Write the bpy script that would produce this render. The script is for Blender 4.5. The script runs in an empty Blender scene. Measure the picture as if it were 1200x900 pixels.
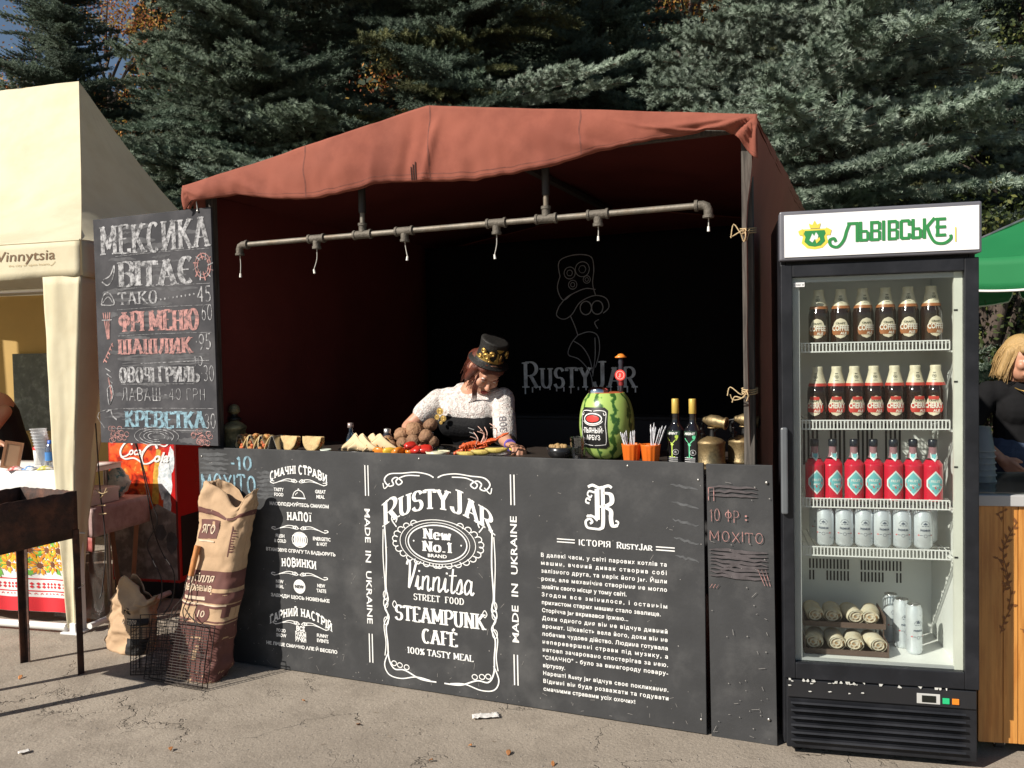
import bpy, bmesh, math, random
import numpy as np
from mathutils import Vector, Matrix, noise
R = math.radians
scene = bpy.context.scene
COL = scene.collection

# ------------------------------------------------------------------ camera
cam_d = bpy.data.cameras.new('camera')
cam = bpy.data.objects.new('camera', cam_d); COL.objects.link(cam)
cam_d.sensor_width = 36.0
cam_d.lens = 36.0 * 1000.0 / 1200.0
cam_d.clip_start = 0.05; cam_d.clip_end = 2000
_p = R(-2.0); _roll = 0.020
_F = Vector((0, math.cos(_p), math.sin(_p))); _X = Vector((1, 0, 0)); _U = _X.cross(_F)
_Rt = _X * math.cos(_roll) - _U * math.sin(_roll)
_Up = _U * math.cos(_roll) + _X * math.sin(_roll)
cam.matrix_world = Matrix(((_Rt.x, _Up.x, -_F.x, 0), (_Rt.y, _Up.y, -_F.y, 0), (_Rt.z, _Up.z, -_F.z, 1.5), (0, 0, 0, 1)))
scene.camera = cam

# ------------------------------------------------------------------ light
SUN_EL = R(36.0)
SHX, SHY = 0.851, 0.525            # direction in which shadows run on the ground
sun_d = bpy.data.lights.new('sun', 'SUN'); sun_d.energy = 4.8; sun_d.angle = R(0.53)
sun_d.color = (1.0, 0.93, 0.83)
sun = bpy.data.objects.new('sun', sun_d); COL.objects.link(sun)
_d = Vector((SHX * math.cos(SUN_EL), SHY * math.cos(SUN_EL), -math.sin(SUN_EL)))
sun.rotation_euler = _d.to_track_quat('-Z', 'Y').to_euler()
sun.location = (-10, -8, 12)
world = bpy.data.worlds.new('World'); scene.world = world; world.use_nodes = True
_nt = world.node_tree
_sky = _nt.nodes.new('ShaderNodeTexSky'); _sky.sky_type = 'NISHITA'; _sky.sun_disc = False
_sky.sun_elevation = SUN_EL
_sky.sun_rotation = math.atan2(-SHX, -SHY)      # same side as the lamp
_sky.air_density = 1.0; _sky.dust_density = 0.6
_bg = _nt.nodes['Background']; _bg.inputs[1].default_value = 0.05
_nt.links.new(_sky.outputs[0], _bg.inputs[0])
scene.view_settings.view_transform = 'Standard'
scene.view_settings.look = 'None'
scene.view_settings.exposure = 0.55
scene.view_settings.gamma = 1.0

# ------------------------------------------------------------------ frames
ANG_S = math.atan2(-0.393, 0.92)
def ST(x, y, z=0.0):               # stall frame: x right along the counter, y into the stall
    return Vector((0.731 + 0.92 * x + 0.393 * y, 3.275 - 0.393 * x + 0.92 * y, z))
ANG_C = math.atan2(-0.255, 0.966)
def CT(x, y, z=0.0):               # cream tent frame, origin at its front right leg
    return Vector((-2.42 + 0.966 * x + 0.255 * y, 4.69 - 0.255 * x + 0.966 * y, z))
ANG_F = math.atan2(-0.234, 0.9724)
def FT(x, y, z=0.0):               # fridge frame
    return Vector((0.968 + 0.9724 * x + 0.234 * y, 3.102 - 0.234 * x + 0.9724 * y, z))

# ------------------------------------------------------------------ materials
MATS = {}
def M(name, col, rough=0.6, metal=0.0, var=0.12, scale=6.0, bump=0.0, bscale=60.0, spec=0.5,
      col2=None, mixscale=3.0, mixlo=0.45, mixhi=0.6, detail=4.0, rnd=0.0, stretch=None, sheen=0.0, coat=0.0, trans=0.0):
    if name in MATS: return MATS[name]
    m = bpy.data.materials.new(name); m.use_nodes = True
    nt = m.node_tree; N = nt.nodes; Lk = nt.links
    b = N['Principled BSDF']
    b.inputs['Roughness'].default_value = rough
    b.inputs['Metallic'].default_value = metal
    b.inputs['Specular IOR Level'].default_value = spec
    if sheen: b.inputs['Sheen Weight'].default_value = sheen
    if coat: b.inputs['Coat Weight'].default_value = coat
    tc = N.new('ShaderNodeTexCoord'); src = tc.outputs['Object']
    if stretch:
        mp = N.new('ShaderNodeMapping'); mp.inputs['Scale'].default_value = stretch
        Lk.new(src, mp.inputs[0]); src = mp.outputs[0]
    n = N.new('ShaderNodeTexNoise'); n.inputs['Scale'].default_value = scale; n.inputs['Detail'].default_value = detail
    Lk.new(src, n.inputs['Vector'])
    base = N.new('ShaderNodeRGB'); base.outputs[0].default_value = (*col, 1)
    cur = base.outputs[0]
    if col2:
        n2 = N.new('ShaderNodeTexNoise'); n2.inputs['Scale'].default_value = mixscale; n2.inputs['Detail'].default_value = 6
        n2.inputs['Roughness'].default_value = 0.65
        Lk.new(src, n2.inputs['Vector'])
        mr = N.new('ShaderNodeMapRange'); mr.inputs[1].default_value = mixlo; mr.inputs[2].default_value = mixhi
        Lk.new(n2.outputs[0], mr.inputs[0])
        mx = N.new('ShaderNodeMix'); mx.data_type = 'RGBA'
        Lk.new(mr.outputs[0], mx.inputs[0]); Lk.new(cur, mx.inputs[6]); mx.inputs[7].default_value = (*col2, 1)
        cur = mx.outputs[2]
    if var:
        mr = N.new('ShaderNodeMapRange'); mr.inputs[1].default_value = 0.25; mr.inputs[2].default_value = 0.75
        mr.inputs[3].default_value = 1 - var; mr.inputs[4].default_value = 1 + var
        Lk.new(n.outputs[0], mr.inputs[0])
        hs = N.new('ShaderNodeHueSaturation'); Lk.new(mr.outputs[0], hs.inputs['Value']); Lk.new(cur, hs.inputs['Color'])
        cur = hs.outputs[0]
    if rnd:
        oi = N.new('ShaderNodeObjectInfo')
        mr = N.new('ShaderNodeMapRange'); mr.inputs[3].default_value = 1 - rnd; mr.inputs[4].default_value = 1 + rnd
        Lk.new(oi.outputs['Random'], mr.inputs[0])
        hs = N.new('ShaderNodeHueSaturation'); Lk.new(mr.outputs[0], hs.inputs['Value']); Lk.new(cur, hs.inputs['Color'])
        cur = hs.outputs[0]
    Lk.new(cur, b.inputs['Base Color'])
    if var:
        mr = N.new('ShaderNodeMapRange'); mr.inputs[3].default_value = max(0.02, rough - 0.1); mr.inputs[4].default_value = min(1, rough + 0.1)
        Lk.new(n.outputs[0], mr.inputs[0]); Lk.new(mr.outputs[0], b.inputs['Roughness'])
    if bump:
        nb = N.new('ShaderNodeTexNoise'); nb.inputs['Scale'].default_value = bscale; nb.inputs['Detail'].default_value = 5
        Lk.new(src, nb.inputs['Vector'])
        bp = N.new('ShaderNodeBump'); bp.inputs['Strength'].default_value = bump; bp.inputs['Distance'].default_value = 0.01
        Lk.new(nb.outputs[0], bp.inputs['Height']); Lk.new(bp.outputs[0], b.inputs['Normal'])
    if trans:
        tl = N.new('ShaderNodeBsdfTranslucent'); Lk.new(cur, tl.inputs[0])
        ms = N.new('ShaderNodeMixShader'); ms.inputs[0].default_value = trans
        Lk.new(b.outputs[0], ms.inputs[1]); Lk.new(tl.outputs[0], ms.inputs[2])
        Lk.new(ms.outputs[0], N['Material Output'].inputs[0])
    MATS[name] = m
    return m

def glass_mat(name, tint=(1, 1, 1), refl=1.0, rough=0.0, base_refl=0.04):
    """thin clear sheet: lets light straight through and mirrors a little of the surroundings"""
    if name in MATS: return MATS[name]
    m = bpy.data.materials.new(name); m.use_nodes = True
    nt = m.node_tree; N = nt.nodes; Lk = nt.links
    N.remove(N['Principled BSDF'])
    t = N.new('ShaderNodeBsdfTransparent'); t.inputs[0].default_value = (*tint, 1)
    g = N.new('ShaderNodeBsdfGlossy'); g.inputs['Roughness'].default_value = rough
    lw = N.new('ShaderNodeLayerWeight'); lw.inputs[0].default_value = 0.5
    mr = N.new('ShaderNodeMapRange'); mr.inputs[1].default_value = 0.0; mr.inputs[2].default_value = 1.0
    mr.inputs[3].default_value = base_refl; mr.inputs[4].default_value = refl
    pw = N.new('ShaderNodeMath'); pw.operation = 'POWER'; pw.inputs[1].default_value = 3.0
    Lk.new(lw.outputs['Facing'], pw.inputs[0]); Lk.new(pw.outputs[0], mr.inputs[0])
    ms = N.new('ShaderNodeMixShader'); Lk.new(mr.outputs[0], ms.inputs[0])
    Lk.new(t.outputs[0], ms.inputs[1]); Lk.new(g.outputs[0], ms.inputs[2])
    Lk.new(ms.outputs[0], N['Material Output'].inputs[0])
    MATS[name] = m
    return m

def frosted(name, col, opacity=0.5, rough=.3):
    if name in MATS: return MATS[name]
    m = bpy.data.materials.new(name); m.use_nodes = True
    nt = m.node_tree; N = nt.nodes; Lk = nt.links; b = N['Principled BSDF']
    b.inputs['Base Color'].default_value = (*col, 1); b.inputs['Roughness'].default_value = rough
    t = N.new('ShaderNodeBsdfTransparent'); ms = N.new('ShaderNodeMixShader'); ms.inputs[0].default_value = opacity
    Lk.new(t.outputs[0], ms.inputs[1]); Lk.new(b.outputs[0], ms.inputs[2]); Lk.new(ms.outputs[0], N['Material Output'].inputs[0])
    MATS[name] = m; return m

# ------------------------------------------------------------------ mesh builder
class MB:
    def __init__(s): s.v = []; s.f = []; s.sm = []; s.mi = []
    def add(s, vs, fs, smooth=False, mi=0):
        o = len(s.v); s.v += [tuple(v) for v in vs]
        for f in fs: s.f.append(tuple(i + o for i in f)); s.sm.append(smooth); s.mi.append(mi)
        return s
    def box(s, x0, x1, y0, y1, z0, z1, rot=None, c=None, mi=0):
        vs = [Vector((x, y, z)) for z in (z0, z1) for y in (y0, y1) for x in (x0, x1)]
        if rot is not None:
            c = Vector(c) if c is not None else sum(vs, Vector()) / 8
            vs = [rot @ (v - c) + c for v in vs]
        return s.add(vs, [(0, 2, 3, 1), (4, 5, 7, 6), (0, 1, 5, 4), (2, 6, 7, 3), (0, 4, 6, 2), (1, 3, 7, 5)], False, mi)
    def tube(s, pts, r, n=10, caps=True, closed=False, mi=0, flat=None):
        pts = [Vector(p) for p in pts]; k = len(pts)
        rs = r if isinstance(r, (list, tuple)) else [r] * k
        t0 = (pts[1] - pts[0]).normalized()
        up = Vector((0, 0, 1)) if abs(t0.z) < 0.9 else Vector((1, 0, 0))
        a = t0.cross(up).normalized(); vs = []
        for i, p in enumerate(pts):
            if closed: t = (pts[(i + 1) % k] - pts[i - 1])
            else: t = pts[min(i + 1, k - 1)] - pts[max(i - 1, 0)]
            if t.length < 1e-9: t = t0
            t.normalize(); a = (a - t * a.dot(t))
            if a.length < 1e-6: a = t.orthogonal()
            a.normalize(); b = t.cross(a)
            for j in range(n):
                th = 2 * math.pi * j / n
                q = a * math.cos(th) * rs[i] + b * math.sin(th) * rs[i] * (flat or 1)
                vs.append(p + q)
        fs = []
        for i in range(k if closed else k - 1):
            i2 = (i + 1) % k
            for j in range(n):
                fs.append((i * n + j, i * n + (j + 1) % n, i2 * n + (j + 1) % n, i2 * n + j))
        s.add(vs, fs, n > 5, mi)
        if caps and not closed:
            s.add([vs[j] for j in range(n)], [tuple(reversed(range(n)))], False, mi)
            s.add([vs[(k - 1) * n + j] for j in range(n)], [tuple(range(n))], False, mi)
        return s
    def lathe(s, prof, n=24, c=(0, 0, 0), mi=0, smooth=True, a0=0, a1=2 * math.pi, sq=None):
        full = abs(a1 - a0 - 2 * math.pi) < 1e-6; m = n if full else n + 1
        vs = []
        for (r, z) in prof:
            for j in range(m):
                th = a0 + (a1 - a0) * j / n
                vs.append((c[0] + r * math.cos(th), c[1] + r * math.sin(th), c[2] + z))
        fs = []
        for i in range(len(prof) - 1):
            for j in range(n):
                j2 = (j + 1) % m
                fs.append((i * m + j, i * m + j2, (i + 1) * m + j2, (i + 1) * m + j))
        return s.add(vs, fs, smooth, mi)
    def ball(s, c, r, n=12, mi=0, rot=None):
        rx, ry, rz = r if isinstance(r, (tuple, list)) else (r, r, r)
        vs = []; fs = []; m = max(6, n // 2 + 2)
        for i in range(m + 1):
            ph = math.pi * i / m
            for j in range(n):
                th = 2 * math.pi * j / n
                v = Vector((rx * math.sin(ph) * math.cos(th), ry * math.sin(ph) * math.sin(th), rz * math.cos(ph)))
                if rot is not None: v = rot @ v
                vs.append(v + Vector(c))
        for i in range(m):
            for j in range(n):
                fs.append((i * n + j, (i + 1) * n + j, (i + 1) * n + (j + 1) % n, i * n + (j + 1) % n))
        return s.add(vs, fs, True, mi)
    def grid(s, fn, nu, nv, smooth=True, mi=0):
        vs = [fn(i / nu, j / nv) for j in range(nv + 1) for i in range(nu + 1)]
        fs = [(j * (nu + 1) + i, j * (nu + 1) + i + 1, (j + 1) * (nu + 1) + i + 1, (j + 1) * (nu + 1) + i)
              for j in range(nv) for i in range(nu)]
        return s.add(vs, fs, smooth, mi)
    def prism(s, poly, y0, y1, mi=0, smooth=False):      # polygon in x,z swept along y
        n = len(poly)
        vs = [(p[0], y0, p[1]) for p in poly] + [(p[0], y1, p[1]) for p in poly]
        fs = [tuple(range(n)), tuple(reversed(range(n, 2 * n)))]
        fs += [(i, i + n, (i + 1) % n + n, (i + 1) % n) for i in range(n)]
        return s.add(vs, fs, smooth, mi)
    def mesh(s, name):
        me = bpy.data.meshes.new(name)
        me.from_pydata(s.v, [], s.f)
        me.polygons.foreach_set('use_smooth', s.sm)
        if any(s.mi): me.polygons.foreach_set('material_index', s.mi)
        me.update(); return me

def setprops(o, label=None, cat=None, group=None, kind=None):
    if label: o['label'] = label
    if cat: o['category'] = cat
    if group: o['group'] = group
    if kind: o['kind'] = kind
    return o
def obj(name, mb, mats, parent=None, bevel=0, solid=0, loc=None, rotz=None, subsurf=0, label=None, cat=None, group=None, kind=None):
    me = mb.mesh(name) if isinstance(mb, MB) else mb
    o = bpy.data.objects.new(name, me)
    if not isinstance(mats, (list, tuple)): mats = [mats]
    if not me.materials:
        for m in mats: me.materials.append(m)
    COL.objects.link(o)
    if parent: o.parent = parent
    if loc is not None: o.location = loc
    if rotz is not None: o.rotation_euler = (0, 0, rotz)
    if solid:
        md = o.modifiers.new('s', 'SOLIDIFY'); md.thickness = solid; md.offset = 0
    if subsurf:
        md = o.modifiers.new('u', 'SUBSURF'); md.levels = subsurf; md.render_levels = subsurf
    if bevel:
        md = o.modifiers.new('b', 'BEVEL'); md.width = bevel; md.segments = 2; md.limit_method = 'ANGLE'
        md.angle_limit = R(40)
    setprops(o, label, cat, group, kind)
    return o
def thing(name, label, cat, loc=(0, 0, 0), rotz=0, group=None):
    o = bpy.data.objects.new(name, None); o.empty_display_size = 0.1; COL.objects.link(o)
    o.location = loc; o.rotation_euler = (0, 0, rotz)
    return setprops(o, label, cat, group)
def dup(root, loc=None, rotz=None, label=None, group=None, scale=None, rot=None):
    r = root.copy(); COL.objects.link(r)
    if loc is not None: r.location = loc
    if rotz is not None: r.rotation_euler = (0, 0, rotz)
    if rot is not None: r.rotation_euler = rot
    if scale is not None: r.scale = scale if isinstance(scale, (tuple, list)) else (scale,) * 3
    if label: r['label'] = label
    if group: r['group'] = group
    for ch in list(root.children):
        c = ch.copy(); COL.objects.link(c); c.parent = r
        for g in list(ch.children):
            d = g.copy(); COL.objects.link(d); d.parent = c
    return r
def nz(x, y=0.0, z=0.0): return noise.noise(Vector((x, y, z)))
def lerp(a, b, t): return a + (b - a) * t
def interp(tab, x):
    if x <= tab[0][0]: return tab[0][1]
    for (a, b), (c, d) in zip(tab, tab[1:]):
        if x <= c:
            t = (x - a) / (c - a); t = t * t * (3 - 2 * t) if len(tab) < 0 else t
            return b + (d - b) * t
    return tab[-1][1]
def smoothpts(pts, k=6):
    """Catmull-Rom through the points"""
    P = [Vector(p) for p in pts]; out = []
    for i in range(len(P) - 1):
        p0 = P[max(i - 1, 0)]; p1 = P[i]; p2 = P[i + 1]; p3 = P[min(i + 2, len(P) - 1)]
        for j in range(k):
            t = j / k
            out.append(0.5 * ((2 * p1) + (p2 - p0) * t + (2 * p0 - 5 * p1 + 4 * p2 - p3) * t * t + (3 * p1 - p0 - 3 * p2 + p3) * t ** 3))
    out.append(P[-1]); return out

def fuse(name, parts, voxel, mat, parent=None, smooth=2, **kw):
    """several closed lumps fused into one continuous skin (voxel remesh, then smoothing)"""
    mb = MB()
    for p in parts: p(mb)
    me = mb.mesh(name)
    o = bpy.data.objects.new(name + '_tmp', me); COL.objects.link(o)
    md = o.modifiers.new('r', 'REMESH'); md.mode = 'VOXEL'; md.voxel_size = voxel; md.use_smooth_shade = True
    if smooth:
        md = o.modifiers.new('s', 'SMOOTH'); md.iterations = smooth; md.factor = 0.5
    dg = bpy.context.evaluated_depsgraph_get()
    me2 = bpy.data.meshes.new_from_object(o.evaluated_get(dg), depsgraph=dg)
    bpy.data.objects.remove(o); bpy.data.meshes.remove(me)
    me2.name = name; me2.materials.clear()
    me2.polygons.foreach_set('use_smooth', [True] * len(me2.polygons))
    return obj(name, me2, mat, parent, **kw)
def caps(p0, p1, r0, r1, fl=1.0, n=14, axis=None):
    """tapered capsule, optionally flattened along `axis`"""
    p0 = Vector(p0); p1 = Vector(p1)
    def f(mb):
        d = p1 - p0; L = d.length; t = d.normalized() if L > 1e-6 else Vector((0, 0, 1))
        pts = []; rs = []
        for a in (-80, -55, -30, 0): pts.append(p0 + t * r0 * math.sin(R(a))); rs.append(r0 * math.cos(R(a)))
        for k in (0.33, 0.66): pts.append(p0.lerp(p1, k)); rs.append(lerp(r0, r1, k))
        for a in (0, 30, 55, 80): pts.append(p1 + t * r1 * math.sin(R(a))); rs.append(r1 * math.cos(R(a)))
        o = len(mb.v); mb.tube(pts, rs, n)
        if fl != 1.0:
            ax = Vector(axis).normalized()
            for i in range(o, len(mb.v)):
                v = Vector(mb.v[i]); c = p0 + t * (v - p0).dot(t); w = v - c
                mb.v[i] = tuple(c + w - ax * w.dot(ax) * (1 - fl))
    return f
def ell(c, r, rot=None): return lambda mb: mb.ball(c, r, 18, rot=rot)

# ------------------------------------------------------------------ lettering
_cap = {}
def text2d(s, h, width=None, bold=0.0, shear=0.0, sx=1.0, spacing=1.0, align='LEFT', maxw=None):
    cu = bpy.data.curves.new('t', 'FONT'); cu.body = s; cu.size = 1.0; cu.offset = bold; cu.shear = shear
    cu.space_character = spacing; cu.resolution_u = 2; cu.fill_mode = 'FRONT'
    o = bpy.data.objects.new('t', cu); COL.objects.link(o)
    dg = bpy.context.evaluated_depsgraph_get()
    me = bpy.data.meshes.new_from_object(o.evaluated_get(dg), depsgraph=dg)
    vs = [(v.co.x, v.co.y) for v in me.vertices]; fs = [tuple(p.vertices) for p in me.polygons]
    bpy.data.objects.remove(o); bpy.data.curves.remove(cu); bpy.data.meshes.remove(me)
    if not vs: return [], []
    k = h / 0.729
    x0 = min(v[0] for v in vs); x1 = max(v[0] for v in vs)
    fx = k * sx
    if width: fx = width / (x1 - x0)
    if maxw and (x1 - x0) * fx > maxw: fx = maxw / (x1 - x0)
    w = (x1 - x0) * fx
    off = {'LEFT': 0, 'CENTER': -w / 2, 'RIGHT': -w}[align]
    return [((v[0] - x0) * fx + off, v[1] * k) for v in vs], fs

def arc(cx, cy, rx, ry, a0, a1, n=10):
    return [(cx + rx * math.cos(R(a0 + (a1 - a0) * i / n)), cy + ry * math.sin(R(a0 + (a1 - a0) * i / n))) for i in range(n + 1)]
def glyphs():
    G = {}
    S = lambda x: [(x, 0), (x, 1)]
    top = lambda x0, x1: [(x0, 1), (x1, 1)]
    bot = lambda x0, x1: [(x0, 0), (x1, 0)]
    bowlT = lambda y: arc(.28, (1 + y) / 2, .26, (1 - y) / 2, 90, -90)
    bowlB = lambda y: arc(.28, y / 2, .28, y / 2, 90, -90)
    G['I'] = (.12, [[(.06, 0), (.06, 1)]])
    G['R'] = (.62, [S(.1), [(.1, 1), (.28, 1)], bowlT(.47), [(.1, .47), (.28, .47)], [(.3, .47), (.56, 0)]])
    G['P'] = (.56, [S(.1), [(.1, 1), (.28, 1)], bowlT(.45), [(.1, .45), (.28, .45)]])
    G['B'] = (.6, [S(.1), [(.1, 1), (.28, 1)], bowlT(.53), [(.1, .53), (.28, .53)], bowlB(.53), [(.1, 0), (.28, 0)]])
    G['D'] = (.62, [S(.1), [(.1, 1), (.2, 1)], arc(.2, .5, .36, .5, 90, -90), [(.1, 0), (.2, 0)]])
    G['U'] = (.62, [[(.1, 1), (.1, .3)], arc(.31, .3, .21, .3, 180, 360), [(.52, .3), (.52, 1)]])
    G['S'] = (.52, [arc(.27, .74, .2, .25, 20, 180) + arc(.27, .74, .2, .25, 180, 250, 4) + arc(.25, .26, .22, .26, 70, -90, 8) + arc(.25, .26, .22, .26, -90, -165, 5)])
    G['T'] = (.56, [S(.28), top(.02, .54), [(.03, 1), (.03, .84)], [(.53, 1), (.53, .84)]])
    G['Y'] = (.6, [[(.06, 1), (.3, .5)], [(.54, 1), (.3, .5)], [(.3, .5), (.3, 0)]])
    G['J'] = (.5, [[(.36, 1), (.36, .22)], arc(.2, .22, .16, .22, 0, -180)])
    G['A'] = (.62, [[(.04, 0), (.3, 1)], [(.3, 1), (.58, 0)], [(.14, .33), (.48, .33)]])
    G['N'] = (.64, [S(.1), [(.1, 1), (.54, 0)], S(.54)])
    G['M'] = (.78, [S(.1), [(.1, 1), (.39, .2)], [(.39, .2), (.68, 1)], S(.68)])
    G['K'] = (.6, [S(.1), [(.12, .45), (.52, 1)], [(.22, .58), (.56, 0)]])
    G['E'] = (.52, [S(.1), top(.1, .46), bot(.1, .48), [(.1, .52), (.38, .52)], [(.46, 1), (.46, .85)], [(.48, 0), (.48, .16)]])
    G['F'] = (.5, [S(.1), top(.1, .46), [(.1, .52), (.38, .52)], [(.46, 1), (.46, .85)]])
    G['C'] = (.58, [arc(.32, .5, .24, .5, 50, 310, 16)])
    G['O'] = (.62, [arc(.31, .5, .23, .5, 0, 360, 20)])
    G['W'] = (.84, [[(.04, 1), (.22, 0)], [(.22, 0), (.42, .9)], [(.42, .9), (.62, 0)], [(.62, 0), (.8, 1)]])
    G['V'] = (.6, [[(.04, 1), (.3, 0)], [(.3, 0), (.56, 1)]])
    G['G'] = (.62, [arc(.32, .5, .24, .5, 50, 340, 16), [(.54, .42), (.54, .1)], [(.38, .42), (.6, .42)]])
    G['L'] = (.5, [S(.1), bot(.1, .46), [(.46, 0), (.46, .16)]])
    G['H'] = (.62, [S(.1), S(.52), [(.1, .5), (.52, .5)]])
    G['X'] = (.58, [[(.05, 0), (.53, 1)], [(.05, 1), (.53, 0)]])
    G['1'] = (.34, [[(.2, 0), (.2, 1)], [(.2, 1), (.06, .82)]])
    G['0'] = G['O']
    G['3'] = (.5, [arc(.22, .75, .2, .25, 140, -90), arc(.22, .25, .22, .25, 90, -140)])
    G['4'] = (.56, [[(.4, 0), (.4, 1)], [(.4, 1), (.05, .3)], [(.05, .3), (.52, .3)]])
    G['5'] = (.5, [[(.42, 1), (.12, 1)], [(.12, 1), (.1, .55)], arc(.22, .3, .22, .3, 120, -130)])
    G['6'] = (.54, [arc(.27, .3, .2, .3, 0, 360, 16), [(.08, .35), (.16, .75), (.38, 1)]])
    G['9'] = (.54, [arc(.27, .7, .2, .3, 0, 360, 16), [(.46, .65), (.4, .25), (.18, 0)]])
    G['e'] = (.46, [arc(.23, .33, .18, .33, 0, 320, 14), [(.06, .36), (.41, .36)]])
    G['o'] = (.48, [arc(.24, .33, .19, .33, 0, 360, 16)])
    G['w'] = (.66, [[(.03, .66), (.17, 0)], [(.17, 0), (.32, .6)], [(.32, .6), (.48, 0)], [(.48, 0), (.62, .66)]])
    G['.'] = (.2, [[(.1, 0), (.1, .1)]])
    G['·'] = (.2, [[(.1, .45), (.1, .56)]])
    G['-'] = (.34, [[(.05, .45), (.3, .45)]])
    G['%'] = (.6, [arc(.14, .76, .1, .2, 0, 360, 10), arc(.46, .24, .1, .2, 0, 360, 10), [(.1, 0), (.5, 1)]])
    G[' '] = (.34, [])
    # Cyrillic capitals
    for a, b in zip('АВЕІКМНОРСТХУ', 'ABEIKMHOPCTXY'): G[a] = G[b]
    G['В'] = G['B']; G['Ї'] = (.3, [[(.15, 0), (.15, .82)], [(.03, 1), (.03, 1.1)], [(.27, 1), (.27, 1.1)]])
    G['И'] = (.64, [S(.1), [(.1, 0), (.54, 1)], S(.54)])
    G['Й'] = (.64, G['И'][1] + [arc(.32, 1.22, .12, .1, 180, 360, 6)])
    G['П'] = (.62, [S(.1), S(.52), top(.1, .52)])
    G['Г'] = (.5, [S(.1), top(.1, .46), [(.46, 1), (.46, .85)]])
    G['Л'] = (.62, [[(.52, 0), (.52, 1)], top(.24, .52), [(.24, 1), (.2, .3), (.04, .02)]])
    G['Ч'] = (.58, [[(.48, 0), (.48, 1)], [(.1, 1), (.1, .6), (.2, .45), (.48, .45)]])
    G['Ш'] = (.86, [S(.1), S(.43), S(.76), bot(.1, .76)])
    G['Ф'] = (.72, [S(.36), arc(.36, .56, .28, .26, 0, 360, 18)])
    G['Ю'] = (.86, [S(.1), [(.1, .5), (.3, .5)], arc(.54, .5, .24, .5, 0, 360, 18)])
    G['Ь'] = (.56, [S(.1), [(.1, .53), (.28, .53)], bowlB(.53), [(.1, 0), (.28, 0)]])
    G['У'] = (.58, [[(.05, 1), (.3, .42)], [(.54, 1), (.3, .42), (.16, .05), (.03, .02)]])
    G['Я'] = (.6, [[(.5, 0), (.5, 1)], [(.5, 1), (.32, 1)], arc(.32, .74, .24, .26, 90, 270), [(.32, .48), (.5, .48)], [(.28, .48), (.06, 0)]])
    G['З'] = G['3']
    G['Ы'] = (.8, G['Ь'][1] + [[(.7, 0), (.7, 1)]])
    G['Є'] = (.58, [arc(.32, .5, .24, .5, 50, 310, 16), [(.1, .52), (.4, .52)]])
    G['É'] = (.52, G['E'][1] + [[(.2, 1.1), (.36, 1.28)]])
    return G
GL = glyphs()

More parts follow.
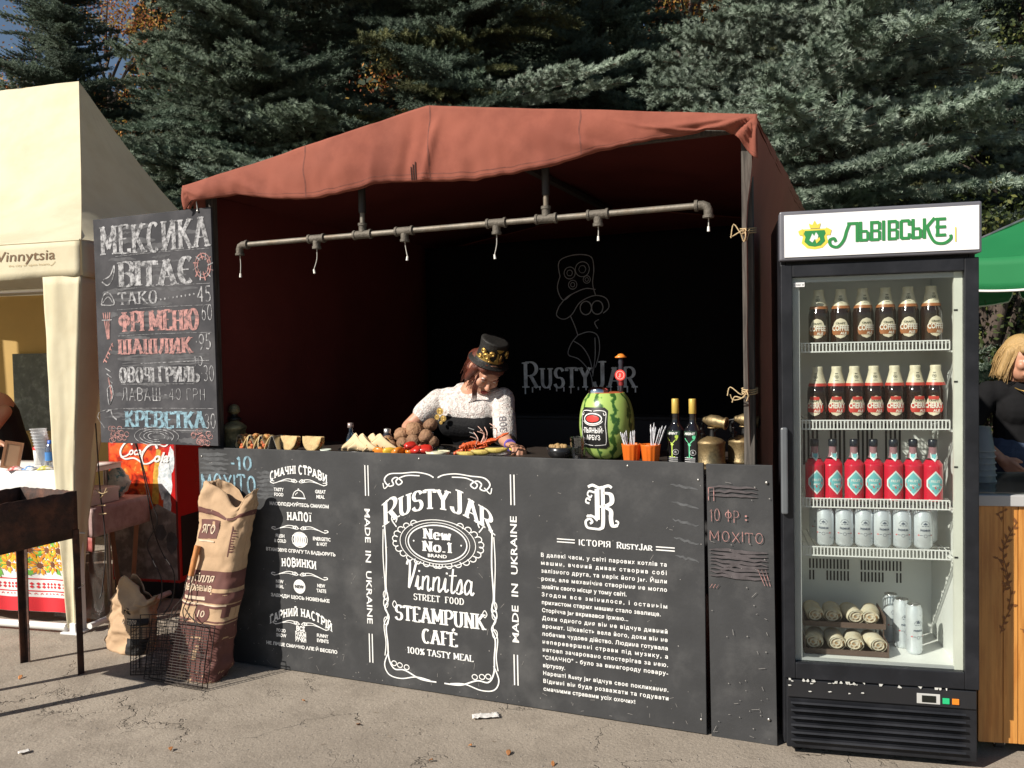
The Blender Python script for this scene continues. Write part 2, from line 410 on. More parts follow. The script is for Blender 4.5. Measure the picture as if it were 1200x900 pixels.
class Ink:
    """flat painted strokes in a 2D plane, with pen contrast and serifs"""
    def __init__(s): s.polys = []           # list of quads/tris, each with a layer number
        # (points, layer)
    def ribbon(s, pts, wv, wh=None, warp=None, layer=0, taper=False):
        wh = wv if wh is None else wh
        n = len(pts)
        if n < 2: return
        L = []
        for i in range(n):
            a = pts[max(i - 1, 0)]; b = pts[min(i + 1, n - 1)]
            if i == 0 : b = pts[1]
            dx, dy = b[0] - a[0], b[1] - a[1]; d = math.hypot(dx, dy) or 1e-9
            dx /= d; dy /= d
            w = (wh + (wv - wh) * abs(dy)) / 2
            if taper: w *= max(0.15, math.sin(math.pi * (i + .3) / (n - .4)) ** .6)
            x, y = pts[i]
            L.append(((x - dy * w, y + dx * w), (x + dy * w, y - dx * w)))
        for i in range(n - 1):
            q = [L[i][0], L[i][1], L[i + 1][1], L[i + 1][0]]
            if warp: q = [warp(*p) for p in q]
            s.polys.append((q, layer))
    def poly(s, pts, layer=0, warp=None):
        if warp: pts = [warp(*p) for p in pts]
        s.polys.append((list(pts), layer))
    def disc(s, cx, cy, r, layer=0, n=12, warp=None, ry=None):
        s.poly([(cx + r * math.cos(2 * math.pi * i / n), cy + (ry or r) * math.sin(2 * math.pi * i / n)) for i in range(n)], layer, warp)
    def text(s, string, x, y, h, width=None, wv=.15, wh=.05, serif=.07, sw=.05, gap=.1, align='LEFT', warp=None, smallcaps=None, sx=1.0, cap1=1.0, jit=0.0, seed=0, shear=0.0):
        """serif drawing; smallcaps = factor of letters after the first of a word; * before a letter makes it tall"""
        rnd = random.Random(seed)
        items = []; cx = 0; tall = True
        i = 0
        while i < len(string):
            ch = string[i]; f = 1.0
            if ch == '*': i += 1; ch = string[i]; f = cap1
            elif smallcaps: f = smallcaps
            w, st = GL.get(ch, GL['O'])
            items.append((cx, st, f, ch)); cx += w * f + gap * (1 if ch != ' ' else 0); i += 1
        tot = max(cx - gap, 1e-6)
        kx = (width / tot) if width else h * sx
        W = tot * kx; off = {'LEFT': 0, 'CENTER': -W / 2, 'RIGHT': -W}[align]
        lay = 0
        for (gx, st, f, ch) in items:
            jy = rnd.uniform(-jit, jit) * h
            tr = lambda px, py: (x + off + (gx + px * f) * kx + shear * py * h, y + py * h * f + jy)
            for k, stroke in enumerate(st):
                P = [tr(*p) for p in stroke]
                if len(P) == 2:
                    (ax, ay), (bx, by) = P
                    m = 1 + int(math.hypot(bx - ax, by - ay) / (h * .3))
                    P = [(ax + (bx - ax) * t / m, ay + (by - ay) * t / m) for t in range(m + 1)]
                s.ribbon(P, wv * kx * f ** .5 if width or sx != 1 else wv * h * f ** .5, wh * h, warp, lay % 7); lay += 1
                if serif:
                    for (ex, ey), (qx, qy) in ((stroke[0], stroke[1]), (stroke[-1], stroke[-2])):
                        if (abs(ey) < .01 or abs(ey - 1) < .01) and abs(qy - ey) > 1.0 * abs(qx - ex) and abs(qy - ey) > .2:
                            sgn = .5 if ey < .5 else -.5
                            c = tr(ex, ey + sgn * sw)
                            hw = (serif + wv / 2) * kx * f
                            s.ribbon([(c[0] - hw, c[1]), (c[0], c[1]), (c[0] + hw, c[1])], sw * h, sw * h, warp, lay % 7); lay += 1
    def mesh(s, mb=None, fn=None, off=0.0015, step=0.00015):
        """fn(x, y, lift) -> 3D; default: x,z plane facing -y"""
        mb = mb or MB()
        fn = fn or (lambda x, y, l: (x, -l, y))
        for q, lay in s.polys:
            l = off + lay * step
            mb.add([fn(p[0], p[1], l) for p in q], [tuple(range(len(q)))])
        return mb
def put_text(mb, s, x, z, h, y=-0.0015, rot=0.0, warp=None, mi=0, fn=None, **kw):
    vs, fs = text2d(s, h, **kw)
    if warp: vs = [warp(*v) for v in vs]
    c, sn = math.cos(rot), math.sin(rot)
    vs = [(x + a * c - b * sn, z + a * sn + b * c) for a, b in vs]
    if fn: mb.add([fn(a, b, -y) for a, b in vs], fs, mi=mi)
    else: mb.add([(a, y, b) for a, b in vs], fs, mi=mi)
    return mb
# ------------------------------------------------------------------ ground
def ground_mat():
    m = bpy.data.materials.new('dusty_asphalt'); m.use_nodes = True
    nt = m.node_tree; N = nt.nodes; L = nt.links; b = N['Principled BSDF']
    b.inputs['Roughness'].default_value = 0.9; b.inputs['Specular IOR Level'].default_value = 0.2
    tc = N.new('ShaderNodeTexCoord'); P = tc.outputs['Object']
    def no(scale, det=5, rough=.6, src=P):
        n = N.new('ShaderNodeTexNoise'); n.inputs['Scale'].default_value = scale; n.inputs['Detail'].default_value = det
        n.inputs['Roughness'].default_value = rough; L.new(src, n.inputs['Vector']); return n
    def mr(src, a, b_, c=0, d=1):
        n = N.new('ShaderNodeMapRange'); n.inputs[1].default_value = a; n.inputs[2].default_value = b_
        n.inputs[3].default_value = c; n.inputs[4].default_value = d; L.new(src, n.inputs[0]); return n.outputs[0]
    def mix(f, A, B, mode='MIX'):
        n = N.new('ShaderNodeMix'); n.data_type = 'RGBA'; n.blend_type = mode
        if isinstance(f, float): n.inputs[0].default_value = f
        else: L.new(f, n.inputs[0])
        for s, v in ((6, A), (7, B)):
            if isinstance(v, tuple): n.inputs[s].default_value = (*v, 1)
            else: L.new(v, n.inputs[s])
        return n.outputs[2]
    big = no(0.7, 6); mid = no(5, 6, .7); fine = no(120, 3, .7); grit = no(45, 4, .75)
    c = mix(mr(big.outputs[0], .35, .65), (.285, .245, .20), (.39, .34, .28))
    c = mix(mr(mid.outputs[0], .45, .7), c, (.25, .215, .175))
    v = N.new('ShaderNodeTexVoronoi'); v.inputs['Scale'].default_value = 75; L.new(P, v.inputs['Vector'])
    c = mix(mr(v.outputs['Distance'], .0, .32, .55, 0), c, (.12, .11, .10))
    v2 = N.new('ShaderNodeTexVoronoi'); v2.inputs['Scale'].default_value = 46; L.new(P, v2.inputs['Vector'])
    c = mix(mr(v2.outputs['Distance'], .0, .22, .5, 0), c, (.50, .44, .37))
    c = mix(mr(fine.outputs[0], .3, .7, 0, .45), c, (.12, .10, .08))
    # cracks: cell borders, bent by noise, only in places
    mixv = N.new('ShaderNodeVectorMath'); mixv.operation = 'MULTIPLY_ADD'
    nn = no(2.6, 5, .7); L.new(nn.outputs['Color'], mixv.inputs[0]); mixv.inputs[1].default_value = (.5, .5, .5); L.new(P, mixv.inputs[2])
    def crack(scale, th):
        vv = N.new('ShaderNodeTexVoronoi'); vv.feature = 'DISTANCE_TO_EDGE'; vv.inputs['Scale'].default_value = scale
        L.new(mixv.outputs[0], vv.inputs['Vector']); return mr(vv.outputs['Distance'], 0, th, 1, 0)
    ck = crack(1.3, .012); ck2 = crack(3.6, .02)
    m1 = N.new('ShaderNodeMath'); m1.operation = 'MULTIPLY'; L.new(ck2, m1.inputs[0]); L.new(mr(no(.9).outputs[0], .5, .6), m1.inputs[1])
    m2 = N.new('ShaderNodeMath'); m2.operation = 'MAXIMUM'; L.new(ck, m2.inputs[0]); L.new(m1.outputs[0], m2.inputs[1])
    m3 = N.new('ShaderNodeMath'); m3.operation = 'MULTIPLY'; L.new(m2.outputs[0], m3.inputs[0]); L.new(mr(no(1.7).outputs[0], .46, .58), m3.inputs[1])
    c = mix(mr(m3.outputs[0], 0, 1, 0, .75), c, (.06, .05, .04))
    L.new(c, b.inputs['Base Color'])
    h = N.new('ShaderNodeMath'); h.operation = 'MULTIPLY_ADD'; L.new(m3.outputs[0], h.inputs[0]); h.inputs[1].default_value = -1.2; L.new(grit.outputs[0], h.inputs[2])
    bp = N.new('ShaderNodeBump'); bp.inputs['Strength'].default_value = .7; bp.inputs['Distance'].default_value = .008
    L.new(h.outputs[0], bp.inputs['Height']); L.new(bp.outputs[0], b.inputs['Normal'])
    return m
mb = MB(); mb.add([(-150, -60, 0), (150, -60, 0), (150, 240, 0), (-150, 240, 0)], [(0, 1, 2, 3)])
obj('ground', mb, ground_mat(), kind='structure')
mb = MB()
for i in range(60):                                       # soil strip under the trees
    pass
def soil(u, v):
    x = -30 + 60 * u; y = 7.3 + 25 * v
    e = min(u, 1 - u, v * .6, 1 - v) * 10
    return (x, y + (.35 * nz(x * .8, 1) if v == 0 else 0), .004 + min(.12, max(0, e) * .1) + (.06 * nz(x, y) if e > .3 else 0) + (.05 if e > .3 else 0))
mb.grid(soil, 60, 30)
obj('soil_verge', mb, M('leafy_soil', (.07, .055, .035), .95, var=.4, scale=9, col2=(.13, .08, .035), mixscale=14, bump=.6, bscale=30), kind='structure')

# ------------------------------------------------------------------ common materials
paint_black = M('black_paint', (.022, .022, .024), .42, var=.2, scale=14, bump=.05, bscale=120)
steel = M('steel', (.45, .44, .42), .38, metal=.9, var=.2, scale=20)
white_paint = M('white_paint', (.8, .8, .78), .45, var=.05)
chalk_white = M('chalk_white', (.40, .40, .41), .95, var=.35, scale=9, col2=(.085, .085, .09), mixscale=44, mixlo=.42, mixhi=.60)
chalk_pink = M('chalk_pink', (.44, .22, .20), .95, var=.3, scale=9, col2=(.13, .09, .09), mixscale=48, mixlo=.44, mixhi=.62)
chalk_blue = M('chalk_blue', (.24, .40, .48), .95, var=.3, scale=9, col2=(.09, .12, .14), mixscale=50, mixlo=.44, mixhi=.62)
chalk_faint = M('chalk_faint', (.16, .16, .165), .95, var=.3, scale=30)
print_white = M('print_white', (.78, .78, .76), .6, var=.06, scale=40)
weathered_wood = M('grey_wood', (.095, .085, .075), .85, var=.25, scale=5, stretch=(14, 14, 1), bump=.4, bscale=8, col2=(.055, .05, .045), mixscale=6, spec=.2)

# ------------------------------------------------------------------ the rust-red tent
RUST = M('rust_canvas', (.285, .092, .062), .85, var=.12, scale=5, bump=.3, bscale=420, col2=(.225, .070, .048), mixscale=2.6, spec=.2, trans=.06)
MAROON = M('maroon_shade', (.118, .028, .024), .9, var=.15, scale=3, bump=.2, bscale=200, spec=.1)  # the inside shade of the tent, put into a dark cloth colour
tent = thing('market_tent', 'rust red canvas market tent with dark inside over the black food counter', 'tent', ST(0, 0), ANG_S)
XL, XR, XM, ZE, ZR, DP = -2.49, .216, -1.137, 2.352, 2.562, 2.7
def roofz(x):
    t = abs(x - XM) / (XR - XM); return lerp(ZR, ZE, min(t, 1.0))
def wrk(x, z, y=0):
    return .010 * nz(x * 2.2, z * 3, y * 1.7) + .006 * nz(x * 6 + z * 3, z * 6, y * 5) + .003 * nz(x * 15, z * 14 + 5, y * 13)
mb = MB()
def roof(u, v):
    x = lerp(XL, XR, u); y = lerp(-.045, DP, v)
    e = 4 * u * (1 - u) * .5 + .5
    sag = -.035 * math.sin(math.pi * v) * (1 - abs(2 * abs(u - .5) - 1)) 
    k = min(1, min(v, 1 - v) * 30)
    return (x, y, roofz(x) + (sag + wrk(x, y, 3) * 1.3) * k)
mb.grid(roof, 70, 60)
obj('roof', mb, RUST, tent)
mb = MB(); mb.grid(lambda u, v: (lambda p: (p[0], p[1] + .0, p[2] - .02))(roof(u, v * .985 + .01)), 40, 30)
obj('roof_shade_sheet', mb, MAROON, tent)  # added dark sheet under the canvas that deepens the shade there
hem = [(-2.505, 2.235), (-2.485, 2.245), (-2.465, 2.28), (-2.39, 2.279), (-2.30, 2.284), (-2.18, 2.288), (-2.05, 2.262), (-1.93, 2.243), (-1.74, 2.228), (-1.6, 2.238), (-1.51, 2.249),
       (-1.4, 2.265), (-1.3, 2.262), (-1.16, 2.249), (-1.05, 2.238), (-.92, 2.233), (-.8, 2.240), (-.69, 2.248), (-.6, 2.252), (-.5, 2.270), (-.4, 2.292), (-.3, 2.30), (-.19, 2.309), (-.05, 2.316), (.04, 2.322), (.10, 2.318), (.13, 2.300), (.155, 2.278), (.18, 2.235), (.205, 2.20), (.23, 2.192)]
def front_disp(x, t, z):
    """out-of-plane relief of the front gable cloth: broad sag, diagonal pleats, crumpled hem"""
    d = .012 * math.sin(math.pi * t) + wrk(x, z) * 1.1
    for (ax, az, bx, bz, w, a) in ((.215, 2.35, .06, 2.315, .012, .020), (.215, 2.35, .10, 2.285, .011, -.018), (.215, 2.35, .145, 2.26, .010, .022), (.215, 2.35, .185, 2.22, .009, -.014), (.215, 2.35, .205, 2.20, .008, .016), (.20, 2.35, -.10, 2.345, .010, .010), (-2.49, 2.34, -2.40, 2.30, .012, .012), (-2.49, 2.33, -2.46, 2.27, .010, -.012)):
        L2 = (bx - ax) ** 2 + (bz - az) ** 2; q = ((x - ax) * (bx - ax) + (z - az) * (bz - az)) / L2; q = min(1.15, max(0, q))
        dd = math.hypot(x - ax - q * (bx - ax), z - az - q * (bz - az)); d += a * math.exp(-(dd / (w * (.4 + q))) ** 2) * min(1, q * 3)
    for px, w, a, sl, t0 in ((-1.16, .020, .030, .30, .05), (-1.27, .03, -.022, .25, .1), (-1.42, .028, .018, .1, .3), (-1.0, .05, .012, -.15, .2), (-2.02, .05, .014, -.9, .3), (-1.86, .04, .010, -.6, .4), (-.62, .07, .014, -1.1, .2), (-.35, .05, .012, -1.4, .3), (-.78, .04, -.010, -.8, .3), (.02, .03, .016, -1.5, .2)):
        c = px + sl * (1 - t) * .3
        d += .62 * a * math.exp(-((x - c) / w) ** 2) * min(1, max(0, (t - t0) * 2.2)) * (1 if t < .98 else .8)
    d += .005 * t * t * math.sin(x * 23 + 3 * nz(x * 4)) * (0.4 + abs(nz(x * 1.7, 9)))
    d += .012 * t ** 3 * nz(x * 18, 4.4)
    return d
def gable(u, t):
    x = lerp(XL - .012, XR + .005, u); zt = roofz(x) + .004; zb = interp(hem, x)
    zb += .004 * nz(x * 22, 7) 
    z = lerp(zt, zb, t)
    return (x, -.052 - front_disp(x, t, z), z)
mb = MB(); mb.grid(gable, 260, 26)
obj('gable_cloth', mb, RUST, tent, solid=.003)
seam_m = M('seam_thread', (.16, .05, .035), .9, var=.3, scale=60)
mb = MB()
def gof(u, t, l): p = gable(u, t); return (p[0], p[1] - l, p[2])
for t0, t1 in ((.900, .912), (.955, .963)): mb.grid(lambda u, v: gof(u, lerp(t0, t1, v), .0022), 260, 1)
for uc in (.268, .505, .752): mb.grid(lambda u, v: gof(uc + .0012 * (u - .5) * 2 + .003 * nz(v * 3, uc), lerp(.01, .985, v), .0022), 1, 26)
obj('seams', mb, seam_m, tent)
mb = MB()
for k in range(3): mb.tube([gof(.470 + .0045 * k, t, .006) for t in (.80 - .03 * k, .86, .93, .99)], .0022, 5)
obj('loose_tie', mb, M('dark_pipe', (.02, .016, .014), .6), tent)
mb = MB()                                                     # hem rolled up behind the front edge
pts = []; rs = []
for i in range(140):
    x = lerp(XL, XR - .09, i / 139); p = gable((x - XL + .012) / (XR - XL + .017), 1.0)
    pts.append((x, p[1] + .020, p[2] + .006 + .004 * nz(x * 9, 2))); rs.append(.007 + .003 * nz(x * 7, 1))
mb.tube(pts, rs, 8)
obj('rolled_hem', mb, RUST, tent)
mb = MB()
def rwall(u, v):
    z = lerp(.03, ZE, v); y = lerp(lerp(.03, -.03, min(1, max(0, (z - 1.07) / .2))), DP, u)
    k = min(1, max(0, (2.30 - z) / .3))
    x = lerp(XR, .176 - .010 * min(1, y * 4), k) + wrk(y * 1.5, z * .5, 9) * .8 + .008 * math.sin(y * 7 + 2 * nz(z)) * k * min(1, max(0, y - .9))
    return (x, y, z)
mb.grid(rwall, 40, 30)
obj('side_cloth', mb, M('brown_canvas', (.36, .125, .088), .85, var=.12, scale=3, bump=.25, bscale=300, spec=.15), tent)
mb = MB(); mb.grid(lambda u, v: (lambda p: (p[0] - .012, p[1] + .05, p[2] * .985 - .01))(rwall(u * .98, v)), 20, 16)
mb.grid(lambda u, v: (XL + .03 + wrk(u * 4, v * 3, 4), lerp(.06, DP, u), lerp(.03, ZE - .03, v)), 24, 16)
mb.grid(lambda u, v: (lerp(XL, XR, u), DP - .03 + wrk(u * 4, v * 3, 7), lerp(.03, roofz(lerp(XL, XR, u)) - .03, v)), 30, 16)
obj('inner_shade_cloth', mb, MAROON, tent)  # added inner sheets, coloured dark to stand for the shaded interior
mb = MB(); mb.grid(lambda u, v: (XL + wrk(u * 4, v * 3, 4), lerp(0, DP, u), lerp(.02, ZE, v)), 24, 16)
obj('side_cloth', mb, RUST, tent)
mb = MB(); mb.grid(lambda u, v: (lerp(XL, XR, u), DP, lerp(.02, roofz(lerp(XL, XR, u)), v)), 30, 16)
obj('back_cloth', mb, RUST, tent)
for x, y in ((.152, .012), (-2.47, .06), (.13, 2.62), (-2.44, 2.62)):
    mb = MB(); mb.box(x, x + .04, y, y + .04, 0, 2.335)
    obj('post', mb, weathered_wood, tent, bevel=.003)
mb = MB(); mb.box(-2.47, .19, .012, .045, 2.318, 2.342)
obj('beam', mb, weathered_wood, tent)
mb = MB(); mb.box(XM - .02, XM + .02, .02, 2.66, 2.50, 2.53)
obj('ridge_pole', mb, weathered_wood, tent)
rope_m = M('twine', (.48, .36, .20), .9, var=.2, scale=90, bump=.5, bscale=400)
for zz, sd in ((1.94, 3), (1.335, 4)):                          # twine tied round the right post
    mb = MB(); rr = random.Random(sd)
    for k in range(3):
        z0 = zz + .008 * k
        mb.tube([(.172 + .028 * math.cos(a) * (1 + .1 * math.sin(3 * a)), .032 + .030 * math.sin(a), z0 + .004 * math.sin(a)) for a in [2 * math.pi * i / 16 for i in range(16)]], .0028, 6, closed=True)
    for k in range(4):
        a = rr.uniform(-1, 1)
        mb.tube(smoothpts([(.165, .0, zz + .01), (.165 + a * .02, -.02, zz + .02 * rr.uniform(-1, 1)), (.15 + a * .05, -.012, zz + .03 * rr.uniform(-1.3, 1)), (.14 + a * .05, -.016, zz - .02 + .02 * rr.uniform(-1, 1))], 4), .0022, 6)
    obj('twine_knot', mb, rope_m, tent)

# black backdrop, hung inside
bd = thing('backdrop', 'large black cloth banner hanging at the back of the dark tent with grey lettering', 'banner', ST(0, 2.2), ANG_S)
mb = MB(); mb.grid(lambda u, v: (lerp(-2.40, .10, u), .012 * math.sin(u * 21) * (1 - v) + .006 * nz(u * 9, v * 4), lerp(.9, 2.28, v)), 50, 20)
obj('cloth', mb, M('black_cloth', (.006, .006, .007), .95, var=.2, spec=.1), bd, solid=.004)
ink = Ink()
ink.text('*RUSTY*JAR', -1.240, 1.265, .135, width=.80, wv=.17, wh=.06, serif=.06, sw=.07, align='CENTER', cap1=1.32, seed=2)
rr = random.Random(8)
for k in range(15):                                               # paint runs under the letters
    x = -1.62 + .78 * k / 14 + rr.uniform(-.01, .01)
    ink.ribbon([(x, 1.27), (x, 1.27 - rr.uniform(.012, .05))], .009, .009, layer=5)
mb = ink.mesh(off=.022)
obj('lettering', mb, M('grey_paint', (.74, .78, .80), .7, var=.35, scale=20), bd)
ink = Ink()                                                       # thin line drawing of a hat, goggles and collar
def O_(pts, w=.006): ink.ribbon([(p[0] - 1.235, p[1] + 1.46) for p in smoothpts([(a, b, 0) for a, b in pts], 5)], w, w, layer=len(ink.polys) % 6)
O_([(-.12, .56), (-.13, .64), (-.10, .68), (0, .70), (.10, .68), (.12, .60), (.11, .50), (.13, .42)])
O_([(-.12, .56), (-.14, .48), (-.10, .40), (-.03, .44), (.06, .47), (.13, .46)])
O_([(-.13, .36), (-.15, .30), (-.10, .27), (-.04, .30), (.02, .38), (.12, .42), (.20, .40), (.22, .34), (.18, .30)])
O_([(-.13, .36), (-.07, .42), (.02, .46)]); O_([(-.05, .29), (-.02, .22), (.0, .16)])
for cx in (.06, .14): O_([(cx + .04 * math.cos(R(a)), .34 + .045 * math.sin(R(a))) for a in range(0, 361, 40)], .007)
for cx, cy, r in ((-.05, .58, .04), (.04, .60, .05), (-.03, .50, .03), (.07, .53, .025)):
    O_([(cx + r * math.cos(R(a)), cy + r * math.sin(R(a))) for a in range(0, 361, 40)], .005)
    O_([(cx + r * .5 * math.cos(R(a)), cy + r * .5 * math.sin(R(a))) for a in range(0, 361, 60)], .004)
O_([(.0, .16), (.08, .18), (.14, .15), (.15, .05), (.12, -.06)]); O_([(.0, .16), (-.05, .10), (-.07, .03), (0, .0), (.06, -.06), (.09, -.12), (.10, -.2)])
O_([(-.03, .12), (.03, .08), (.08, 0), (.1, -.1)]); O_([(.12, .14), (.12, .02), (.10, -.12)]); O_([(.14, .20), (.12, .24), (.15, .26)])
obj('line_drawing', ink.mesh(off=.024), M('dim_paint', (.34, .35, .37), .8, var=.3, scale=30), bd)
bb = thing('back_counter', 'low black board counter standing under the black backdrop inside the tent', 'counter', ST(0, 0), ANG_S)
mb = MB(); mb.box(-1.95, .10, 1.96, 1.98, 0, 1.07)
obj('panel', mb, M('dark_board', (.02, .02, .021), .7, var=.3, scale=6), bb)
mb = MB(); mb.box(-1.97, .11, 1.94, 2.16, 1.072, 1.09)
obj('top', mb, M('dark_board', (.02, .02, .021)), bb, bevel=.003)

# ------------------------------------------------------------------ serving counter
board = M('chalkboard', (.040, .041, .043), .62, var=.18, scale=7, bump=.06, bscale=60, col2=(.072, .072, .072), mixscale=3.5, mixlo=.5, mixhi=.75, spec=.35)
def scuffs(mb_list, x0, x1, z0, z1, n, seed):
    rr = random.Random(seed); ink = Ink()
    for _ in range(n):
        x = rr.uniform(x0, x1); z = rr.uniform(z0, z1) if rr.random() < .5 else z0 + (z1 - z0) * rr.random() ** 3
        if rr.random() < .7: ink.disc(x, z, rr.uniform(.0012, .003), n=6)
        else:
            a = rr.uniform(0, 3.14); l = rr.uniform(.006, .03)
            ink.ribbon([(x, z), (x + l * math.cos(a), z + l * math.sin(a))], .0016, .0016)
    return ink
def smear(ink, x0, z0, x1, z1, w, seed=0):
    rr = random.Random(seed)
    pts = [(lerp(x0, x1, t / 9), lerp(z0, z1, t / 9) + rr.uniform(-.004, .004)) for t in range(10)]
    ink.ribbon(pts, w, w, layer=rr.randint(0, 5), taper=True)
ctr = thing('serving_counter', 'long black painted board counter with white printed lettering under the rust red tent', 'counter', ST(0, 0), ANG_S)
fp = MB(); fp.box(-2.51, 0.0, 0, .014, .004, 1.066)
front = obj('front_panel', fp, board, ctr, bevel=.0015)
mb = MB()
mb.box(.010, .256, .002, .016, 0.0, 1.064, rot=Matrix.Rotation(R(-.45), 3, 'Y'), c=(.13, 0, 1.06))
sp = obj('side_panel', mb, board, ctr, bevel=.0015)
mb = MB(); mb.box(-2.50, .15, .018, .62, 1.018, 1.040)
obj('table_top', mb, M('counter_wood', (.035, .027, .022), .45, var=.3, scale=3, stretch=(1, 9, 9)), ctr, bevel=.003)
for x in (-2.44, -1.1, .08):
    for y in (.06, .56):
        mb = MB(); mb.box(x, x + .04, y, y + .04, 0, 1.016)
        obj('leg', mb, weathered_wood, ctr)
# printed lettering, left column
def plate(vec, parent, name, mat): return obj(name, vec, mat, parent)
def flourish(ink, cx, cz, w, h, lw=.0045, warp=None):
    """pair of curling strokes meeting at a small knot"""
    for s in (-1, 1):
        P = [(.04, .2), (.12, .75), (.22, .55), (.2, .25), (.12, .3), (.2, .7), (.4, .8), (.62, .25), (.85, -.35), (.98, -.15), (.95, .2), (.85, .15)]
        ink.ribbon([(cx + s * p[0] * w / 2, cz + p[1] * h) for p in smoothpts([(a, b, 0) for a, b in P], 5)], lw, lw * .7, warp, layer=1 + (s > 0))
        P = [(.02, .3), (.1, 0), (.25, .2), (.45, .35), (.7, 0), (.9, -.5)]
        ink.ribbon([(cx + s * p[0] * w / 2, cz + p[1] * h) for p in smoothpts([(a, b, 0) for a, b in P], 5)], lw * .8, lw * .5, warp, layer=3 + (s > 0))
left_sections = [
    (-1.905, .955, 'СМАЧНІ СТРАВИ', .33, ('TASTY', 'FOOD'), ('GREAT', 'MEAL'), 'НАСОЛОДЖУЙТЕСЬ СМАКОМ', 'dish'),
    (-1.905, .732, 'НАПОЇ', .14, ('FRESH', '& COLD'), ('ENERGETIC', '& HOT'), 'ВТАМОВУЄ СПРАГУ ТА БАДЬОРИТЬ', 'barrel'),
    (-1.915, .510, 'НОВИНКИ', .20, ('NEW', 'MEAL'), ('NEW', 'TASTE'), 'ЗАВЖДИ ЩОСЬ НОВЕНЬКЕ', 'new'),
    (-1.915, .272, 'ГАРНИЙ НАСТРІЙ', .36, ('FOOD', 'SHOW'), ('FUNNY', 'EVENTS'), 'НЕ ЛИШЕ СМАЧНО АЛЕ Й ВЕСЕЛО', 'hands')]
ink = Ink(); tb = MB()
for (cx, cz, ttl, w, l2, r2, sub, icon) in left_sections:
    curve = .055 * (w / .36) ** 2
    wp = lambda x, y, cx=cx, c=curve: (x, y - c * ((x - cx) / .18) ** 2)
    ink.text(ttl, cx, cz, .038, width=w, wv=.15, wh=.28, serif=.05, sw=.12, align='CENTER', warp=wp, gap=.12)
    flourish(ink, cx, cz - .043, .33, .020, .005)
    for k, (a, b) in enumerate(zip(l2, r2)):
        put_text(tb, a, cx - .115, cz - .088 - .024 * k, .0165, bold=.03, align='CENTER', sx=.85)
        put_text(tb, b, cx + .125, cz - .088 - .024 * k, .0165, bold=.03, align='CENTER', sx=.85)
    tw = dict(dish=.34, barrel=.40, new=.34, hands=.41)[icon]
    put_text(tb, sub, cx, cz - .156, .0155, bold=.035, align='CENTER', width=tw, y=-.0018)
    zc = cz - .092
    if icon == 'dish':
        ink.ribbon(arc(cx, zc - .02, .033, .033, 0, 180, 14), .004); ink.ribbon([(cx - .04, zc - .024), (cx + .04, zc - .024)], .006, .006, layer=2)
        ink.disc(cx, zc + .017, .005); ink.ribbon(arc(cx, zc - .018, .02, .02, 100, 160, 6), .003, layer=1)
    elif icon == 'barrel':
        for k in range(-3, 4):
            ink.ribbon([(cx + k * .011 * (1 - .12 * abs(t)), zc + t * .012) for t in (-2.6, -1.3, 0, 1.3, 2.6)], .0075, .0075, layer=abs(k) % 3)
        for t in (-.018, .018): ink.ribbon([(cx - .042, zc + t), (cx + .042, zc + t)], .004, .004, layer=6)
        ink.ribbon(arc(cx, zc, .044, .036, 0, 360, 20), .004, layer=5)
    elif icon == 'new':
        ink.disc(cx, zc - .003, .034, n=24)
        kt = MB(); put_text(kt, 'NEW', cx, zc - .010, .016, bold=.03, align='CENTER', y=-.0042)
        new_txt = kt
    else:
        rr = random.Random(3)
        for k in range(3):
            put_text(tb, ('ВСІ', 'РАЗОМ', 'РУЧКИ')[k], cx, zc + .022 - .026 * k, .022, bold=.05, align='CENTER', width=.05 + .012 * (k > 0), y=-.0021 - .0003 * k)
obj('printed_titles', ink.mesh(), print_white, front)
obj('printed_words', tb, print_white, front)
obj('badge_word', new_txt, board, front)
# side bars and MADE IN UKRAINE
ink = Ink()
for cx, (a, b), (c, d) in ((-1.524, (.868, 1.008), (.098, .232)), (-.802, (.862, .992), (.090, .222))):
    for s in (-1, 1):
        ink.ribbon([(cx + s * .008, a), (cx + s * .008, b)], .0055); ink.ribbon([(cx + s * .008, c), (cx + s * .008, d)], .0055)
obj('printed_bars', ink.mesh(), print_white, front)
tb = MB()
put_text(tb, 'MADE  IN  UKRAINE', -1.540, .808, .030, rot=R(-90), bold=.014, width=.53, y=-.0016)
put_text(tb, 'MADE  IN  UKRAINE', -.786, .275, .031, rot=R(90), bold=.014, width=.54, y=-.0016)
obj('printed_origin', tb, print_white, front)
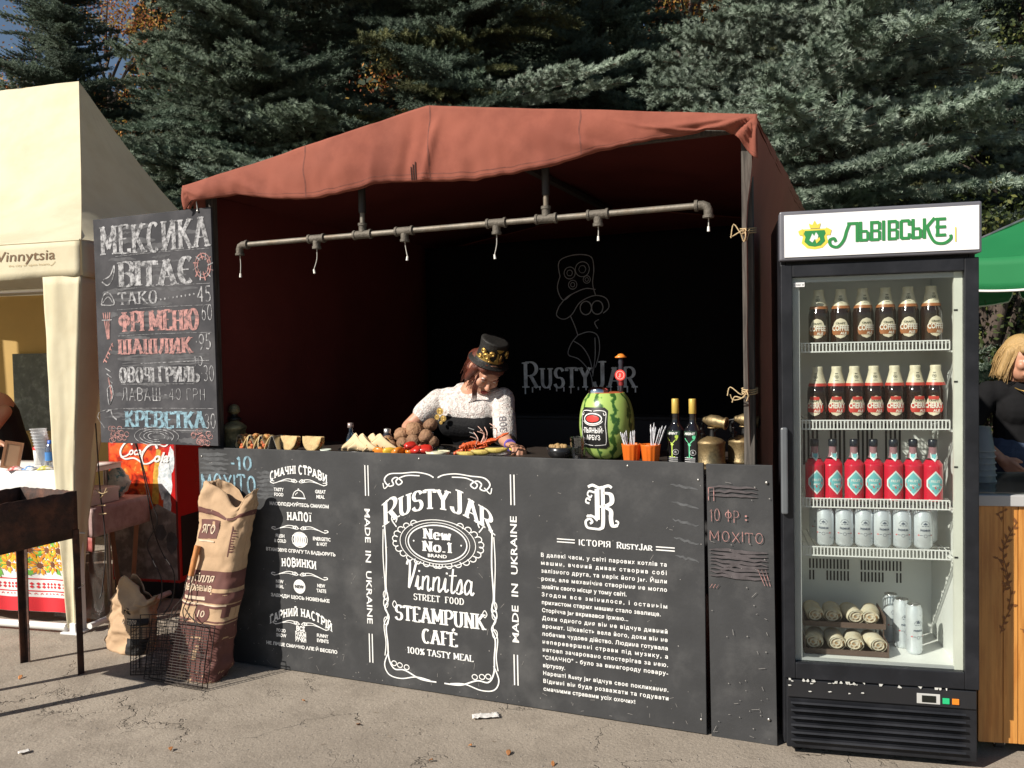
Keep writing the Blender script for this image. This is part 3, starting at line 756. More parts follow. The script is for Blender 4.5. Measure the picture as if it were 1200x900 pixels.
# round-cornered label in the middle
cx = -1.168
ink = Ink()
wp = lambda x, y: (x, y - .092 * ((x - cx) / .27) ** 2)
ink.text('*RUSTY*JAR', cx, .826, .086, width=.545, wv=.19, wh=.055, serif=.06, sw=.07, cap1=1.22, align='CENTER', warp=wp, gap=.08)
def cur(pts, w=.006, wh=None, lay=0, cl=False):
    P = smoothpts([(a + cx, b, 0) for a, b in pts], 6); ink.ribbon([(p[0], p[1]) for p in P], w, wh or w * .55, layer=lay)
for s in (-1, 1):
    cur([(s * .01, .965), (s * .04, .978), (s * .10, .985), (s * .17, .978), (s * .235, .972), (s * .262, .945), (s * .24, .918), (s * .215, .925), (s * .222, .945), (s * .2, .958), (s * .17, .94), (s * .19, .925), (s * .2, .945), (s * .15, .968), (s * .08, .97)], .007, .005, 1)
    cur([(s * .235, .93), (s * .262, .905), (s * .27, .93)], .005, .004, 2)
    cur([(s * .268, .75), (s * .262, .60), (s * .268, .46), (s * .258, .40), (s * .276, .36), (s * .256, .32), (s * .272, .27), (s * .266, .2), (s * .262, .13), (s * .235, .085), (s * .18, .085), (s * .10, .055), (s * .02, .052)], .007, .006, 1)
    cur([(s * .275, .72), (s * .279, .6), (s * .272, .44), (s * .282, .38), (s * .262, .33), (s * .283, .28), (s * .275, .2), (s * .282, .14)], .005, .004, 3)
    for zc in (.42, .38, .30): ink.ribbon(arc(cx + s * .271, zc, .012, .019, 0, 360, 12), .004, .004, layer=4)
    cur([(s * .262, .16), (s * .285, .10), (s * .262, .055), (s * .2, .045), (s * .12, .062), (s * .05, .055)], .006, .005, 5)
    for (a, b) in ((.205, .105), (.17, .10), (.235, .11)): ink.ribbon(arc(cx + s * a, b, .013, .011, 0, 360, 12), .004, .004, layer=2)
    cur([(s * .225, .365), (s * .235, .38), (s * .225, .397), (s * .214, .38), (s * .225, .365)], .004, .004, 3)
    # leafy frame of the oval
    for k in range(13):
        a = R(-88 + 13.2 * k)
        ex, ez = cx + s * .212 * math.cos(a), .674 + .098 * math.sin(a)
        if abs(math.sin(a)) > .93 and math.sin(a) > 0: continue
        q = arc(ex, ez, .016, .013, math.degrees(math.atan2(math.sin(a), s * math.cos(a))) - 110, math.degrees(math.atan2(math.sin(a), s * math.cos(a))) + 120, 8)
        ink.ribbon(q, .0045, .0045, layer=k % 5)
    cur([(s * .205, .735), (s * .228, .765), (s * .222, .785), (s * .202, .775), (s * .208, .755)], .006, .005, 2)
for rx, rz, w in ((.146, .080, .006), (.160, .092, .003), (.188, .104, .0035)):
    ink.ribbon(arc(cx, .674, rx, rz, 0, 360, 44), w, w, layer=int(w * 1000) % 5)
ink.text('*New', cx, .692, .044, width=.135, wv=.2, wh=.08, serif=.05, sw=.09, align='CENTER')
ink.text('*No.1', cx, .636, .044, width=.145, wv=.2, wh=.08, serif=.05, sw=.09, align='CENTER')
ink.disc(cx - .118, .678, .004); ink.disc(cx + .118, .672, .004)
ink.text('STREET  FOOD', cx, .412, .028, width=.250, wv=.16, wh=.07, serif=.05, sw=.1, align='CENTER', gap=.12)
ink.text('STEAMPUNK', cx, .313, .067, width=.445, wv=.19, wh=.06, serif=.06, sw=.08, align='CENTER', gap=.09)
ink.text('CAFÉ', cx, .222, .062, width=.175, wv=.2, wh=.06, serif=.06, sw=.08, align='CENTER')
ink.text('100% TASTY MEAL', cx, .166, .028, width=.330, wv=.17, wh=.07, serif=.05, sw=.1, align='CENTER', gap=.1)
obj('printed_label', ink.mesh(), print_white, front)
tb = MB()
put_text(tb, 'BRAND', cx, .611, .015, bold=.03, width=.095, align='CENTER', y=-.0031)
ink = Ink()                                                      # brush script word
def scr(pts, w=.016, wh=.006, k=5, x=0, sc=1.0):
    P = smoothpts([(a * sc + x, b * sc, 0) for a, b in pts], k); ink.ribbon([(p[0] + .24 * (p[1]), p[1]) for p in P], w, wh, layer=len(ink.polys) % 7)
def script_word(x0, z0, k):
    V_ = [[(.00, .86), (.03, 1.0), (.10, .96), (.12, .7), (.13, .06)], [(.13, .04), (.26, .55), (.34, .95), (.42, 1.0)]]
    letters = {'i': (.17, [[(0, .1), (.06, .5), (.06, .15), (.10, .02), (.17, .12)], [(.08, .64), (.085, .70)]]),
               'n': (.30, [[(.03, .5), (.03, .02)], [(.03, .3), (.12, .5), (.19, .46), (.19, .1), (.23, .0), (.30, .12)]]),
               't': (.20, [[(.08, .85), (.07, .15), (.11, .0), (.19, .1)], [(-.03, .60), (.20, .62)]]),
               's': (.20, [[(0, .1), (.10, .5), (.15, .2), (.10, .0), (.0, .04)], [(.13, .02), (.2, .1)]]),
               'a': (.29, [[(.20, .42), (.10, .5), (.02, .25), (.08, .0), (.2, .2), (.21, .45)], [(.21, .48), (.21, .1), (.25, .0), (.3, .1)]])}
    x = x0
    for st in V_: scr([(a + 0, b) for a, b in st], .055 * k * 2, .03 * k, x=x0 / k if False else 0, sc=1) if False else ink.ribbon([(x0 + (p[0] * 1.1 + .10 * p[1]) * k, z0 + p[1] * k) for p in smoothpts([(a, b, 0) for a, b in st], 6)], .085 * k, .04 * k, layer=len(ink.polys) % 7)
    x = x0 + .40 * k
    for ch in 'innitsa':
        w, sts = letters[ch]
        for st in sts: ink.ribbon([(x + (p[0] * 1.30 + .10 * p[1]) * k, z0 + p[1] * k) for p in smoothpts([(a, b, 0) for a, b in st], 6)], .075 * k, .035 * k, layer=len(ink.polys) % 7)
        x += w * k * 1.40
script_word(-1.335, .458, .128)
obj('printed_script', ink.mesh(), print_white, front)
obj('printed_words', tb, print_white, front)
# monogram, heading and the long text
ink = Ink(); mx = -.417; mz = .782
def mg(pts, w=.014, wh=.009, lay=None): ink.ribbon([(mx + p[0], mz + p[1]) for p in smoothpts([(a, b, 0) for a, b in pts], 6)], w, wh, layer=len(ink.polys) % 7)
mg([(-.012, .165), (-.012, .04)], .020); mg([(.012, .178), (.012, .03), (0, .004), (-.022, .002)], .016)
mg([(-.05, .172), (-.03, .180), (0, .170), (.035, .180), (.05, .172)], .010, .012)
mg([(-.02, .150), (-.045, .155), (-.052, .140), (-.04, .130), (-.034, .14)], .006)
mg([(-.04, .118), (-.055, .125), (-.06, .110), (-.045, .105)], .006)
mg([(.012, .150), (.045, .145), (.048, .112), (.015, .094)], .020, .010); mg([(.012, .094), (.044, .080), (.045, .045), (.052, .018), (.072, .022)], .018, .010)
mg([(-.012, .094), (.014, .094)], .01); mg([(.072, .022), (.076, .034), (.064, .04)], .006)
mg([(-.022, .002), (-.055, .006), (-.062, .03), (-.045, .042), (-.034, .030), (-.044, .022)], .010, .009)
mg([(-.055, .055), (-.02, .050), (-.012, .045)], .008); mg([(-.012, .035), (-.036, .055), (-.058, .050)], .007)
ink.text('ІСТОРІЯ', -.510, .712, .024, width=.135, wv=.15, wh=.10, serif=.0, align='LEFT', gap=.12)
ink.text('*RUSTY*JAR', -.350, .711, .020, width=.145, wv=.18, wh=.10, serif=.04, sw=.1, cap1=1.25, gap=.08)
for s in (0, 1):
    ink.ribbon([(-.606, .720 + s * .012), (-.528, .720 + s * .012)], .0045); ink.ribbon([(-.19, .716 + s * .012), (-.115, .716 + s * .012)], .0045)
obj('printed_monogram', ink.mesh(), print_white, front)
body = [('В далекі часи, у світі парових котлів та', 1), ('машин, вчений дивак створив собі', 1), ('залізного друга, та нарік його Jar. Йшли', 1),
        ('роки, але механічне створіння не могло', 1), ('знайти свого місця у тому світі.', .69), ('Згодом все змінилося, і останьім', 1),
        ('прихистом старих машин стало звалище.', .95), ('Сторічча Jar вкривався іржею...', .70), ('Доки одного дня він не відчув дивний', 1),
        ('аромат. Цікавість вела його, доки він не', 1), ('побачив чудове дійство. Людина готувала', 1), ('неперевершені страви під музику, а', 1),
        ('натовп зачаровано спостерігав за нею.', 1), ('"СМАЧНО" - було за винагороду повару-', 1), ('віртуозу.', .185),
        ('Нарешті Rusty Jar відчув своє покликання.', 1), ('Віднині він буде розважати та годувати', 1), ('смачними стравами усіх охочих!', .745)]
tb = MB(); W0 = .530; z = .652; dz = (.652 - .085) / 17
for k, (s, f) in enumerate(body):
    vs, fs = text2d(s, .0165, bold=.022); w = max(v[0] for v in vs) - min(v[0] for v in vs)
    sp_ = W0 * f / w
    if sp_ > 1.02: put_text(tb, s, -.678, z - dz * k, .0165, bold=.022, spacing=1 + (sp_ - 1) * 1.0, width=W0 * f)
    else: put_text(tb, s, -.678, z - dz * k, .0165, bold=.022, width=W0 * f)
obj('printed_story', tb, print_white, front)
# chalk: left corner
def chalk(ink, s, x, z, h, width, w=.010, **kw): ink.text(s, x, z, h, width=width, wv=w / (width / max(1, len(s)) / .7), wh=w / h, serif=0, jit=.06, **kw)
ink = Ink()
chalk(ink, 'МОХІТО', -2.50, .850, .085, .345, .010, seed=3)
chalk(ink, '-10', -2.31, .965, .062, .135, .009, seed=4)
obj('chalk_writing', ink.mesh(), chalk_blue, front)
ink = Ink()
for k in range(9): smear(ink, -2.5, 1.03 - .022 * k, -2.33 + .01 * (k % 3), 1.035 - .024 * k, .018, k)
for k in range(7): smear(ink, -2.15, .95 - .02 * k, -2.04, .955 - .02 * k, .016, 40 + k)
for k in range(5): smear(ink, -.13 + k * .004, .98 - .07 * k, -.02, .96 - .07 * k, .010, 60 + k)
obj('chalk_smear', ink.mesh(off=.0007, step=.00008), M('smear_grey', (.085, .088, .092), .95, var=.4, scale=30), front, kind='stuff')
obj('scuff_marks', scuffs(None, -2.5, -.01, .02, 1.05, 260, 5).mesh(off=.0012), M('scuff', (.22, .21, .2), .9, var=.2), front, kind='stuff')
# chalk: side panel
ink = Ink()
chalk(ink, '10 ФР', .022, .845, .045, .11, .0022, seed=8)
ink.ribbon([(.155, .87), (.162, .87)], .006); ink.ribbon([(.155, .855), (.162, .855)], .006)
chalk(ink, 'МОХІТО', .018, .770, .038, .205, .0024, seed=9)
chalk(ink, 'П', .014, .925, .05, .03, .0022, seed=1)
for k in range(3): ink.ribbon([(.03 + k * .012, .60), (.02 + k * .012, .585)], .002); ink.ribbon([(.20 + k * .014, .67), (.225 + k * .010, .61)], .002)
obj('chalk_writing', ink.mesh(off=.006), chalk_pink, sp)
ink = Ink()
for k in range(8): smear(ink, .02, .735 - .014 * k, .235, .73 - .014 * k, .013, 80 + k)
for k in range(3): smear(ink, .02, .98 - .018 * k, .2, .975 - .016 * k, .010, 90 + k)
obj('chalk_smear', ink.mesh(off=.004, step=.0001), M('smear_pink', (.078, .068, .071), .95, var=.35, scale=40), sp, kind='stuff')
obj('scuff_marks', scuffs(None, .02, .25, .02, 1.0, 50, 6).mesh(off=.006), M('scuff', (.3, .3, .3)), sp, kind='stuff')
mb = MB()
for p in ((-2.49, 1.02), (-2.49, .08), (-.02, 1.0), (-.02, .06), (-1.25, 1.045), (-.3, 1.045)): mb.ball((p[0], -.001, p[1]), (.005, .002, .005), 8)
obj('screws', mb, steel, front)
mb = MB()
for p in ((.235, 1.0), (.235, .10)): mb.ball((p[0], -.004, p[1]), (.006, .003, .006), 8)
obj('screws', mb, steel, sp)

# ------------------------------------------------------------------ chalk menu board
mbd = thing('menu_board', 'tall black chalk menu board with drawn lettering hung at the left end of the counter', 'menu board', ST(0, -.022), ANG_S)
mb = MB()
BX0, BX1 = -3.150, -2.362
mb.box(BX0, BX1, 0, .014, 1.078, 2.246)
slate = M('slate', (.045, .045, .050), .8, var=.25, scale=5, col2=(.085, .083, .088), mixscale=4, mixlo=.42, mixhi=.68, spec=.2)
obj('board', mb, slate, mbd, bevel=.0015)
w_, p_, b_ = Ink(), Ink(), Ink()
def ch(ink, s, x, z, h, w, wv=.2, wh=.05, serif=.05, seed=0, gap=.1):
    ink.text(s, x, z, h, width=w, wv=wv, wh=wh, serif=serif, sw=.05, jit=.03, seed=seed, gap=gap)
ch(w_, 'МЕКСИКА', -3.10, 2.055, .145, .72, .18)
ch(w_, 'ВІТАЄ', -2.98, 1.885, .125, .50, .22, seed=2)
ch(w_, 'ТАКО', -2.99, 1.795, .062, .27, .13, .1, seed=3)
for k in range(9): w_.disc(-2.70 + k * .027, 1.812 + .002 * k, .0055, n=8)
ch(w_, '45', -2.465, 1.79, .075, .09, .09, .09, 0, 4)
ch(p_, 'ФРІ МЕНЮ', -2.99, 1.655, .100, .53, .24, .06, .06, 5, .08)
ch(w_, '60', -2.44, 1.70, .075, .07, .07, .07, 0, 4)
ch(p_, 'ШАШЛИК', -3.0, 1.540, .075, .49, .22, .08, .05, 6, .1)
ch(w_, '·95', -2.485, 1.555, .075, .10, .09, .08, 0, 7)
ch(w_, 'ОВОЧІ ГРИЛЬ', -3.0, 1.395, .075, .53, .24, .09, .05, 8, .09)
ch(w_, '·30', -2.455, 1.40, .075, .085, .08, .07, 0, 9)
ch(w_, 'ЛАВАШ', -2.99, 1.300, .065, .27, .07, .07, 0, 10, .12)
ch(w_, '-40 ГРН', -2.70, 1.305, .055, .27, .05, .05, 0, 11, .16)
ch(b_, 'КРЕВЕТКА', -2.97, 1.165, .080, .53, .22, .08, .05, 12, .08)
ch(w_, '30', -2.44, 1.165, .07, .07, .07, .07, 0, 13)
ch(w_, '12', -2.50, 1.475, .045, .06, .08, .08, 0, 13)
# small drawings: pepper, skull, taco, cone, skewer, carrot, prawn, shells
def dr(ink, pts, w=.005, k=5): ink.ribbon([(p[0], p[1]) for p in smoothpts([(a, b, 0) for a, b in pts], k)], w, w * .7, layer=len(ink.polys) % 7)
dr(w_, [(-3.10, 1.92), (-3.06, 1.90), (-3.02, 1.94), (-3.01, 2.00), (-3.04, 1.95), (-3.09, 1.93)], .008)
for r in (.05, .036): dr(p_, [(-2.42 + r * math.cos(R(a)), 1.965 + r * 1.2 * math.sin(R(a))) for a in range(0, 361, 45)], .006)
for a in range(0, 360, 30): dr(p_ if a % 60 else w_, [(-2.42 + .03 * math.cos(R(a)), 1.965 + .03 * math.sin(R(a))), (-2.42 + .065 * math.cos(R(a + 12)), 1.96 + .07 * math.sin(R(a + 12)))], .007, 3)
dr(w_, [(-3.11, 1.80), (-3.09, 1.85), (-3.05, 1.86), (-3.02, 1.80), (-3.11, 1.80)], .008); dr(w_, [(-3.10, 1.81), (-3.06, 1.84), (-3.03, 1.81)], .006)
for k in range(4): dr(p_, [(-3.10 + k * .016, 1.76), (-3.075 + k * .004, 1.62)], .006)
dr(w_, [(-3.11, 1.72), (-3.04, 1.72)], .007); dr(p_, [(-3.11, 1.50), (-3.04, 1.60)], .006)
for k in range(5): dr(p_, [(-3.105 + k * .014, 1.515 + k * .02), (-3.085 + k * .012, 1.50 + k * .02)], .008, 2)
for k in range(5): dr(w_, [(-3.10 + .01 * k, 1.47 - .03 * k), (-3.06 + .004 * k, 1.45 - .03 * k)], .006, 2)
dr(w_, [(-3.09, 1.36), (-3.06, 1.38), (-3.05, 1.33), (-3.08, 1.28), (-3.09, 1.36)], .006); dr(p_, [(-3.08, 1.42), (-3.06, 1.33), (-3.07, 1.30)], .01)
dr(w_, [(-3.10, 1.24), (-3.07, 1.25), (-3.06, 1.22), (-3.03, 1.20)], .009)
for r in (.13, .10, .075, .05): dr(w_, [(-2.76 + r * 1.15 * math.cos(R(a)), 1.118 + r * .36 * math.sin(R(a))) for a in range(-30, 320, 35)], .004)
for cx_ in (-3.02, -2.46):
    for k in range(14):
        rr = random.Random(k + int(cx_ * -100)); a, b = cx_ + rr.uniform(-.06, .06), 1.12 + rr.uniform(-.03, .035)
        p_.ribbon(arc(a, b, .016, .013, 0, 330, 8), .004, layer=k % 5)
for z in (2.045, 1.875, 1.77, 1.635): dr(w_, [(-3.0, z), (-2.7, z + .004), (-2.38, z + .002)], .002)
dr(w_, [(-3.12, 1.155), (-3.11, 1.25), (-2.38, 1.262)], .003); dr(w_, [(-3.12, 1.155), (-2.38, 1.150)], .003)
dr(w_, [(-2.99, 1.385), (-2.5, 1.385)], .003); dr(w_, [(-2.85, 1.49), (-2.40, 1.50)], .004)
obj('chalk_writing', w_.mesh(), chalk_white, mbd); obj('pink_chalk_writing', p_.mesh(off=.0016), chalk_pink, mbd)
obj('blue_chalk_writing', b_.mesh(), chalk_blue, mbd)
ink = Ink()
for k in range(60):
    rr = random.Random(k); x = rr.uniform(-3.12, -2.6); z = rr.uniform(1.09, 2.2)
    smear(ink, x, z, x + rr.uniform(.1, .22), z + rr.uniform(-.01, .01), rr.uniform(.01, .03), k)
for k in range(5): smear(ink, -2.98, 1.53 - .012 * k, -2.40, 1.535 - .012 * k, .012, 200 + k)
obj('chalk_smear', ink.mesh(off=.0004, step=.0001), M('smear_slate', (.085, .085, .09), .95, var=.4, scale=25), mbd, kind='stuff')
mb = MB(); mb.tube(smoothpts([(-2.44, -.004, 2.235), (-2.445, -.006, 2.30), (-2.46, .02, 2.34)], 5), .0035, 6); mb.ball((-2.44, -.004, 2.232), .007, 8)
obj('hanging_hook', mb, steel, mbd)

# ------------------------------------------------------------------ pipe rail with lamp sockets
pipe_m = M('galvanised_pipe', (.20, .18, .15), .62, metal=.6, var=.35, scale=14, bump=.15, bscale=80, col2=(.16, .12, .08), mixscale=9, mixlo=.5, mixhi=.7)
cast_m = M('cast_fitting', (.13, .115, .095), .7, metal=.5, var=.3, scale=20, bump=.4, bscale=90)
pr = thing('pipe_rail', 'long steel water pipe with six lamp sockets hanging under the tent roof edge', 'pipe lamp', ST(0, .06), ANG_S)
X0, X1 = -2.262, .020; PZ = 2.062
mb = MB(); mb.tube([(X0 + .03, 0, PZ), (X1 - .03, 0, PZ)], .0125, 14); obj('pipe', mb, pipe_m, pr)
for x in (-1.550, -.650):
    mb = MB(); mb.tube([(x, 0, PZ + .02), (x, 0, 2.30)], .0115, 12); obj('hanger', mb, pipe_m, pr)
    mb = MB(); mb.tube([(x, 0, 2.16), (x, 0, 2.40 if x < -1 else 2.40)], .017, 12); obj('hanger_sleeve', mb, M('dark_pipe', (.02, .016, .014), .6), pr)
    mb = MB(); mb.tube([(x - .042, 0, PZ), (x + .042, 0, PZ)], .019, 14); mb.tube([(x, 0, PZ + .01), (x, 0, PZ + .045)], .018, 14)
    for s in (-1, 1): mb.tube([(x + s * .042 - .005, 0, PZ), (x + s * .042 + .005, 0, PZ)], .0225, 14)
    mb.tube([(x, 0, PZ + .04), (x, 0, PZ + .052)], .0215, 14)
    obj('tee_fitting', mb, cast_m, pr)
for x in (-1.806, -1.330, -.878, -.425):
    mb = MB(); mb.tube([(x - .04, 0, PZ), (x + .04, 0, PZ)], .0185, 14); mb.tube([(x, 0, PZ - .01), (x, 0, PZ - .042)], .018, 14)
    for s in (-1, 1): mb.tube([(x + s * .04 - .005, 0, PZ), (x + s * .04 + .005, 0, PZ)], .022, 14)
    mb.tube([(x, 0, PZ - .036), (x, 0, PZ - .048)], .0215, 14)
    obj('tee_fitting', mb, cast_m, pr)
for x, s in ((X0, 1), (X1, -1)):
    mb = MB(); mb.tube([(x + s * .045, 0, PZ), (x + s * .02, 0, PZ), (x + s * .006, 0, PZ - .006), (x, 0, PZ - .02), (x, 0, PZ - .045)], .018, 14)
    mb.tube([(x + s * .04, 0, PZ), (x + s * .052, 0, PZ)], .0225, 14); mb.tube([(x, 0, PZ - .04), (x, 0, PZ - .05)], .022, 14)
    obj('elbow_fitting', mb, cast_m, pr)
sockm = M('wire_insulation', (.42, .40, .36), .6)
for x, L, dx in ((X0, .095, 0), (-1.806, .10, -.02), (-1.330, .07, .012), (-.878, .09, -.012), (-.425, .045, 0), (X1, .04, 0)):
    mb = MB(); mb.tube(smoothpts([(x, 0, PZ - .045), (x + dx * .2, .004, PZ - .045 - L * .5), (x + dx, 0, PZ - .045 - L)], 4), .0022, 6)
    w = obj('wire', mb, sockm, pr)
    mb = MB(); mb.tube([(x + dx, 0, PZ - .043 - L), (x + dx - dx * .2, 0, PZ - .062 - L)], [.0045, .006], 8)
    obj('wire_end', mb, M('porcelain', (.8, .78, .72), .3), w)
mb = MB(); mb.tube([(XL + .02, 0, 2.395), (XR - .03, 0, 2.395)], .012, 8)
obj('roof_bar', mb, M('dark_pipe', (.02, .016, .014), .6), tent).location = (0, .06, -.05)
# ------------------------------------------------------------------ things standing on the counter
TZ = 1.0405
brass = M('old_brass', (.30, .22, .11), .5, metal=.75, var=.35, scale=18, bump=.2, bscale=90, col2=(.10, .085, .05), mixscale=10, mixlo=.42, mixhi=.62)
olive_brass = M('olive_brass', (.36, .33, .18), .5, metal=.35, var=.3, scale=18, bump=.2, bscale=90, col2=(.09, .085, .05), mixscale=12)
black_metal = M('black_metal', (.02, .02, .02), .4, metal=.4, var=.3, scale=30)
def onctr(name, label, cat, x, y, rz=0, group=None, z=TZ): return thing(name, label, cat, ST(x, y, z), ANG_S + rz, group)

lt = onctr('brass_tank', 'old olive brass tank with ball knob at the left end of the counter', 'tank', -2.425, .17)
mb = MB(); mb.lathe([(0, 0), (.058, 0), (.060, .004), (.056, .012), (.055, .10), (.060, .104), (.061, .115), (.055, .122), (.040, .134), (.024, .142), (.020, .148)], 28)
obj('body', mb, olive_brass, lt)
mb = MB(); mb.lathe([(.020, .146), (.034, .150), (.036, .158), (.024, .166), (.016, .172), (.015, .180)], 24); obj('collar', mb, black_metal, lt)
mb = MB(); mb.ball((.002, 0, .204), (.028, .028, .028), 20); mb.lathe([(.022, .188), (.030, .192), (.030, .198), (.026, .20)], 20); obj('knob', mb, olive_brass, lt)
mb = MB(); mb.tube([(-.035, -.01, .122), (-.045, -.012, .148)], [.007, .005], 8); mb.ball((-.046, -.012, .152), .008, 8); obj('valve', mb, brass, lt)

# taco racks and tacos
tort = M('tortilla', (.52, .38, .18), .8, var=.25, scale=30, col2=(.38, .22, .09), mixscale=22, mixlo=.5, mixhi=.7, bump=.3, bscale=120)
fill_m = M('taco_filling', (.35, .20, .06), .7, var=.6, scale=60, col2=(.45, .08, .02), mixscale=50, bump=.8, bscale=150)
tr = onctr('taco_rack', 'zigzag steel rack holding tacos on the counter beside the brass tank', 'rack', -2.18, .10)
mb = MB(); n = 4; P = []
for k in range(n): P += [(-.165 + k * .068, .002), (-.138 + k * .068, .080), (-.127 + k * .068, .080)]
P += [(-.165 + n * .068, .002)]
for a, b in zip(P, P[1:]):
    ax, az = a; bx, bz = b
    mb.add([(ax, -.03, az), (bx, -.03, bz), (bx, .05, bz), (ax, .05, az)], [(0, 1, 2, 3)])
obj('zigzag_plate', mb, steel, tr, solid=.002)
mb = MB(); mb.box(-.175, .115, -.034, .054, -.0005, .002); obj('base_plate', mb, steel, tr)
def taco(loc, rz, label, tilt=0, sc=(1, 1, 1)):
    t = thing('taco', label, 'taco', loc, rz, 'tacos on the counter')
    mb = MB()
    for s in (-1, 1):
        mb.grid(lambda u, v: (lambda a, r: (s * (.003 + .017 * (r / .05) * (.35 + .65 * max(0, math.sin(a))) * .9) + .002 * nz(a * 3, r * 60), .052 * math.cos(a) * (r / .05), .004 + (r / .05) * .055 * math.sin(a)))(math.pi * u, .05 * v), 14, 6)
    obj('tortilla', mb, tort, t, solid=.002)
    mb = MB(); rr = random.Random(int(loc[0] * 999))
    for k in range(14):
        a = math.pi * (k + .5) / 14; mb.ball((rr.uniform(-.007, .007), .046 * math.cos(a), .006 + .049 * math.sin(a)), (rr.uniform(.006, .010),) * 3, 6)
    obj('filling', mb, fill_m, t, kind='stuff')
    t.rotation_euler = (tilt, 0, rz); t.scale = sc
    return t
pos = ['leftmost taco in the zigzag rack', 'second taco from the left in the zigzag rack', 'third taco from the left in the zigzag rack']
for k in range(3): taco(ST(-2.305 + k * .068 , .11, TZ + .004), ANG_S, 'folded yellow ' + pos[k], 0, (1.9, .9, 1.35))
taco(ST(-2.035, .12, TZ + .085), ANG_S + R(78), 'half round taco lying side on, just right of the zigzag rack', R(180), (1.2, 1.15, 1.3))
taco(ST(-1.90, .12, TZ + .085), ANG_S + R(84), 'half round taco side on, rightmost of the tacos', R(180), (1.2, 1.15, 1.3))
# salt cup
bp_ = onctr('paper_tub', 'small pale tub with green print between tacos and tortilla plate', 'tub', -1.815, .10)
mb = MB(); mb.lathe([(0, 0), (.022, 0), (.027, .022), (.025, .022), (.021, .004), (0, .004)], 18); obj('tub', mb, M('pale_tub', (.55, .6, .52), .6), bp_)
mb = MB(); mb.lathe([(.0232, .004), (.0262, .015)], 18); obj('printed_band', mb, M('green_band', (.05, .25, .12), .6), bp_)

# plate with tortillas
pl = onctr('black_plate', 'wide shallow black plate under the folded tortillas', 'plate', -1.62, .19)
mb = MB(); mb.lathe([(0, .001), (.09, .001), (.145, .017), (.155, .021), (.155, .024), (.145, .021), (.09, .006), (0, .006)], 40); obj('dish', mb, M('plate_black', (.012, .012, .013), .25), pl)
wrapm = M('wheat_tortilla', (.66, .50, .30), .85, var=.12, scale=20, col2=(.50, .33, .17), mixscale=30, mixlo=.6, mixhi=.72)
for k in range(4):
    t = onctr('folded_tortilla', ['leftmost folded flat tortilla leaning up on the black plate', 'second folded tortilla from the left on the black plate', 'broad folded tortilla in the middle of the black plate', 'rightmost folded tortilla beside the potatoes'][k], 'tortilla', -1.700 + .046 * k, .17 - .015 * (k % 2), R(-8 + 7 * k), 'folded tortillas on the black plate', z=TZ + .012)
    mb = MB()
    def tri(u, v, k=k):
        x = lerp(-.07, .10, u); h = .085 * (1 - abs(u - .48) * 1.6) if True else 0
        return (x + .01 * v, .05 * (1 - v) - .06 + .04 * v + .008 * math.sin(u * 6), max(.002, h * v) + .002 * nz(u * 5, v * 5, k))
    mb.grid(tri, 14, 8); mb.grid(lambda u, v: (lambda p: (p[0] + .006, p[1] - .010 * math.sin(v * 3.0), p[2] * .92))(tri(u, v)), 14, 8)
    mb.grid(lambda u, v: (lambda p: (p[0] - .006, p[1] + .012, p[2] * 1.05))(tri(u, v)), 14, 8)
    obj('folded_layers', mb, wrapm, t, solid=.003)
gb = onctr('glass_bottle', 'small clear glass bottle with metal cap standing behind the tortilla plate', 'bottle', -1.805, .30)
mb = MB(); mb.lathe([(0, 0), (.026, 0), (.028, .01), (.028, .055), (.022, .075), (.013, .09), (.012, .112)], 20); obj('glass', mb, glass_mat('bottle_glass', (.6, .72, .78), .9, .02, .12), gb)
mb = MB(); mb.lathe([(0, .004), (.022, .004), (.022, .05), (0, .05)], 16); obj('liquid', mb, M('blue_liquid', (.15, .25, .33), .2), gb)
mb = MB(); mb.lathe([(.0145, .108), (.0155, .110), (.0155, .132), (0, .134)], 16); obj('cap', mb, M('rust_cap', (.3, .24, .22), .4, metal=.5), gb)
sp2 = onctr('glass_shaker', 'small dark glass shaker half hidden behind the tortillas', 'shaker', -1.63, .36)
mb = MB(); mb.lathe([(0, 0), (.022, 0), (.024, .06), (.016, .082)], 16); obj('jar', mb, M('dark_glass', (.03, .03, .04), .1), sp2)
mb = MB(); mb.lathe([(.017, .08), (.018, .10), (0, .104)], 16); obj('lid', mb, steel, sp2)
bw = onctr('steel_bowl', 'dark round steel bowl behind the pile of potatoes', 'bowl', -1.50, .40)
mb = MB(); mb.lathe([(0, 0), (.05, .0), (.085, .04), (.095, .075), (.098, .077), (.088, .04), (.05, .004), (0, .004)], 28); obj('bowl', mb, M('dull_steel', (.10, .11, .12), .35, metal=.8), bw)

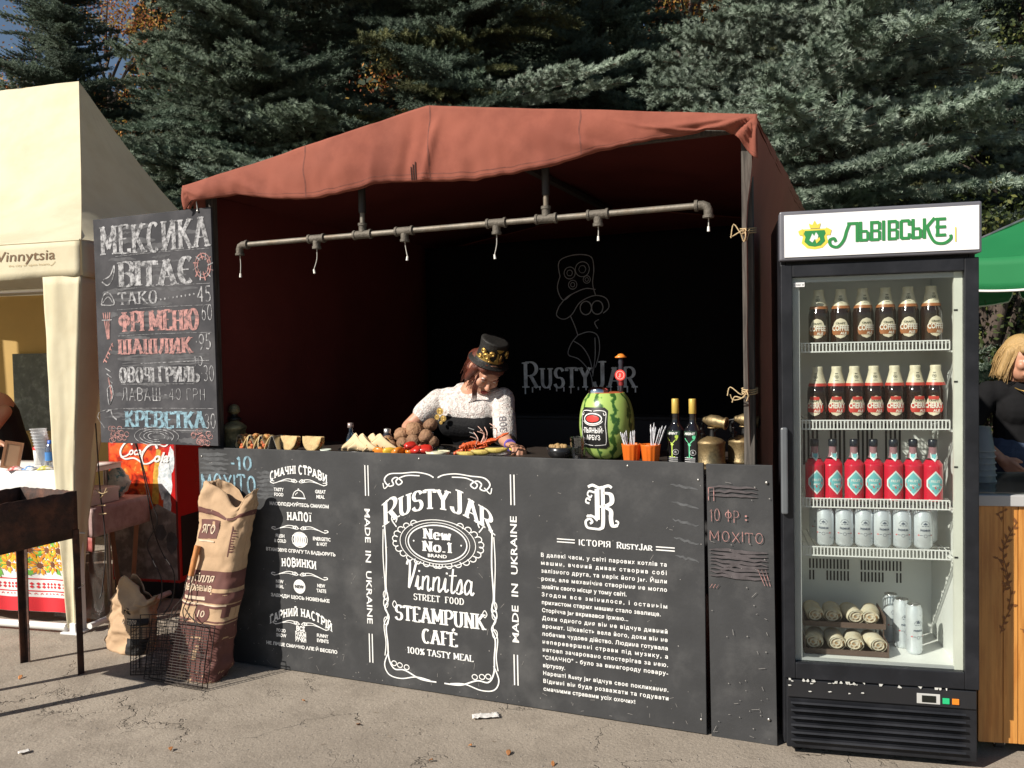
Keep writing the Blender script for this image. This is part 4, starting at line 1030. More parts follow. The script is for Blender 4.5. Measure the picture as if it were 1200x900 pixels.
# potatoes
pot = M('potato_skin', (.34, .19, .10), .75, var=.4, scale=26, bump=.9, bscale=70, col2=(.17, .085, .045), mixscale=26, mixlo=.42, mixhi=.62, rnd=.22)
PT = [(467, 527, 8), (483, 523, 8), (490, 509, 11), (507, 503, 9), (497, 520, 8.5), (512, 515, 9.5), (473, 514, 9.5), (521, 521, 7), (459, 521, 7)]
where = ['lower left, in front', 'bottom front, second from the left', 'largest, on top of the pile', 'small one topmost right by the arm', 'front, near the middle bottom', 'right side, next to the corset', 'upper left of the pile', 'far right by the peppers', 'leftmost next to the tortillas']
for k, (px, py, r) in enumerate(PT):
    x = -1.18 + (px - 545) * .00392 - .02; rr_ = r * .00395 * .97
    z = 1.066 + (532 - py) * .0039 - .010
    yy = .17 + .05 * (z - 1.05) / .08 + (.0, .0, .03, .05, -.01, .0, .03, .02, .02)[k]
    mb = MB(); rn = random.Random(k)
    mb.ball((0, 0, 0), rr_, 28)
    mb.v = [tuple(Vector(v) * (1 + .16 * nz(v[0] * 22 + k * 7, v[1] * 22, v[2] * 22) + .05 * nz(v[0] * 80 + k * 7, v[1] * 80, v[2] * 80)) ) for v in mb.v]
    mb.v = [(v[0] * 1.12, v[1], v[2] * .92) for v in mb.v]
    o = obj('potato', mb, pot, loc=ST(x, yy, z), label='round brown roasted potato in the pile, ' + where[k], cat='potato', group='potatoes piled in front of the cook')
    o.rotation_euler = (rn.uniform(-.5, .5), rn.uniform(-.5, .5), rn.uniform(0, 6))
crate = onctr('black_tray', 'low black tray under the pile of potatoes and peppers', 'tray', -1.39, .19)
mb = MB(); mb.box(-.16, .155, -.075, .14, .0, .006)
for a in ((-.16, -.154, -.075, .14), (.149, .155, -.075, .14), (-.16, .155, -.078, -.072), (-.16, .155, .137, .143)): mb.box(a[0], a[1], a[2], a[3], .006, .022)
obj('tray', mb, M('plate_black', (.012, .012, .013)), crate)
# fried strips between tortillas and potatoes
fr_m = M('fried_gold', (.50, .26, .07), .7, var=.3, scale=30, rnd=.2)
mb = MB(); rr = random.Random(4)
for k in range(26):
    a = Vector((-1.56 + rr.uniform(-.05, .05), .16 + rr.uniform(-.03, .04), TZ + .03 + rr.uniform(0, .035)))
    d = Vector((rr.uniform(-1, 1), rr.uniform(-1, 1), rr.uniform(-.4, .6))).normalized() * rr.uniform(.02, .045)
    mb.tube([a - d * .5, a + Vector((0, 0, .004)), a + d * .5], [.003, .0045, .003], 6)
obj('fried_strips', mb, fr_m, loc=(0, 0, 0), kind='stuff').matrix_world = Matrix.Translation(ST(0, 0)) @ Matrix.Rotation(ANG_S, 4, 'Z')
# peppers, in front of the potatoes
def pepper(x, y, z, col, lab, s=1.0, rz=0.0, long_=1.6):
    t = onctr('pepper', lab, 'pepper', x, y, rz, 'peppers in front of the potatoes', z=z)
    mb = MB(); mb.lathe([(0, -.020), (.012, -.020), (.019, -.012), (.020, .0), (.016, .012), (.008, .020), (0, .017)], 18)
    mb.v = [(v[2] * long_, v[0] * (1 + .18 * math.cos(3 * math.atan2(v[1], v[0]))), v[1] * (1 + .18 * math.cos(3 * math.atan2(v[1], v[0])))) for v in mb.v]
    mb.v = [tuple(Vector(v) * s) for v in mb.v]
    obj('flesh', mb, M('pepper_' + col, {'orange': (.62, .20, .02), 'red': (.50, .03, .02), 'yellow': (.65, .42, .04)}[col], .25, var=.12, coat=.4), t)
    mb = MB(); mb.tube(smoothpts([(.020 * long_ * s, 0, 0), (.030 * long_ * s, .002, .006), (.034 * long_ * s, .004, .014)], 3), .0028, 6)
    obj('stalk', mb, M('stalk_green', (.08, .16, .03), .6), t)
for k, (x, z, c, lb) in enumerate([(-1.505, .021, 'orange', 'small orange pepper at the left front edge of the tray'), (-1.455, .018, 'yellow', 'yellow pepper in front of the potatoes'), (-1.40, .021, 'orange', 'larger orange pepper in the middle of the peppers'),
                                   (-1.35, .024, 'orange', 'orange pepper touching the red one'), (-1.315, .030, 'red', 'dark red pepper right of the potatoes'), (-1.275, .032, 'red', 'bright red pepper next to the white sauce bowl'), (-1.34, .05, 'red', 'red pepper lying on top of the others')]):
    pepper(x, .085 + .012 * (k % 2), TZ + z, c, lb, 1.0 + .1 * (k % 3), R(40 * k))
sb = onctr('sauce_bowl', 'small cream bowl with a pale sauce and a green leaf', 'bowl', -1.200, .085)
mb = MB(); mb.lathe([(0, 0), (.035, 0), (.05, .016), (.056, .030), (.052, .030), (.046, .018), (.033, .006), (0, .006)], 28); obj('bowl', mb, M('cream_china', (.62, .60, .42), .3), sb)
mb = MB(); mb.grid(lambda u, v: (.05 * v * math.cos(6.283 * u), .05 * v * math.sin(6.283 * u), .030 - .004 * v + .003 * nz(u * 9, v * 5)), 24, 6); obj('sauce', mb, M('pale_sauce', (.66, .64, .46), .35), sb)
mb = MB(); mb.grid(lambda u, v: (.012 * u - .004, .008 * (v - .5) * math.sin(3.14 * u), .031 + .012 * u), 5, 2); obj('herb_leaf', mb, M('stalk_green', (.08, .16, .03)), sb, solid=.0008)
# platter of crayfish and corn
pt = onctr('oval_platter', 'dark oval platter of red crayfish on the counter before the cook', 'platter', -1.03, .15)
mb = MB(); mb.lathe([(0, .001), (.08, .001), (.12, .014), (.125, .018), (.118, .016), (.08, .006), (0, .006)], 36)
mb.v = [(v[0] * 1.15, v[1] * .7, v[2]) for v in mb.v]; obj('dish', mb, M('plate_black', (.012, .012, .013)), pt)
shell = M('crayfish_shell', (.58, .10, .025), .35, var=.25, scale=40, bump=.3, bscale=150, rnd=.15)
def crayfish(x, y, z, rz, tilt, lab):
    t = onctr('crayfish', lab, 'crayfish', x, y, rz, 'boiled crayfish on the platter', z=z)
    mb = MB()
    mb.tube([(-.05, 0, .002), (-.03, 0, .008), (0, 0, .012), (.025, 0, .013), (.045, 0, .008), (.055, 0, .004)], [.004, .010, .012, .013, .010, .003], 10)
    for k in range(5): mb.tube([(-.045 + k * .011, 0, .004 + k * .0015), (-.041 + k * .011, 0, .005 + k * .0015)], [.009 + .0012 * k] * 2, 10)
    obj('body', mb, shell, t)
    for s in (-1, 1):
        mb = MB(); mb.tube(smoothpts([(.03, s * .010, .008), (.055, s * .026, .012), (.075, s * .020, .014)], 4), .0036, 6)
        mb.tube([(.072, s * .020, .014), (.085, s * .018, .015), (.10, s * .012, .014), (.115, s * .006, .013)], [.004, .009, .007, .0015], 8, flat=.6)
        mb.tube([(.085, s * .022, .015), (.105, s * .020, .014), (.112, s * .014, .013)], [.004, .0035, .001], 6)
        obj('claw', mb, shell, t)
        mb = MB(); mb.tube(smoothpts([(.05, s * .004, .012), (.07, s * .012, .05), (.05, s * .03, .085 if s > 0 else .07)], 6), [.0018] * 13, 5)
        obj('feeler', mb, M('pale_feeler', (.68, .42, .34), .5), t)
        mb = MB()
        for k in range(4): mb.tube(smoothpts([(.02 - k * .012, s * .008, .008), (.018 - k * .014, s * .030, .018), (.02 - k * .018, s * .046, .002)], 3), .0018, 5)
        obj('legs', mb, shell, t)
    t.rotation_euler = (0, tilt, ANG_S + rz)
for k, a in enumerate([(-1.09, .13, TZ + .020, R(10), R(-8), 'boiled red crayfish lowest at the left of the platter'), (-1.05, .17, TZ + .038, R(-12), R(-14), 'boiled orange crayfish lying across the middle'),
                       (-1.01, .20, TZ + .048, R(24), R(-22), 'boiled crayfish on top with long pale feelers'), (-1.06, .13, TZ + .048, R(35), R(-5), 'boiled crayfish on the near side of the heap')]): crayfish(*a)
for k in range(3):
    t = onctr('yellow_squash', ['grilled yellow squash slice at the front edge of the platter', 'grilled yellow squash slice in the middle, slightly raised', 'grilled yellow squash slice at the right tip of the platter'][k], 'squash', -1.05 + .065 * k, .085 + .01 * k, R(14), 'grilled squash slices on the platter', z=TZ + .020 + .009 * k)
    mb = MB(); mb.ball((0, 0, 0), (.052, .013, .013), 16); mb.v = [(v[0], v[1] + .12 * v[0], v[2] + 3.2 * v[0] ** 2 * 1.0) for v in mb.v]
    obj('flesh', mb, M('squash', (.62, .50, .13), .5, var=.2, scale=30, col2=(.35, .25, .06), mixscale=50), t)
# black bowl, tumbler, tin
kb = onctr('black_bowl', 'small black bowl of brown snacks left of the drinking glass', 'bowl', -.655, .20)
mb = MB(); mb.lathe([(0, 0), (.04, 0), (.056, .018), (.062, .052), (.058, .052), (.05, .02), (0, .012)], 26); obj('bowl', mb, M('plate_black', (.012, .012, .013)), kb)
mb = MB(); rr = random.Random(2)
for k in range(16): a, q = rr.uniform(0, 6.28), rr.uniform(0, .045); mb.ball((q * math.cos(a), q * math.sin(a), .044 + rr.uniform(0, .012)), rr.uniform(.008, .014), 7)
obj('snacks', mb, M('snack_brown', (.32, .20, .08), .7, var=.4, rnd=.2), kb, kind='stuff')
tg = onctr('drinking_glass', 'clear faceted drinking glass left of the watermelon', 'glass', -.560, .16)
mb = MB(); mb.lathe([(0, 0), (.029, 0), (.036, .10), (.0335, .10), (.027, .008), (0, .008)], 14, smooth=False); obj('tumbler', mb, glass_mat('tumbler_glass', (.72, .74, .76), .9, .03, .14), tg)

# watermelon dispenser
wm_m = bpy.data.materials.new('watermelon_rind'); wm_m.use_nodes = True
def _wm():
    nt = wm_m.node_tree; N = nt.nodes; L = nt.links; b = N['Principled BSDF']; b.inputs['Roughness'].default_value = .28
    tc = N.new('ShaderNodeTexCoord'); g = N.new('ShaderNodeSeparateXYZ'); L.new(tc.outputs['Object'], g.inputs[0])
    at = N.new('ShaderNodeMath'); at.operation = 'ARCTAN2'; L.new(g.outputs[1], at.inputs[0]); L.new(g.outputs[0], at.inputs[1])
    n = N.new('ShaderNodeTexNoise'); n.inputs['Scale'].default_value = 22; n.inputs['Detail'].default_value = 5; L.new(tc.outputs['Object'], n.inputs['Vector'])
    s = N.new('ShaderNodeMath'); s.operation = 'MULTIPLY_ADD'; L.new(n.outputs[0], s.inputs[0]); s.inputs[1].default_value = .9; L.new(at.outputs[0], s.inputs[2])
    m = N.new('ShaderNodeMath'); m.operation = 'MULTIPLY'; m.inputs[1].default_value = 9; L.new(s.outputs[0], m.inputs[0])
    si = N.new('ShaderNodeMath'); si.operation = 'SINE'; L.new(m.outputs[0], si.inputs[0])
    r = N.new('ShaderNodeValToRGB'); L.new(si.outputs[0], r.inputs[0])
    e = r.color_ramp.elements; e[0].position = .42; e[0].color = (.33, .47, .12, 1); e[1].position = .85; e[1].color = (.03, .10, .02, 1)
    r.color_ramp.elements.new(.62).color = (.16, .30, .06, 1)
    L.new(r.outputs[0], b.inputs['Base Color'])
_wm()
wm = onctr('watermelon_dispenser', 'upright striped watermelon used as a drink dispenser with a black label', 'watermelon', -.462, .26)
prof = [(0, 0), (.05, .002), (.080, .018), (.102, .055), (.116, .105), (.119, .155), (.114, .205), (.101, .25), (.080, .282), (.076, .284)]
def rad_at(pr_, z):
    for (r0, z0), (r1, z1) in zip(pr_, pr_[1:]):
        if z0 <= z <= z1 and z1 > z0: return r0 + (r1 - r0) * (z - z0) / (z1 - z0)
    return pr_[-1][0]
def prof_smooth(pf, k=4): return [(max(0, p[0]), p[1]) for p in smoothpts([(a, b, 0) for a, b in pf], k)]
P2 = prof_smooth(prof)
mb = MB(); mb.lathe(P2, 40); obj('rind', mb, wm_m, wm)
mb = MB(); mb.lathe([(.078, .280), (.072, .288), (.055, .284), (0, .282)], 32); obj('cut_flesh', mb, M('melon_rim', (.45, .12, .05), .4, var=.2), wm)
mb = MB(); mb.lathe([(.046, .284), (.046, .296), (.040, .308), (.0, .312)], 28, c=(-.028, -.02, 0)); obj('steel_lid', mb, M('polished_steel', (.75, .75, .76), .12, metal=1.0, var=0), wm)
def wrapfn(pf, c=(0, 0), a0=0.0, zoff=0.0, flip=1):
    """x = arc length, z = height; bends a flat drawing onto a turned surface, facing -y"""
    def f(x, z, l):
        r = rad_at(pf, z + zoff) + l; a = x / max(.004, rad_at(pf, zoff + z)) + a0
        return (c[0] + r * math.sin(a), c[1] - r * math.cos(a), z + zoff)
    return f
def rrect(w, h, r, n=5):
    P = []
    for cx_, cz_, a0 in ((w / 2 - r, h / 2 - r, 0), (-w / 2 + r, h / 2 - r, 90), (-w / 2 + r, -h / 2 + r, 180), (w / 2 - r, -h / 2 + r, 270)):
        P += [(cx_ + r * math.cos(R(a0 + 90 * i / n)), cz_ + r * math.sin(R(a0 + 90 * i / n))) for i in range(n + 1)]
    return P
def patch(fn, w, h, zc, off, mat, name, parent, shape='rect', nu=12, nv=10, xc=0.0):
    """curved sticker with real outline: rectangle or oval, built as a fan of strips"""
    mb = MB()
    def g(u, v):
        z = (v - .5) * h
        if shape == 'oval': hw = w / 2 * math.sqrt(max(0, 1 - (2 * z / h) ** 2))
        elif shape == 'diamond': hw = w / 2 * max(0.0, min(1, 1.35 * (1 - abs(2 * z / h))))
        else:
            rr_ = min(w, h) * .12; e = max(0, abs(z) - (h / 2 - rr_)); hw = w / 2 - rr_ + math.sqrt(max(0, rr_ * rr_ - e * e))
        return fn(xc + (2 * u - 1) * hw, zc + z, off)
    mb.grid(g, nu, nv); return obj(name, mb, mat, parent)
A0 = R(-14); fn = wrapfn(P2, a0=A0)
lab = patch(fn, .132, .175, .140, .0015, M('label_black', (.008, .008, .008), .5), 'label', wm, nu=16, nv=14)
ink = Ink()
for s in (-1, 1):
    P = [(s * .004, .197), (s * .03, .200), (s * .055, .196), (s * .062, .185), (s * .054, .180), (s * .05, .19)]
    ink.ribbon([(p[0], p[1]) for p in smoothpts([(a, b, 0) for a, b in P], 4)], .0028)
    ink.ribbon([(s * .063, .185), (s * .060, .14), (s * .063, .10), (s * .060, .07), (s * .055, .055), (s * .03, .052), (s * .004, .05)], .0024)
ink.ribbon(arc(0, .165, .044, .022, 0, 360, 28), .0045)
ink.ribbon(arc(0, .165, .052, .028, 200, 340, 16), .003)
fn2 = lambda x, z, l: fn(x * .95, z + .015, l)
mb = ink.mesh(fn=fn2, off=.0030, step=.0001)
put_text(mb, '·ПЬЯНЫЙ·', 0, .105, .022, bold=.02, width=.105, align='CENTER', fn=fn2, y=-.0032)
put_text(mb, 'АРБУЗ', 0, .075, .021, bold=.02, width=.070, align='CENTER', fn=fn2, y=-.0032)
obj('lettering', mb, print_white, lab)
patch(fn, .062, .030, .180, .0030, M('label_red', (.60, .03, .02), .5), 'red_oval', lab, 'oval', 12, 8)
# tap bottle behind the melon
tp = onctr('pour_bottle', 'slim dark pouring bottle with round red tag and orange cap stuck in the watermelon', 'bottle', -.402, .285, z=TZ + .275)
mb = MB(); mb.lathe([(0, -.02), (.009, -.02), (.010, .07), (.008, .09), (.012, .11), (.010, .13), (.0125, .14), (.0095, .155), (.009, .165), (0, .166)], 14); obj('neck', mb, M('dark_glass', (.03, .03, .04)), tp)
mb = MB()
mb.lathe([(.024, .160), (.026, .163), (.016, .170), (.010, .176), (0, .178)], 18); obj('cap', mb, M('orange_plastic', (.72, .22, .03), .4), tp)
mb = MB(); mb.tube([(0, -.016, .085), (0, -.011, .085)], .024, 24); tag_ = obj('round_tag', mb, M('label_red', (.60, .03, .02)), tp)
ink = Ink(); ink.ribbon(arc(0, .085, .017, .017, 0, 360, 24), .002); ink.text('J', -.006, .076, .016, wv=.2, serif=.05)
obj('tag_print', ink.mesh(off=.0165), M('tag_pink', (.8, .5, .45), .5), tag_)
mb = MB(); mb.tube([(.0, 0, .04), (0, 0, .07)], .0115, 12); obj('red_sleeve', mb, M('dark_red_sleeve', (.2, .01, .01), .5), tp)

# orange cups with spoons
ocup = M('orange_cup', (.78, .17, .02), .35, var=.05, trans=.15)
spoon_m = M('clear_plastic', (.62, .63, .66), .15, var=.05)
def cup(x, y, lab_, rot, sd):
    t = onctr('orange_cup', lab_, 'cup', x, y, rot, 'orange cups of plastic spoons')
    mb = MB(); n = 24; pf = [(0, 0), (.029, 0), (.031, .004), (.038, .070), (.0405, .078), (.0405, .082), (.037, .080), (.036, .070), (.028, .006), (0, .006)]
    mb.lathe(pf, 48)
    mb.v = [(v[0] * (1 + .045 * math.cos(12 * math.atan2(v[1], v[0])) * (1 if v[2] < .072 else .2)), v[1] * (1 + .045 * math.cos(12 * math.atan2(v[1], v[0])) * (1 if v[2] < .072 else .2)), v[2]) for v in mb.v]
    obj('cup', mb, ocup, t)
    return t
def cutlery(x, y, lab_, a, tilt, L):
    t = onctr('plastic_spoon', lab_, 'spoon', x, y, a, 'clear plastic spoons standing in the orange cups', z=TZ + .012)
    mb = MB(); mb.tube([(0, 0, 0), (0, 0, L * .7), (0, 0, L)], [.0022, .003, .0048], 6, flat=.5)
    mb.tube([(0, 0, L * .98), (0, .001, L + .008), (0, .001, L + .02), (0, 0, L + .027)], [.003, .007, .007, .002], 8, flat=.35)
    obj('handle_and_bowl', mb, spoon_m, t)
    t.rotation_euler = (tilt * math.sin(a), tilt * math.cos(a), ANG_S)
cup(-.315, .115, 'ribbed orange plastic cup full of spoons, left one next to the watermelon', 0, 1)
cup(-.232, .105, 'ribbed orange plastic cup full of spoons, right one next to the black bottles', .2, 2)
rr = random.Random(11)
for k in range(24):
    left = k < 11; cx_ = -.315 if left else -.232
    a = rr.uniform(0, 6.28)
    cutlery(cx_ + .012 * math.cos(a), (.115 if left else .105) + .012 * math.sin(a), 'one of the clear plastic spoons crowded in the %s orange cup' % ('left' if left else 'right'), rr.uniform(-.8, .8), rr.uniform(-.1, .36) if not left else rr.uniform(-.38, .12), rr.uniform(.085, .105) if left else rr.uniform(.105, .135))
# two black bottles
bpf = [(0, 0), (.0325, 0), (.035, .004), (.035, .125), (.0335, .140), (.022, .158), (.0145, .172), (.0135, .215), (.0135, .240)]
bglass = M('black_glass', (.008, .008, .010), .08, var=0, coat=.5)
def liquor(x, y, lab_, col, rz, sc=1.0):
    t = onctr('liquor_bottle', lab_, 'bottle', x, y, rz, 'black bottles with yellow caps on the counter')
    mb = MB(); mb.lathe(prof_smooth(bpf, 3), 28); obj('glass', mb, bglass, t)
    mb = MB(); mb.lathe([(.0142, .205), (.0148, .206), (.0148, .262), (.013, .265), (0, .265)], 20); obj('cap', mb, M('yellow_foil', (.62, .44, .10), .35, metal=.3), t)
    f = wrapfn(bpf)
    l = patch(f, .062, .018, .126, .0010, M('label_green_black', (.02, .05, .03), .4), 'neck_label', t, nu=10, nv=4)
    tb = MB(); put_text(tb, 'MARTINI' if 0 else 'ABSINT', 0, .121, .010, bold=.02, width=.045, align='CENTER', fn=f, y=-.0018); obj('lettering', tb, print_white, l)
    ink = Ink()
    for s in (-1, 1): ink.ribbon([(s * .020, .105), (0, .075)], .004, .004, layer=s + 1)
    ink.ribbon([(-.022, .105), (.022, .105)], .004, .004, layer=3); ink.ribbon([(0, .076), (0, .030)], .004, .004, layer=4); ink.ribbon([(-.012, .030), (.012, .030)], .004, .004, layer=5)
    ink.poly([(-.014, .098), (0, .079), (.014, .098)], 1); ink.disc(.018, .112, .007, 2); ink.ribbon([(.002, .085), (.024, .118)], .003, .003, layer=6)
    obj('drink_emblem', ink.mesh(fn=f, off=.001), M('emblem_' + col, {'lime': (.45, .62, .08), 'mint': (.10, .55, .28)}[col], .5), t)
    ink = Ink(); ink.ribbon(arc(.014, .050, .011, .011, 0, 360, 16), .0016)
    for z in (.028, .021, .013): ink.ribbon([(-.022, z), (-.01, z), (.004, z), (.022, z)], .0025)
    mb = ink.mesh(fn=f, off=.0022)
    put_text(mb, 'R', .0105, .0455, .010, fn=f, y=-.0024, bold=.02)
    obj('small_print', mb, M('print_grey', (.5, .5, .5), .6), t)
liquor(-.142, .165, 'black liquor bottle with yellow cap and lime glass emblem, left of the pair', 'lime', R(-12))
liquor(-.070, .155, 'black liquor bottle with yellow cap and mint glass emblem, right of the pair', 'mint', R(-12))
# blowtorches
def torch(x, y, rz, lab_):
    t = onctr('blowtorch', lab_, 'blowtorch', x, y, rz, 'old brass blowtorches at the right end of the counter')
    mb = MB(); mb.lathe([(0, 0), (.058, 0), (.061, .004), (.060, .010), (.0575, .014), (.0575, .082), (.060, .086), (.059, .092), (.045, .102), (.022, .110), (.012, .114)], 30); obj('tank', mb, brass, t)
    mb = MB(); mb.tube([(-.034, -.012, .096), (-.034, -.012, .118)], [.009, .008], 10); mb.lathe([(.004, .118), (.013, .119), (.013, .126), (.005, .129), (.004, .140), (.007, .143), (0, .146)], 12, c=(-.034, -.012, 0)); obj('pump_knob', mb, black_metal, t)
    mb = MB(); mb.tube([(.008, 0, .108), (.008, 0, .150)], [.012, .009], 10); mb.tube([(.008, .0, .128), (.036, -.0, .150)], .006, 8); obj('riser', mb, black_metal, t)
    mb = MB(); mb.tube([(-.022, .006, .178), (.0, .002, .176), (.03, -.008, .172), (.052, -.014, .168), (.066, -.018, .166)], [.012, .024, .026, .021, .022], 18, caps=False)
    mb.tube([(.060, -.0165, .167), (.067, -.018, .166)], .025, 18); mb.ball((-.02, .006, .178), .013, 10); obj('burner', mb, brass, t)
    mb = MB(); mb.tube([(.055, -.015, .167), (.0675, -.0185, .166)], .017, 14); obj('burner_mouth', mb, M('soot', (.006, .006, .006), .9), t)
    mb = MB(); mb.tube([(-.02, .006, .178), (-.055, .02, .170), (-.066, .024, .176)], [.004, .004, .007], 8); mb.tube(smoothpts([(-.02, .05, .09), (-.045, .055, .13), (-.03, .05, .17), (.0, .03, .16)], 5), .0065, 8); obj('handle', mb, black_metal, t)
    mb = MB(); mb.tube([(.008 + .017 * math.cos(a), .017 * math.sin(a), .148) for a in [i * .524 for i in range(12)]], .003, 6, closed=True); obj('preheat_ring', mb, brass, t)
torch(-.002, .17, R(0), 'old brass blowtorch with round burner facing out, left of the pair')
torch(.112 , .25, R(8), 'old brass blowtorch close to the wooden post, right of the pair')

# ------------------------------------------------------------------ the cook
skin = M('skin', (.50, .25, .16), .5, var=.06, scale=12, bump=.04, bscale=200)
cook = thing('person', 'cook in white lace top, black corset and top hat with gold badges leaning over counter', 'person', ST(0, .60), ANG_S)
HC = Vector((-1.185, -.03, 1.425))
Q = Matrix.Rotation(R(18), 3, 'X')
tiltm = Matrix.Rotation(R(13), 3, 'Y') @ Matrix.Rotation(R(50), 3, 'Z') @ Matrix.Rotation(R(34), 3, 'X')      # looks down to the right
def hp(x, y, z): return HC + tiltm @ Vector((x, y, z))
neck0 = Vector((-1.29, .05, 1.30))
sh_l = Vector((-1.475, .02, 1.275)); el_l = Vector((-1.600, -.08, 1.135)); wr_l = Vector((-1.475, -.26, 1.10))
sh_r = Vector((-1.115, .03, 1.275)); el_r = Vector((-1.055, -.09, 1.085)); wr_r = Vector((-.965, -.24, 1.075))
def hand(wr, d, up, closed=.5, s=1.0):
    """palm with four fingers and a thumb leaving its side; d = direction of the fingers, up = back of the hand"""
    d = Vector(d).normalized(); up = Vector(up); up = (up - d * up.dot(d)).normalized(); sd = d.cross(up)
    L = [caps(wr - d * .01, wr + d * .025, .023 * s, .024 * s, .75, axis=up)]
    for k in range(4):
        o = (k - 1.5) * .0185 * s; base = wr + d * (.075 + (.004, .008, .006, -.004)[k]) * s + sd * o
        L.append(caps(wr + d * .012 + sd * o * .7, base, .0125 * s, .0105 * s, .9, axis=up))
        fl = (.072, .080, .074, .058)[k] * s; a1 = closed * .7; a2 = closed * 1.5
        m1 = base + (d * math.cos(a1) - up * math.sin(a1)) * fl * .42
        m2 = m1 + (d * math.cos(a1 + a2 * .5) - up * math.sin(a1 + a2 * .5)) * fl * .33
        m3 = m2 + (d * math.cos(a1 + a2) - up * math.sin(a1 + a2)) * fl * .25
        L += [caps(base, m1, .0098 * s, .0088 * s), caps(m1, m2, .0088 * s, .0080 * s), caps(m2, m3, .0080 * s, .0068 * s)]
    tb_ = wr + d * .022 - sd * .024 * s
    t1 = tb_ + (d * .75 - sd * .55 - up * .25) * .034 * s; t2 = t1 + (d * .9 - sd * .15 - up * .35) * .028 * s
    L += [caps(tb_ + sd * .008, t1, .0125 * s, .0105 * s), caps(t1, t2, .0102 * s, .0082 * s)]
    return L
sk_parts = [
    ell(hp(0, 0, .015), (.074, .092, .098), tiltm.copy()), ell(hp(0, -.035, -.045), (.055, .058, .065), tiltm.copy()),
    caps(hp(0, -.055, -.085), hp(0, -.06, -.08), .026, .024), caps(hp(0, -.092, .0), hp(0, -.108, -.028), .009, .014),
    caps(hp(-.010, -.098, -.03), hp(.010, -.098, -.03), .009, .009), caps(hp(-.035, -.07, -.02), hp(-.03, -.065, -.035), .026, .022), caps(hp(.035, -.07, -.02), hp(.03, -.065, -.035), .026, .022),
    caps(hp(-.016, -.090, -.058), hp(.016, -.090, -.058), .0065, .0065), caps(hp(-.014, -.088, -.069), hp(.014, -.088, -.069), .007, .007),
    caps(hp(-.03, -.082, .028), hp(.03, -.082, .028), .012, .012),
    caps(hp(-.076, .008, .012), hp(-.074, .01, -.018), .015, .011, .5, axis=(1, 0, 0)), caps(hp(.076, .008, .012), hp(.074, .01, -.018), .015, .011, .5, axis=(1, 0, 0)),
    caps(hp(0, .02, -.05), neck0, .050, .058), caps(neck0, neck0 + Vector((0, .02, -.10)), .075, .10),
    caps(sh_l, neck0 + Vector((0, .03, -.04)), .048, .06), caps(sh_r, neck0 + Vector((0, .03, -.04)), .048, .06),
    caps((-1.30, .05, 1.20), (-1.28, .10, .95), .115, .12, .7, axis=(0, 1, 0)),
    caps(sh_l, el_l, .046, .037), caps(el_l, wr_l, .037, .024), caps(sh_r, el_r, .046, .036), caps(el_r, wr_r, .036, .023)]
sk_parts += hand(wr_l, wr_l - el_l + Vector((.05, 0, -.02)), (0, .1, 1), .7)
sk_parts += hand(wr_r, wr_r - el_r + Vector((.12, -.02, .0)), (0, .3, 1), .9)
fuse('body', sk_parts, .0048, skin, cook, 3)
lace = M('white_lace', (.66, .63, .60), .85, var=.25, scale=60, bump=1.0, bscale=140, col2=(.52, .44, .41), mixscale=58, mixlo=.50, mixhi=.58, detail=2)
fuse('lace_top', [caps(sh_l + Vector((.0, 0, -.005)), sh_l.lerp(el_l, .50), .060, .058), caps(sh_r, el_r.lerp(sh_r, .12) + Vector((.0, .0, .0)), .060, .050),
    caps((-1.43, .04, 1.265), (-1.16, .04, 1.265), .072, .072), caps((-1.42, .05, 1.20), (-1.18, .05, 1.19), .088, .088), caps((-1.36, -.005, 1.22), (-1.22, -.005, 1.215), .082, .082),
    caps((-1.30, .06, 1.22), (-1.29, .08, 1.02), .128, .115, .78, axis=(0, 1, 0)), caps((-1.355, .05, 1.315), (-1.225, .05, 1.31), .045, .045)], .0065, lace, cook, 3)
leather = M('black_leather', (.006, .006, .007), .75, var=.3, scale=20, bump=.5, bscale=60, spec=.2)
fuse('corset', [caps((-1.375, -.020, 1.150), (-1.205, -.018, 1.145), .076, .074), caps((-1.30, .045, 1.165), (-1.285, .07, 1.03), .142, .118, .80, axis=(0, 1, 0)), caps((-1.285, .08, 1.03), (-1.28, .09, .93), .12, .15, .8, axis=(0, 1, 0))], .007, leather, cook, 3)
fuse('skirt', [caps((-1.28, .09, .92), (-1.27, .10, .55), .15, .21, .8, axis=(0, 1, 0))], .014, M('black_cotton', (.012, .012, .013), .9), cook, 2)
fuse('legs', [caps((-1.36, .10, .55), (-1.36, .09, .10), .07, .045), caps((-1.19, .11, .55), (-1.18, .12, .10), .07, .045), caps((-1.36, .12, .045), (-1.36, -.02, .03), .042, .034), caps((-1.18, .15, .045), (-1.18, .01, .03), .042, .034)], .012, M('black_leather', (.014, .014, .016)), cook, 2)
mb = MB()                                                       # brass gears on the corset
def gear(mb, c, r, rot=None, t=.004, n=12):
    pts = []
    for i in range(n * 2):
        a = math.pi * i / n; q = r if i % 2 else r * .82
        pts.append((q * math.cos(a), q * math.sin(a)))
    rot = rot or Matrix.Identity(3)
    vs = [rot @ Vector((p[0], -t, p[1])) + Vector(c) for p in pts] + [rot @ Vector((p[0], 0, p[1])) + Vector(c) for p in pts]
    m = len(pts); mb.add(vs, [tuple(range(m)), tuple(reversed(range(m, 2 * m)))] + [(i, i + m, (i + 1) % m + m, (i + 1) % m) for i in range(m)])
    mb.tube([rot @ Vector((r * .45 * math.cos(a), -t, r * .45 * math.sin(a))) + Vector(c) for a in [i * .628 for i in range(10)]], r * .1, 6, closed=True)
gold = M('gold_brass', (.62, .42, .13), .35, metal=.8, var=.2, scale=40)
